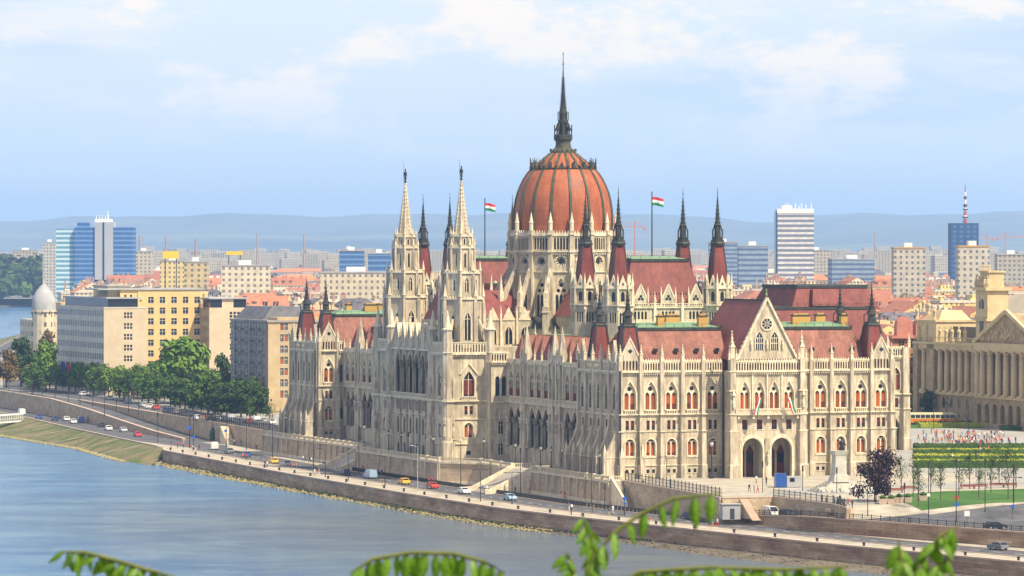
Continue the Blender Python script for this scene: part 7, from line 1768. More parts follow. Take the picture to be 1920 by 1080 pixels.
for (px, py, z, a, b, pl) in ((321, 838, -5, 'navy', 'grey', 'promenade'), (333, 840, -5, 'red', 'black', 'promenade'), (344, 840, -5, 'orange', 'navy', 'promenade'), (358, 845, -5, 'red', 'beige', 'promenade'), (362, 846, -5, 'white', 'navy', 'promenade'), (374, 843, -5, 'red', 'brown', 'promenade'), (455, 862, -5, 'orange', 'grey', 'road edge'), (462, 863, -5, 'red', 'navy', 'road edge'), (439, 835, -5, 'white', 'black', 'pavement'), (452, 836, -5, 'green', 'grey', 'pavement'), (468, 837, -5, 'red', 'navy', 'pavement'), (481, 845, -5, 'black', 'black', 'pavement'), (547, 880, -5, 'red', 'grey', 'promenade'), (555, 880, -5, 'beige', 'grey', 'promenade'), (497, 876, -5, 'navy', 'grey', 'promenade'), (501, 877, -5, 'white', 'navy', 'promenade'), (568, 866, -5, 'white', 'blue', 'pavement'), (573, 866, -5, 'blue', 'navy', 'pavement'), (580, 868, -5, 'navy', 'black', 'pavement'), (584, 869, -5, 'white', 'grey', 'pavement'), (590, 892, -5, 'white', 'beige', 'promenade'), (598, 892, -5, 'orange', 'white', 'promenade'), (667, 880, -5, 'black', 'black', 'pavement'), (680, 886, -5, 'red', 'navy', 'pavement'), (691, 886, -5, 'beige', 'navy', 'pavement'), (709, 892, -5, 'blue', 'navy', 'pavement'), (716, 893, -5, 'navy', 'grey', 'pavement'), (717, 912, -5, 'brown', 'beige', 'promenade'), (804, 907, -5, 'red', 'brown', 'pavement'), (809, 907, -5, 'red', 'navy', 'pavement'), (905, 923, -5, 'blue', 'grey', 'pavement'), (913, 924, -5, 'white', 'beige', 'pavement'), (930, 922, -5, 'navy', 'black', 'pavement'), (966, 926, -5, 'brown', 'black', 'pavement'), (1052, 934, -5, 'red', 'white', 'pavement'), (1059, 936, -5, 'red', 'red', 'pavement'), (1067, 958, -5, 'blue', 'white', 'promenade'), (1072, 960, -5, 'white', 'navy', 'promenade'), (1071, 966, -5, 'black', 'navy', 'promenade'), (1112, 962, -5, 'brown', 'grey', 'promenade'), (1142, 968, -5, 'navy', 'beige', 'promenade'), (1149, 963, -5, 'white', 'white', 'promenade'), (1218, 985, -5, 'orange', 'white', 'promenade'), (1302, 995, -5, 'white', 'navy', 'promenade'), (1336, 989, -5, 'blue', 'orange', 'promenade'), (1345, 988, -5, 'white', 'red', 'promenade'),
    (1231, 894, 0, 'black', 'black', 'forecourt'), (1239, 894, 0, 'grey', 'black', 'forecourt'), (1418, 907, 0, 'white', 'grey', 'forecourt'), (1437, 909, 0, 'brown', 'navy', 'forecourt'), (1405, 923, 0, 'navy', 'black', 'forecourt'), (1414, 924, 0, 'blue', 'navy', 'forecourt'), (1421, 925, 0, 'orange', 'red', 'forecourt'), (1541, 963, -2.2, 'black', 'navy', 'forecourt'), (1549, 964, -2.2, 'brown', 'black', 'forecourt'), (1565, 967, -2.4, 'blue', 'navy', 'path'), (1590, 967, -2.4, 'red', 'black', 'path'), (1598, 968, -2.4, 'black', 'black', 'path'), (1610, 960, -2.2, 'red', 'white', 'path'), (1641, 966, -2.4, 'grey', 'black', 'path'), (1637, 930, 0, 'white', 'black', 'path'), (1786, 865, 0, 'white', 'beige', 'planted beds'), (1889, 792, 0, 'white', 'navy', 'museum pavement')):
    x, y = at(px, py, z); pose = rp.choice(['walk', 'walk', 'stand']); zz = z if z != -2.2 and z != -2.4 else GZ(UV(x, y)[1], UV(x, y)[0]); person(x, y, zz+.02, rp.uniform(0, 6.28), pose, a, b, lab_person(a, b, pose, px, pl))
for i in range(150):
    px = rp.gauss(1812, 36) if i < 118 else rp.uniform(1720, 1905); px = min(1912, max(1722, px)); py = 838-rp.uniform(0, 22)-(3 if px < 1760 else 0)
    if i > 138: px, py = rp.uniform(1835, 1860), rp.uniform(838, 852)
    a = rp.choice(['white', 'red', 'white', 'red', 'navy', 'blue', 'beige', 'orange', 'grey', 'black']); b = rp.choice(['navy', 'white', 'red', 'black', 'beige', 'grey', 'blue']); pose = rp.choice(['stand', 'stand', 'walk', 'wide'])
    x, y = at(px, py, 0); seg = ['left fringe', 'left part', 'left middle', 'centre', 'right middle', 'right part', 'right fringe'][min(6, int((px-1720)/28))]; dp = 'front' if py > 832 else 'back' if py < 823 else 'middle'
    person(x, y, .02, rp.uniform(0, 6.28), pose, a, b, f'person in {a} top and {b} trousers, {"walking" if pose == "walk" else "arms bent" if pose == "wide" else "standing"}, {seg} of the crowd, {dp} rows', 'crowd on the square')

# ---------------------------------------------------------------- street furniture
def lamp_mesh(h, kind):
    m = MB(IRON if kind != 'white' else CC['silver'])
    m.lathe(0, 0, [(.14, 0), (.10, h*.1), (.06, h)], 6)
    hd = MB(m.mats[0])
    if kind in ('single', 'white'): m.bar((0, 0, h), (1.6, 0, h+.3), .09); hd.box(1.2, 2.0, -.16, .16, h+.22, h+.38)
    elif kind == 'double': m.bar((-1.5, 0, h+.25), (1.5, 0, h+.25), .09); hd.box(-1.9, -1.2, -.16, .16, h+.15, h+.32); hd.box(1.2, 1.9, -.16, .16, h+.15, h+.32)
    elif kind == 'mast': hd.box(-.12, .12, -.12, .12, h-1.2, h)
    return m.mesh('post'), hd.mesh('lamp_head')
LM = {}
def lamp(px, py, z, h, kind, label, group, rz=3.6):
    key = (round(h), kind)
    if key not in LM: LM[key] = lamp_mesh(h, kind)
    x, y = at(px, py, z); o = empty('street_lamp', (x, y, z), rz, label=label, cat='street lamp', group=group); put('post', LM[key][0], o); put('lamp_head', LM[key][1], o)
for i, (px, py) in enumerate(((17, 738), (38, 741), (59, 744), (80, 747), (103, 750), (128, 755), (150, 759), (174, 763), (196, 781), (218, 768), (241, 773), (260, 778))):
    lamp(px, py, 0, 9 if i != 8 else 11, 'single', f'{["first", "second", "third", "fourth", "fifth", "sixth", "seventh", "eighth", "tallest", "tenth", "eleventh", "twelfth"][i]} grey street lamp along the upper road, counted from the left', 'street lamps on the upper road')
NM = iter(range(100))
for (px, py, h, kind, near) in ((296, 830, 8.5, 'mast', 'at the ramp mouth'), (356, 840, 8, 'mast', 'at the junction'), (363, 843, 9, 'mast', 'beside the junction sign'), (399, 830, 9, 'mast', 'by the green kiosk'), (410, 826, 9, 'double', 'left of the wall steps'), (425, 838, 9, 'mast', 'opposite the white box van'), (462, 843, 8.5, 'mast', 'left of the dark gate'), (511, 862, 12, 'double', 'just left of the palace corner'),
    (588, 874, 11, 'mast', 'in front of the far terrace'), (610, 895, 6.5, 'single', 'on the promenade before the far stairs'), (653, 902, 6.5, 'single', 'on the promenade below the far stairs'), (673, 888, 11.5, 'mast', 'right of the far stairs'), (722, 910, 6.5, 'single', 'on the promenade left of the yellow taxi'), (766, 893, 10.5, 'mast', 'tall and dark in front of the tower terrace'), (783, 922, 10, 'white', 'white and tall on the promenade before the towers'), (864, 911, 10, 'single', 'tall and dark below the lit tower'), (901, 940, 6.5, 'double', 'on the promenade below the sunlit stairs'), (960, 946, 6.5, 'double', 'on the promenade right of the sunlit stairs'), (976, 930, 10.5, 'mast', 'in front of the sunlit stairs'), (1109, 950, 10.5, 'single', 'in front of the buttressed corner'), (1134, 957, 5.4, 'mast', 'short, left of the corner steps'), (1171, 966, 5.5, 'mast', 'short, with the blue sign'), (1206, 950, 5.4, 'mast', 'short, right of the corner steps'), (1250, 960, 11, 'double', 'tall, before the black railing'),
    (1430, 963, 10.5, 'mast', 'right of the parked white van')):
    lamp(px, py, ZQ if px != 1430 else -4.2, h, kind, f'slender street lamp {near}', 'street lamps on the quay')
for (px, py, h, kind, near) in ((1505, 924, 5.6, 'mast', 'beside the blue container'), (1569, 928, 5.6, 'mast', 'in front of the stone monument'), (1669, 928, 6, 'mast', 'right of the purple tree'), (1627, 968, 8, 'mast', 'left front of the purple tree'), (1696, 958, 5.4, 'mast', 'left of the lawn benches'), (1741, 970, 10, 'mast', 'thick and dark on the lawn corner'), (1793, 977, 11.5, 'mast', 'tallest, with red and blue signs'), (1847, 963, 9.5, 'mast', 'right of the tallest signed mast'), (1901, 958, 9, 'mast', 'at the right end of the lawn'), (1830, 894, 5.5, 'mast', 'behind the lawn trees'), (1816, 808, 7, 'mast', 'thin, by the museum steps'), (1858, 800, 9, 'double', 'with twin heads before the museum portico'), (1750, 805, 9, 'double', 'with twin heads right of the tram'), (1900, 962, 6, 'double', 'at the lower right corner')):
    x, y = at(px, py, -.4 if py > 900 else 0); lamp(px, py, (-.4 if py < 950 else -1.6) if py > 900 else 0, h, kind, f'dark lamp mast {near}', 'lamp masts on the square')
# ornate lanterns on the terraces
m = MB(IRON); m.lathe(0, 0, [(.42, 0), (.42, .3), (.2, .6), (.16, 1.2), (.09, 1.5), (.08, 4.2), (.2, 4.3), (.1, 4.5)], 8); m.bar((-.5, 0, 4.35), (.5, 0, 4.35), .08); LP = m.mesh('post')
m = MB(plain('lantern_glass', (.6,.6,.55), .3)); m.smooth = True; m.lathe(0, 0, [(.12, 4.5), (.3, 4.8), (.3, 5.1), (.1, 5.35)], 8); m.smooth = False; m.M(IRON); m.lathe(0, 0, [(.34, 5.12), (.12, 5.45), (.03, 5.8)], 8); LG = m.mesh('lantern')
for (u, v, z, lb) in ((-9.6, 128, .1, 'left of the lower arches'), (-9.6, 118, .1, 'in the middle below the loggia'), (-9.8, 94, .1, 'at the foot of the lit tower'), (-3, 78, .1, 'at the head of the sunlit stairs'), (-3.6, 55, .1, 'beside the black gate at the stair head'), (-3.6, 38.5, .1, 'on the near side of the stair head'), (-3.8, 31, .1, 'at the far end of the buttressed terrace'), (-3.6, 166, .1, 'by the far staircase'), (-3.8, 232, .1, 'before the far corner buttresses'), (-3.6, 2, .1, 'in front of the nearest corner arch'), (19.0, -5.5, .1, 'big and black in front of the main facade')):
    s = 1.5 if u > 0 else 1.; x, y = W(u, v); o = put('lantern_post', None, None, loc=(x, y, z), rz=UA, sc=s, label='ornate black lantern '+lb, cat='lantern', group='ornate terrace lanterns'); put('post', LP, o); put('lantern', LG, o)
# chain bollards along the quay road and black mooring bollards on the promenade
m = MB(IRON); m.box(-.28, .28, -.28, .28, 0, .85); m.box(-.32, .32, -.32, .32, .85, .95); BO = m.mesh('bollard')
BSEG = lambda v: 'before the far terrace' if v > 165 else 'below the far staircase' if v > 149 else 'before the tower terrace' if v > 86 else 'below the sunlit staircase' if v > 40 else 'before the buttressed corner' if v > -8 else 'before the black railing'
for i, v in enumerate(frange(-52, 176, 1.7)):
    x, y = W(E_(v)+RW1+.9, v); put('bollard', BO, None, loc=(x, y, ZQ+.0), rz=road_dir(v), label='square black bollard in the kerbside row '+BSEG(v), cat='bollard', group='bollards beside the quay road, '+BSEG(v))
m = MB(IRON); m.lathe(0, 0, [(.3, 0), (.24, .2), (.2, .45), (.32, .55), (.3, .7), (.05, .78)], 8); MO = m.mesh('mooring')
for i, v in enumerate(frange(-190, 270, 14.5)):
    x, y = W(E_(v)+2.2, v); put('mooring_bollard', MO, None, loc=(x, y, ZQ), label=f'small black mooring bollard at the promenade edge {BSEG(v)}' if v > -90 else 'small black mooring bollard on the right stretch of promenade', cat='mooring bollard', group='mooring bollards '+(BSEG(v) if v > -90 else 'on the right stretch'))
# road signs
SB = plain('sign_blue', (.02,.12,.55), .4); SR = plain('sign_red', (.6,.03,.03), .4)
for (px, py, z, h, mt, r_, lb) in ((1171, 966, -5, 3.4, SB, .42, 'round blue road sign right of the corner steps'), (1250, 960, -5, 4.6, SB, .45, 'blue road sign on the tall mast before the black railing'), (355, 840, -5, 5.5, SB, .5, 'blue road sign left at the ramp junction'), (363, 846, -5, 3.8, SB, .4, 'lower blue road sign at the ramp junction'), (423, 838, -5, 4.4, SB, .4, 'blue road sign beside the green kiosk'), (1741, 972, -1.6, 4.4, WHITE, .4, 'white and blue sign on the lawn corner mast'), (1793, 978, -1.8, 4.4, SR, .4, 'red round sign on the tallest mast'), (1793, 980, -1.8, 3.4, SB, .4, 'blue round sign on the tallest mast'), (1171, 968, -5, 2.6, SB, .3, 'small lower blue sign right of the corner steps'), (1813, 985, -2.6, 2.2, WHITE, .7, 'white square board by the lower right road'), (1898, 975, -2.5, 2.6, SB, .35, 'blue sign at the right edge')):
    x, y = at(px, py, z); o = empty('road_sign', (x, y-.2, z), 0, label=lb, cat='road sign'); m = MB(mt); n = 14 if mt is not WHITE else 4
    m.loft([[(r_*math.cos(2*math.pi*(i+.5)/n), yy, h+r_*math.sin(2*math.pi*(i+.5)/n)) for i in range(n)] for yy in (-.05, 0)], cap0=True); m.build('sign_face', o); m = MB(IRON); m.box(-.04, .04, 0, .08, 0, h+.2); m.build('post', o)

# flags
FR, FW, FG = plain('flag_red', (.62,.02,.03), .8), plain('flag_white', (.8,.8,.8), .8), plain('flag_green', (.02,.22,.10), .8)
def flag_mesh(L, H, wave=.18, droop=.35):
    m = MB(FR, FW, FG); n = 14; m.smooth = True
    for s, mt in enumerate((FG, FW, FR)):
        m.M(mt)
        for i in range(n):
            q = []
            for a, b in ((i, s), (i+1, s), (i+1, s+1), (i, s+1)):
                t = a/n; q.append((L*t, wave*math.sin(t*7)*(.3+t), H*b/3-droop*t*t*H*.6+.06*math.sin(t*6)))
            m.face(q); 
    return m.mesh('flag')
FLM = flag_mesh(2.5, 1.9)
for (u, v, zt, zb, lb) in ((32.4, 178.5, 61.4, 46.8, 'left'), (31.7, 61.5, 61.6, 46.8, 'right')):
    x, y = W(u, v); o = empty('flagpole', (x, y, zb), 0, label=f'tall thin flagpole with a tricolour flag, {lb} of the red dome', cat='flagpole', group='roof flagpoles'); m = MB(IRON); m.lathe(0, 0, [(.16, -.6), (.12, zt-zb), (.2, zt-zb+.1), (.03, zt-zb+.3)], 6); m.build('pole', o); put('flag', FLM, o, T(.12, 0, zt-zb-2.9, 0))
FLB = MB(FR, FW, FG)
for s, mt in enumerate((FR, FW, FG)):
    FLB.M(mt)
    for i in range(8):
        z = lambda k: -.45*k; w_ = lambda k: .30-.012*k
        x0 = -.45+.3*s; FLB.face([(x0+.05*math.sin(i), -.1*math.sin(s*2+i*.5), z(i+1)), (x0+.32+.05*math.sin(i), -.1*math.sin(s*2+1+i*.5), z(i+1)), (x0+.32+.05*math.sin(i-1), -.1*math.sin(s*2+1+(i-1)*.5), z(i)), (x0+.05*math.sin(i-1), -.1*math.sin(s*2+(i-1)*.5), z(i))])
FLB = FLB.mesh('flag')
for (du, lb) in ((28.9, 'left one of the two'), (35.6, 'right one of the two')):
    x, y = W(du, -7.0); o = empty('balcony_flag', (x, y, 14.9), UA, label='tricolour flag hanging from the balcony above the portal arches, '+lb, cat='flag', group='balcony flags'); m = MB(IRON); m.bar((0, .9, -.4), (0, -1.7, 2.7), .1); m.build('pole', o); put('flag', FLB, o, T(0, -1.4, 2.3, 0, (1, 1, 1.05)) @ Matrix.Rotation(.25 if 'left' in lb else -.35, 4, 'Y'))

# monument under restoration, container, tram, small things
x, y = at(1573, 921, 0)
o = empty('stone_monument', (x, y, 0), UA, label='pale stone monument plinth with rubble-like steps in front of the main facade', cat='monument')
MONM = rough_mat('monument_stone', (.40,.38,.33), (.56,.54,.48), .6); m = MB(MONM); 
for i in range(7): m.box(-5.6+i*.55, 6.4-i*.5, -3.5+i*.4, 3-i*.2, i*.28, (i+1)*.28)
q = random.Random(2)
for i in range(60): a = q.uniform(-5.5, 6); b = q.uniform(-3.8, 0); s = q.uniform(.3, .9); m.lathe(a, b, [(s, .1+abs(0)), (s*.8, s*.9), (s*.3, s*1.3)], 5, q.random())
m.build('steps', o); m = MB(MONM); m.frus(-1.8, 1.8, -1.5, 1.5, 1.9, -1.4, 1.4, -1.2, 1.2, 3.4); m.frus(-1.25, 1.25, -1.1, 1.1, 3.4, -1.15, 1.15, -1., 1., 7.2); m.frus(-1.2, 1.2, -1.05, 1.05, 7.2, -1.6, 1.6, -1.4, 1.4, 8.2); m.build('plinth', o)
x2, y2 = x+2.6, y+.3
m = MB(IRON); m.smooth = True; m.lathe(0, 0, [(.5, 0), (.62, .3), (.4, .9), (.5, 1.4), (.42, 1.9), (.16, 2.1), (.24, 2.35), (.2, 2.6), (.03, 2.75)], 8); m.smooth = False; m.bar((.3, 0, 1.8), (.8, -.3, 1.0), .16); m.bar((-.3, 0, 1.8), (-.7, -.2, 1.2), .16)
m.build('bronze_figure', loc=(x+.6, y, 8.2), label='small dark bronze figure standing on top of the pale plinth', cat='statue')
x, y = at(1463, 914, 0); o = empty('container', (x, y, 0), .1, label='blue and white site container left of the stone monument', cat='container'); m = MB(CC['blue']); m.box(-1.1, 1.1, -1.2, 1.2, .1, 2.9); m.M(SB)
for i in range(8): m.box(-1.05+i*.27, -.95+i*.27, -1.25, -1.2, .2, 2.8)
m.build('blue_box', o); m = MB(ROOFG); m.box(1.2, 4.2, -1.1, 1.2, .1, 2.3); m.M(GLASS); m.box(1.8, 2.8, -1.13, -1.1, 1.2, 2.); m.build('white_box', o)
x, y = W(-6.9, -79.6); m = MB(ROOFG); m.box(-1.9, 1.7, 0, 2, 0, 2.9); m.box(-2.1, 1.9, -.2, 2.2, 2.9, 3.05); m.M(PANE); m.box(-.4, .5, -.04, .02, .1, 2.1); m.build('site_hut', loc=(x, y, RZ(-79)-.3), rz=.2, label='pale grey hut left of the light steps below the railing', cat='hut')
def tram():
    x, y = at(1741, 796, 0); o = empty('tram', (x, y, 0), .03, label='orange and cream tram beside the museum trees', cat='tram'); OR = plain('tram_orange', (.72,.22,.02), .4); CRM_ = plain('tram_cream', (.70,.64,.45), .5)
    m = MB(OR); L = 8.; w = 1.2
    m.loft([[(-L, -w, .5), (-L, w, .5), (-L, w, 1.75), (-L, -w, 1.75)], [(L-1, -w, .5), (L-1, w, .5), (L-1, w, 1.75), (L-1, -w, 1.75)], [(L, -w*.7, .6), (L, w*.7, .6), (L, w*.7, 1.7), (L, -w*.7, 1.7)]], cap0=True); m.build('lower_body', o)
    m = MB(CRM_); m.box(-L, L-.9, -w, w, 2.75, 3.1); m.box(-L+.3, L-1.2, -w*.7, w*.7, 3.1, 3.35); m.box(L-1, L-.3, -w*.8, w*.8, 2.7, 3.05)
    for i in range(12): a = -L+i*1.38; m.box(a, a+.16, -w, w, 1.75, 2.75)
    m.box(-L, L-.9, -w-.02, w+.02, 1.7, 1.85); m.build('upper_body', o); m = MB(CGL); m.box(-L+.1, L-.9, -w+.06, w-.06, 1.8, 2.75); m.box(L-.95, L-.4, -w*.75, w*.75, 1.75, 2.7); m.build('windows', o); m = MB(TYRE)
    for a in (-6, -4.3, 3.3, 5): m.box(a-.4, a+.4, -w+.1, w-.1, .05, .55)
    m.build('bogie', o)
tram()
# gate, kiosk, bench seats, planters
for i, (px, py) in enumerate(((1655, 966), (1671, 966), (1686, 965), (1702, 965), (1731, 962))):
    x, y = at(px, py, -2.4); m = MB(COPING); m.frus(-.7, .7, -.6, .6, 0, -.85, .85, -.7, .7, 1.); m.M(HEDG); m.lathe(0, 0, [(.6, 1.), (.7, 1.3), (.3, 1.7)], 7); zz = GZ(UV(x, y)[1], UV(x, y)[0]); m.build('planter', loc=(x, y, zz), label=f'square stone planter on the path below the lawn, {["first", "second", "third", "fourth", "last"][i]} from the purple tree', cat='planter', group='planters below the lawn')
BW = plain('bench_wood', (.25,.08,.05), .7)
for i, (px, py) in enumerate(((1680, 925), (1815, 918), (1838, 917), (1870, 915), (1893, 915), (1703, 921))):
    x, y = at(px, py, -.1); o = empty('bench', (x, y, 0), .1, label=f'red-brown bench along the upper edge of the lawn, {["left of the young trees", "left of the middle trees", "between the middle trees", "right of the middle trees", "nearest the right edge", "beside the leftmost bench"][i]}', cat='bench', group='benches by the lawn'); m = MB(BW); m.box(-1.6, 1.6, -.3, .3, .42, .5); m.build('seat', o); m = MB(BW); m.box(-1.6, 1.6, .28, .34, .55, .95); m.build('backrest', o); m = MB(IRON); m.box(-1.4, -1.3, -.25, .3, 0, .42); m.box(1.3, 1.4, -.25, .3, 0, .42); m.build('leg', o)
x, y = at(480, 838, ZQ); m = MB(IRON); m.box(-1.7, 1.7, 0, .4, 0, 5.2); m.M(PANE); m.box(-1.4, 1.4, -.05, 0, .2, 4.9); m.build('gate', loc=(x, y+1, ZQ), rz=1.0, label='tall dark gate in the retaining wall left of the palace', cat='gate')
x, y = at(399, 826, ZQ); m = MB(plain('kiosk_green', (.02,.09,.05), .5)); m.lathe(0, 0, [(.9, 0), (.9, 2.4), (1.2, 2.5), (.5, 3.3), (.05, 3.9)], 8); m.build('advert_column', loc=(x, y, ZQ), label='dark green round advertising column by the ramp junction', cat='advertising column')
x, y = at(18, 795, ZQ-1.5); o = empty('pontoon_bridge', (x, y, -6.), 1.2, label='white covered gangway reaching over the river bank at the far left', cat='gangway'); m = MB(WHITE); m.box(-13, 7, -1.3, 1.3, 0, .4); m.box(-13, 7, -1.3, 1.3, 2.3, 2.6); m.build('deck', o); m = MB(WHITE)
for i in range(14): m.box(-13+i*1.5, -12.85+i*1.5, -1.3, -1.2, .4, 2.3); m.box(-13+i*1.5, -12.85+i*1.5, 1.2, 1.3, .4, 2.3)
m.box(-13, 7.9, -1.32, -1.18, 1.2, 1.3); m.box(-13, 7.9, 1.18, 1.32, 1.2, 1.3); m.build('railing', o); m = MB(ROOFG); m.lathe(-12, 0, [(.3, ZW+5-8), (.3, 0)], 6); m.lathe(5, 0, [(.3, -3), (.3, 0)], 6); m.build('support', o)
# dark sculpture group by the railing end
x, y = at(1575, 962, -1.6); o = empty('seated_sculpture', (x, y, GZ(UV(x, y)[1], UV(x, y)[0])), .3, label='dark bronze seated figure on a low light plinth by the end of the railing', cat='sculpture'); m = MB(COPING); m.box(-2.6, 2.6, -1.2, 1.2, 0, .8); m.build('plinth', o); m = MB(IRON); m.smooth = True; m.lathe(0, 0, [(1.2, .8), (1.3, 1.3), (.8, 1.8), (.7, 2.5), (.25, 2.8), (.32, 3.1), (.05, 3.5)], 8); m.smooth = False; m.bar((-.3, -.4, 1.5), (-1.4, -.6, .9), .5); m.build('figure', o)
# red and blue advertising banners by the museum, hanging flags
for (px, py, lb) in ((1887, 782, 'left'), (1905, 784, 'right')):
    x, y = at(px, 800, 0); m = MB(WHITE); m.box(-1., 1., 0, .1, 1.6, 4.6); m.M(SR); m.box(-1., 1., -.03, 0, 3.6 if lb == 'left' else 2., 4.6 if lb == 'left' else 2.7); m.M(IRON); m.box(-.1, .1, .1, .3, 0, 4.6); m.build('banner', loc=(x, y, 0), label=f'{lb} red and white banner in front of the museum portico', cat='banner', group='museum banners')
for (px, py, lb, cc) in ((133, 700, 'blue', SB), (143, 702, 'red and white', FR), (152, 704, 'green and white', FG)):
    x, y = W(31.5, 571+ (195-px)*.74); o = empty('wall_flag', (x, y, 8.), UA, label=f'{lb} flag on the pale office front above the street trees', cat='flag', group='flags on the office front'); m = MB(IRON); m.bar((3.2, 0, 0), (0, 0, 2.6), .12); m.build('pole', o); m = MB(cc, FW); m.face([(0, 0, 2.5), (1.3, .1, 1.6), (1.1, .1, -2.2), (.2, -.1, -1.6)]); m.build('flag', o)
# ---------------------------------------------------------------- castle hill under the viewer and the young tree in front
CHILL = rough_mat('hill_scrub', (.05,.08,.02), (.14,.14,.06), .1, rough=.95)
m = MB(CHILL); G = []
for j in range(24):
    Y = -120+j*18.; z = 44. if Y < 20 else max(ZW-1.5, 44-(Y-20)*.20*(1 if Y < 120 else 1.05))
    G.append([(X, Y, z+math.sin(X*.05+Y*.03)*.5*(Y > 10)) for X in [-400+i*50 for i in range(17)]])
for a, b in zip(G, G[1:]):
    for i in range(16): m.face([a[i], a[i+1], b[i+1], b[i]])
m.build('hillside', kind='structure')
def near(px, py, Y=12.): return Vector(((px-960)/8400*Y, Y, HC-(py-471)/8400*Y))
lm, nt, lb = newmat('leaflet_green')
no = N(nt, 'ShaderNodeTexNoise', i={'Scale': 14., 'Detail': 4}); cr = N(nt, 'ShaderNodeValToRGB'); e = cr.color_ramp.elements; e[0].position = .35; e[0].color = (.06,.17,.01,1); e[1].position = .65; e[1].color = (.25,.44,.03,1)
tc_ = N(nt, 'ShaderNodeTexCoord'); nt.links.new(tc_.outputs['Object'], no.inputs['Vector']); nt.links.new(no.outputs['Fac'], cr.inputs[0])
tr = N(nt, 'ShaderNodeBsdfTranslucent'); mx = N(nt, 'ShaderNodeMixShader', i={0: .45}); nt.links.new(cr.outputs[0], lb.inputs['Base Color']); nt.links.new(cr.outputs[0], tr.inputs[0]); lb.inputs['Roughness'].default_value = .5
out = nt.nodes['Material Output']; nt.links.new(lb.outputs[0], mx.inputs[1]); nt.links.new(tr.outputs[0], mx.inputs[2]); nt.links.new(mx.outputs[0], out.inputs[0])
lf = MB(lm); lf.smooth = True; n = 7     # leaflet hanging along -z, one metre long, folded a little along the midrib
L = [(0, -i/n, .23*math.sin(math.pi*(i/n)**.8)) for i in range(n+1)]
for i in range(n):
    (y0, z0, w0), (y1, z1, w1) = L[i], L[i+1]; c0 = .10*math.sin(z0*3); c1 = .10*math.sin(z1*3)
    lf.face([(-w0, c0+w0*.35, z0), (0, c0, z0), (0, c1, z1), (-w1, c1+w1*.35, z1)]); lf.face([(0, c0, z0), (w0, c0+w0*.35, z0), (w1, c1+w1*.35, z1), (0, c1, z1)])
LEAFM = lf.mesh('leaflet'); STEM = rough_mat('green_stem', (.10,.13,.03), (.16,.17,.05), 20.)
def sapling(root_px, fronds, label, Y, seed):
    q = random.Random(seed); base = near(root_px, 1500, Y); base.z = 43.8
    o = empty('sapling', tuple(base), 0, label=label, cat='young tree'); inv = Matrix.Translation(-base)
    t = MB(BARK); top = near(root_px, 1200, Y); t.tube([tuple(inv @ base), tuple(inv @ (base+(top-base)*.5+Vector((.1, 0, 0)))), tuple(inv @ top)], [.05, .035, .02], 8); t.build('trunk', o)
    k = 0
    for (pts, nl, size, tilt, both) in fronds:
        P = [near(a, b, Y+dy) for a, b, dy in pts]; s = MB(STEM); s.tube([tuple(inv @ top)]+[tuple(inv @ p) for p in P], [.012]+[.006]*(len(P)-1)+[.002], 6); s.build('branch', o)
        cum = [0]
        for a, b in zip(P, P[1:]): cum.append(cum[-1]+(b-a).length)
        for i in range(nl):
            for sd in ((-1, 1) if both else (1,)):
                d = cum[-1]*(i+.35+.15*sd)/nl; d = min(d, cum[-1]); j = max(0, min(len(P)-2, sum(c < d for c in cum)-1)); f = (d-cum[j])/max(1e-6, cum[j+1]-cum[j]); p = P[j]+(P[j+1]-P[j])*f
                sz = .86*size*Y/8400*q.uniform(.8, 1.15); ang = tilt+sd*(.5 if both else 0)+q.uniform(-.22, .22)
                M = Matrix.Translation(inv @ p) @ Matrix.Rotation(ang, 4, 'Y') @ Matrix.Rotation(q.uniform(-.5, .6), 4, 'X') @ Matrix.Rotation(q.uniform(-.9, .9), 4, 'Z') @ Matrix.Diagonal((sz*.85, sz, sz, 1))
                put('leaflet', LEAFM, o, M); k += 1
Y = 12.
sapling(215, [([(110, 1034, 0), (160, 1036, 0), (215, 1050, 0), (275, 1068, 0), (345, 1084, 0)][::-1], 12, 56, .3, True)], 'blurred green leaf spray at the lower left edge of the view', 12., 3)
sapling(830, [([(655, 1075, 0), (700, 1048, 0), (770, 1036, 0), (850, 1038, 0), (905, 1052, 0), (945, 1072, 0)][::-1], 17, 70, .12, False)], 'blurred arching leaf frond at the bottom centre of the view', 12., 4)
sapling(1100, [([(1095, 1120, 0), (1112, 1050, 0), (1108, 1000, 0), (1090, 965, 0)], 9, 50, 0, True), ([(1100, 1060, 0), (1150, 1000, 0), (1200, 965, 0), (1262, 935, 0), (1350, 925, 0)], 9, 66, -.1, False), ([(1080, 1090, 0), (1070, 1050, 0), (1060, 1035, 0)], 4, 42, .3, True), ([(1130, 1110, 0), (1200, 1072, 0), (1330, 1064, 0), (1470, 1068, 0), (1590, 1062, 0)][::1], 19, 54, .1, True)], 'blurred leafy sprig with a long frond reaching up in front of the quay', 12., 5)
sapling(1700, [([(1700, 1160, 0), (1725, 1050, 0), (1762, 1005, 0), (1800, 985, 0)], 9, 66, .2, True), ([(1680, 1150, 0), (1690, 1050, 0), (1685, 1010, 0)], 6, 60, 0, True), ([(1740, 1150, 0), (1760, 1060, 0), (1785, 1040, 0)], 6, 66, 0, True)], 'blurred leaf cluster at the lower right in front of the quay wall', 12., 6)
# haze
m = MB(); hm = bpy.data.materials.new('haze_air'); hm.use_nodes = True; nt = hm.node_tree; nt.nodes.remove(nt.nodes['Principled BSDF'])
pv = N(nt, 'ShaderNodeVolumePrincipled', i={'Color': (.38,.60,1.,1), 'Density': HAZE, 'Anisotropy': .0}); nt.links.new(pv.outputs[0], nt.nodes['Material Output'].inputs['Volume'])
m.M(hm); m.box(-10800, 10800, -400, 36500, -12, 420); m.build('haze', kind='stuff', label='thin bluish summer haze over the distant city and hills')
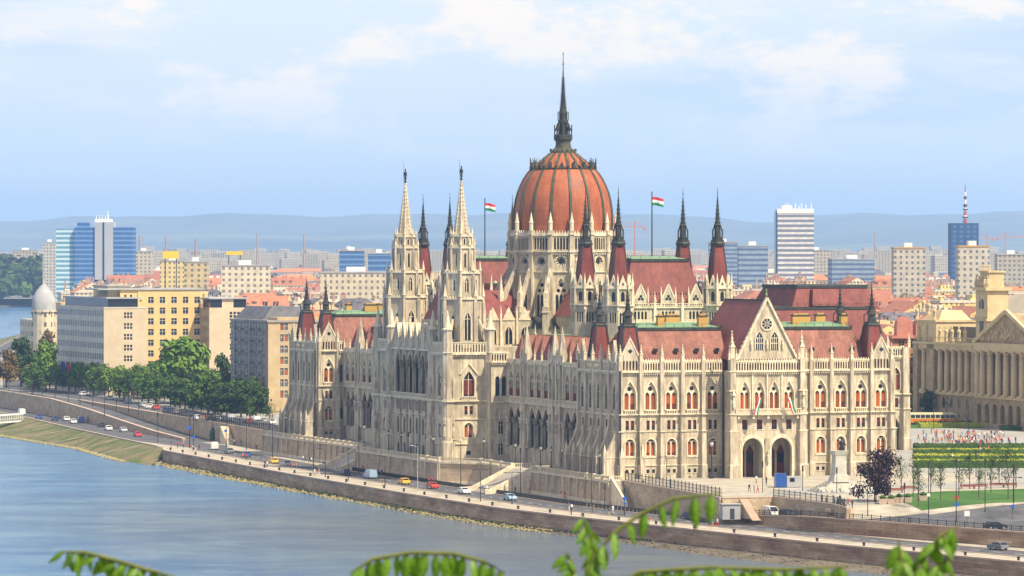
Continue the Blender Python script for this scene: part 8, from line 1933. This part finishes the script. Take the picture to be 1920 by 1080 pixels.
# ---------------------------------------------------------------- camera, sun, sky
cd = bpy.data.cameras.new('camera'); cam = bpy.data.objects.new('camera', cd); C.objects.link(cam)
cam.location = (0, 0, HC); cam.rotation_euler = (R(90), 0, 0)
cd.sensor_width = 36; cd.lens = 157.5; cd.shift_y = -69/1920; cd.clip_start = .5; cd.clip_end = 60000
cd.dof.use_dof = True; cd.dof.focus_distance = 1000; cd.dof.aperture_fstop = 14
bpy.context.scene.camera = cam
SAZ, SEL = math.radians(28), math.radians(53)
# direction to the sun: out from the end facade, turned towards the square side
nx, ny = UY, -UX                      # outward normal of the end facade
ex, ey = UX, UY
sx = nx*math.cos(SAZ)+ex*math.sin(SAZ); sy = ny*math.cos(SAZ)+ey*math.sin(SAZ)
sd = Vector((sx*math.cos(SEL), sy*math.cos(SEL), math.sin(SEL)))
sl = bpy.data.lights.new('sun', 'SUN'); sl.energy = 5.0; sl.angle = R(.53); sl.color = (1, .87, .62)
so = bpy.data.objects.new('sun', sl); C.objects.link(so); so.rotation_euler = (-sd).to_track_quat('-Z', 'Y').to_euler()
so.location = (0, 0, 500)
w = bpy.data.worlds.new('World'); bpy.context.scene.world = w; w.use_nodes = True; nt = w.node_tree; bg = nt.nodes['Background']
sk = N(nt, 'ShaderNodeTexSky', sky_type='NISHITA', sun_disc=False, sun_elevation=SEL, sun_rotation=math.atan2(sd.x, sd.y), air_density=1.0, dust_density=.6, ozone_density=1.6)
tc = N(nt, 'ShaderNodeTexCoord')
def noise(scale, sx, sz, det, rough, off=0):
    mp = N(nt, 'ShaderNodeMapping', i={'Scale': (sx, sx, sz), 'Location': (off, off*.7, off*.3)}); nt.links.new(tc.outputs['Generated'], mp.inputs[0])
    n = N(nt, 'ShaderNodeTexNoise', i={'Scale': scale, 'Detail': det, 'Roughness': rough}); nt.links.new(mp.outputs[0], n.inputs['Vector']); return n.outputs['Fac']
def ramp(src, a, b):
    m = N(nt, 'ShaderNodeMapRange', interpolation_type='SMOOTHSTEP', i={'From Min': a, 'From Max': b}); nt.links.new(src, m.inputs[0]); return m.outputs[0]
def mth(op, a, b):
    m = N(nt, 'ShaderNodeMath', operation=op)
    for i, x in enumerate((a, b)):
        if isinstance(x, (int, float)): m.inputs[i].default_value = x
        else: nt.links.new(x, m.inputs[i])
    return m.outputs[0]
def mixc(f, a, b, bt='MIX'):
    m = N(nt, 'ShaderNodeMixRGB', blend_type=bt)
    for i, x in enumerate((f, a, b)):
        if isinstance(x, (int, float)): m.inputs[i].default_value = x
        elif isinstance(x, tuple): m.inputs[i].default_value = (*x, 1)
        else: nt.links.new(x, m.inputs[i])
    return m.outputs[0]
tint = mixc(1., sk.outputs[0], SKYTINT, 'MULTIPLY')
sp = N(nt, 'ShaderNodeSeparateXYZ'); nt.links.new(tc.outputs['Generated'], sp.inputs[0]); el = sp.outputs[2]
low = ramp(el, .16, .0)              # near the horizon the air whitens evenly
base = mixc(low, tint, SKYLOW)
c0 = ramp(noise(1., 4.5, 22, 4, .5, 3.1), .14, .40)       # where the cloud fields are
c1 = ramp(noise(1., 24, 56, 11, .66, 9.7), .46, .60)      # lumpy puffs
c2 = ramp(noise(1., 12, 60, 8, .62, 14.2), .48, .66)       # thin streaks
cl = mth('MAXIMUM', mth('MULTIPLY', mth('MULTIPLY', c1, c0), .75), mth('MULTIPLY', c2, .45))
cl = mth('MULTIPLY', cl, mth('ADD', mth('MULTIPLY', ramp(el, .010, .040), .75), mth('MULTIPLY', ramp(el, .004, .02), .25)))
veil = mth('MULTIPLY', ramp(noise(1., 6, 30, 5, .55, 21.), .35, .65), mth('MULTIPLY', ramp(el, .008, .04), .15))
fin = mixc(veil, base, CLOUD1)
fin = mixc(mth('MULTIPLY', ramp(noise(1., 7, 48, 5, .55, 31.), .5, .66), mth('MULTIPLY', ramp(el, .006, .03), .5)), fin, CLOUD3)
ccol = mixc(mth('MULTIPLY', ramp(el, .022, .048), ramp(noise(1., 6, 30, 4, .6, 5.5), .30, .48)), CLOUD1, CLOUD2)
fin = mixc(cl, fin, ccol)
nt.links.new(fin, bg.inputs[0]); bg.inputs[1].default_value = .118
sc = bpy.context.scene
sc.view_settings.view_transform = 'Standard'; sc.view_settings.look = 'None'; sc.view_settings.exposure = EXPO; sc.view_settings.gamma = 1
sc.render.engine = 'CYCLES'
sc.cycles.max_bounces = 5; sc.cycles.diffuse_bounces = 3; sc.cycles.glossy_bounces = 3; sc.cycles.transmission_bounces = 3; sc.cycles.volume_bounces = 1; sc.cycles.transparent_max_bounces = 4
sc.cycles.use_adaptive_sampling = True; sc.cycles.caustics_reflective = False; sc.cycles.caustics_refractive = False
sc.cycles.use_denoising = True
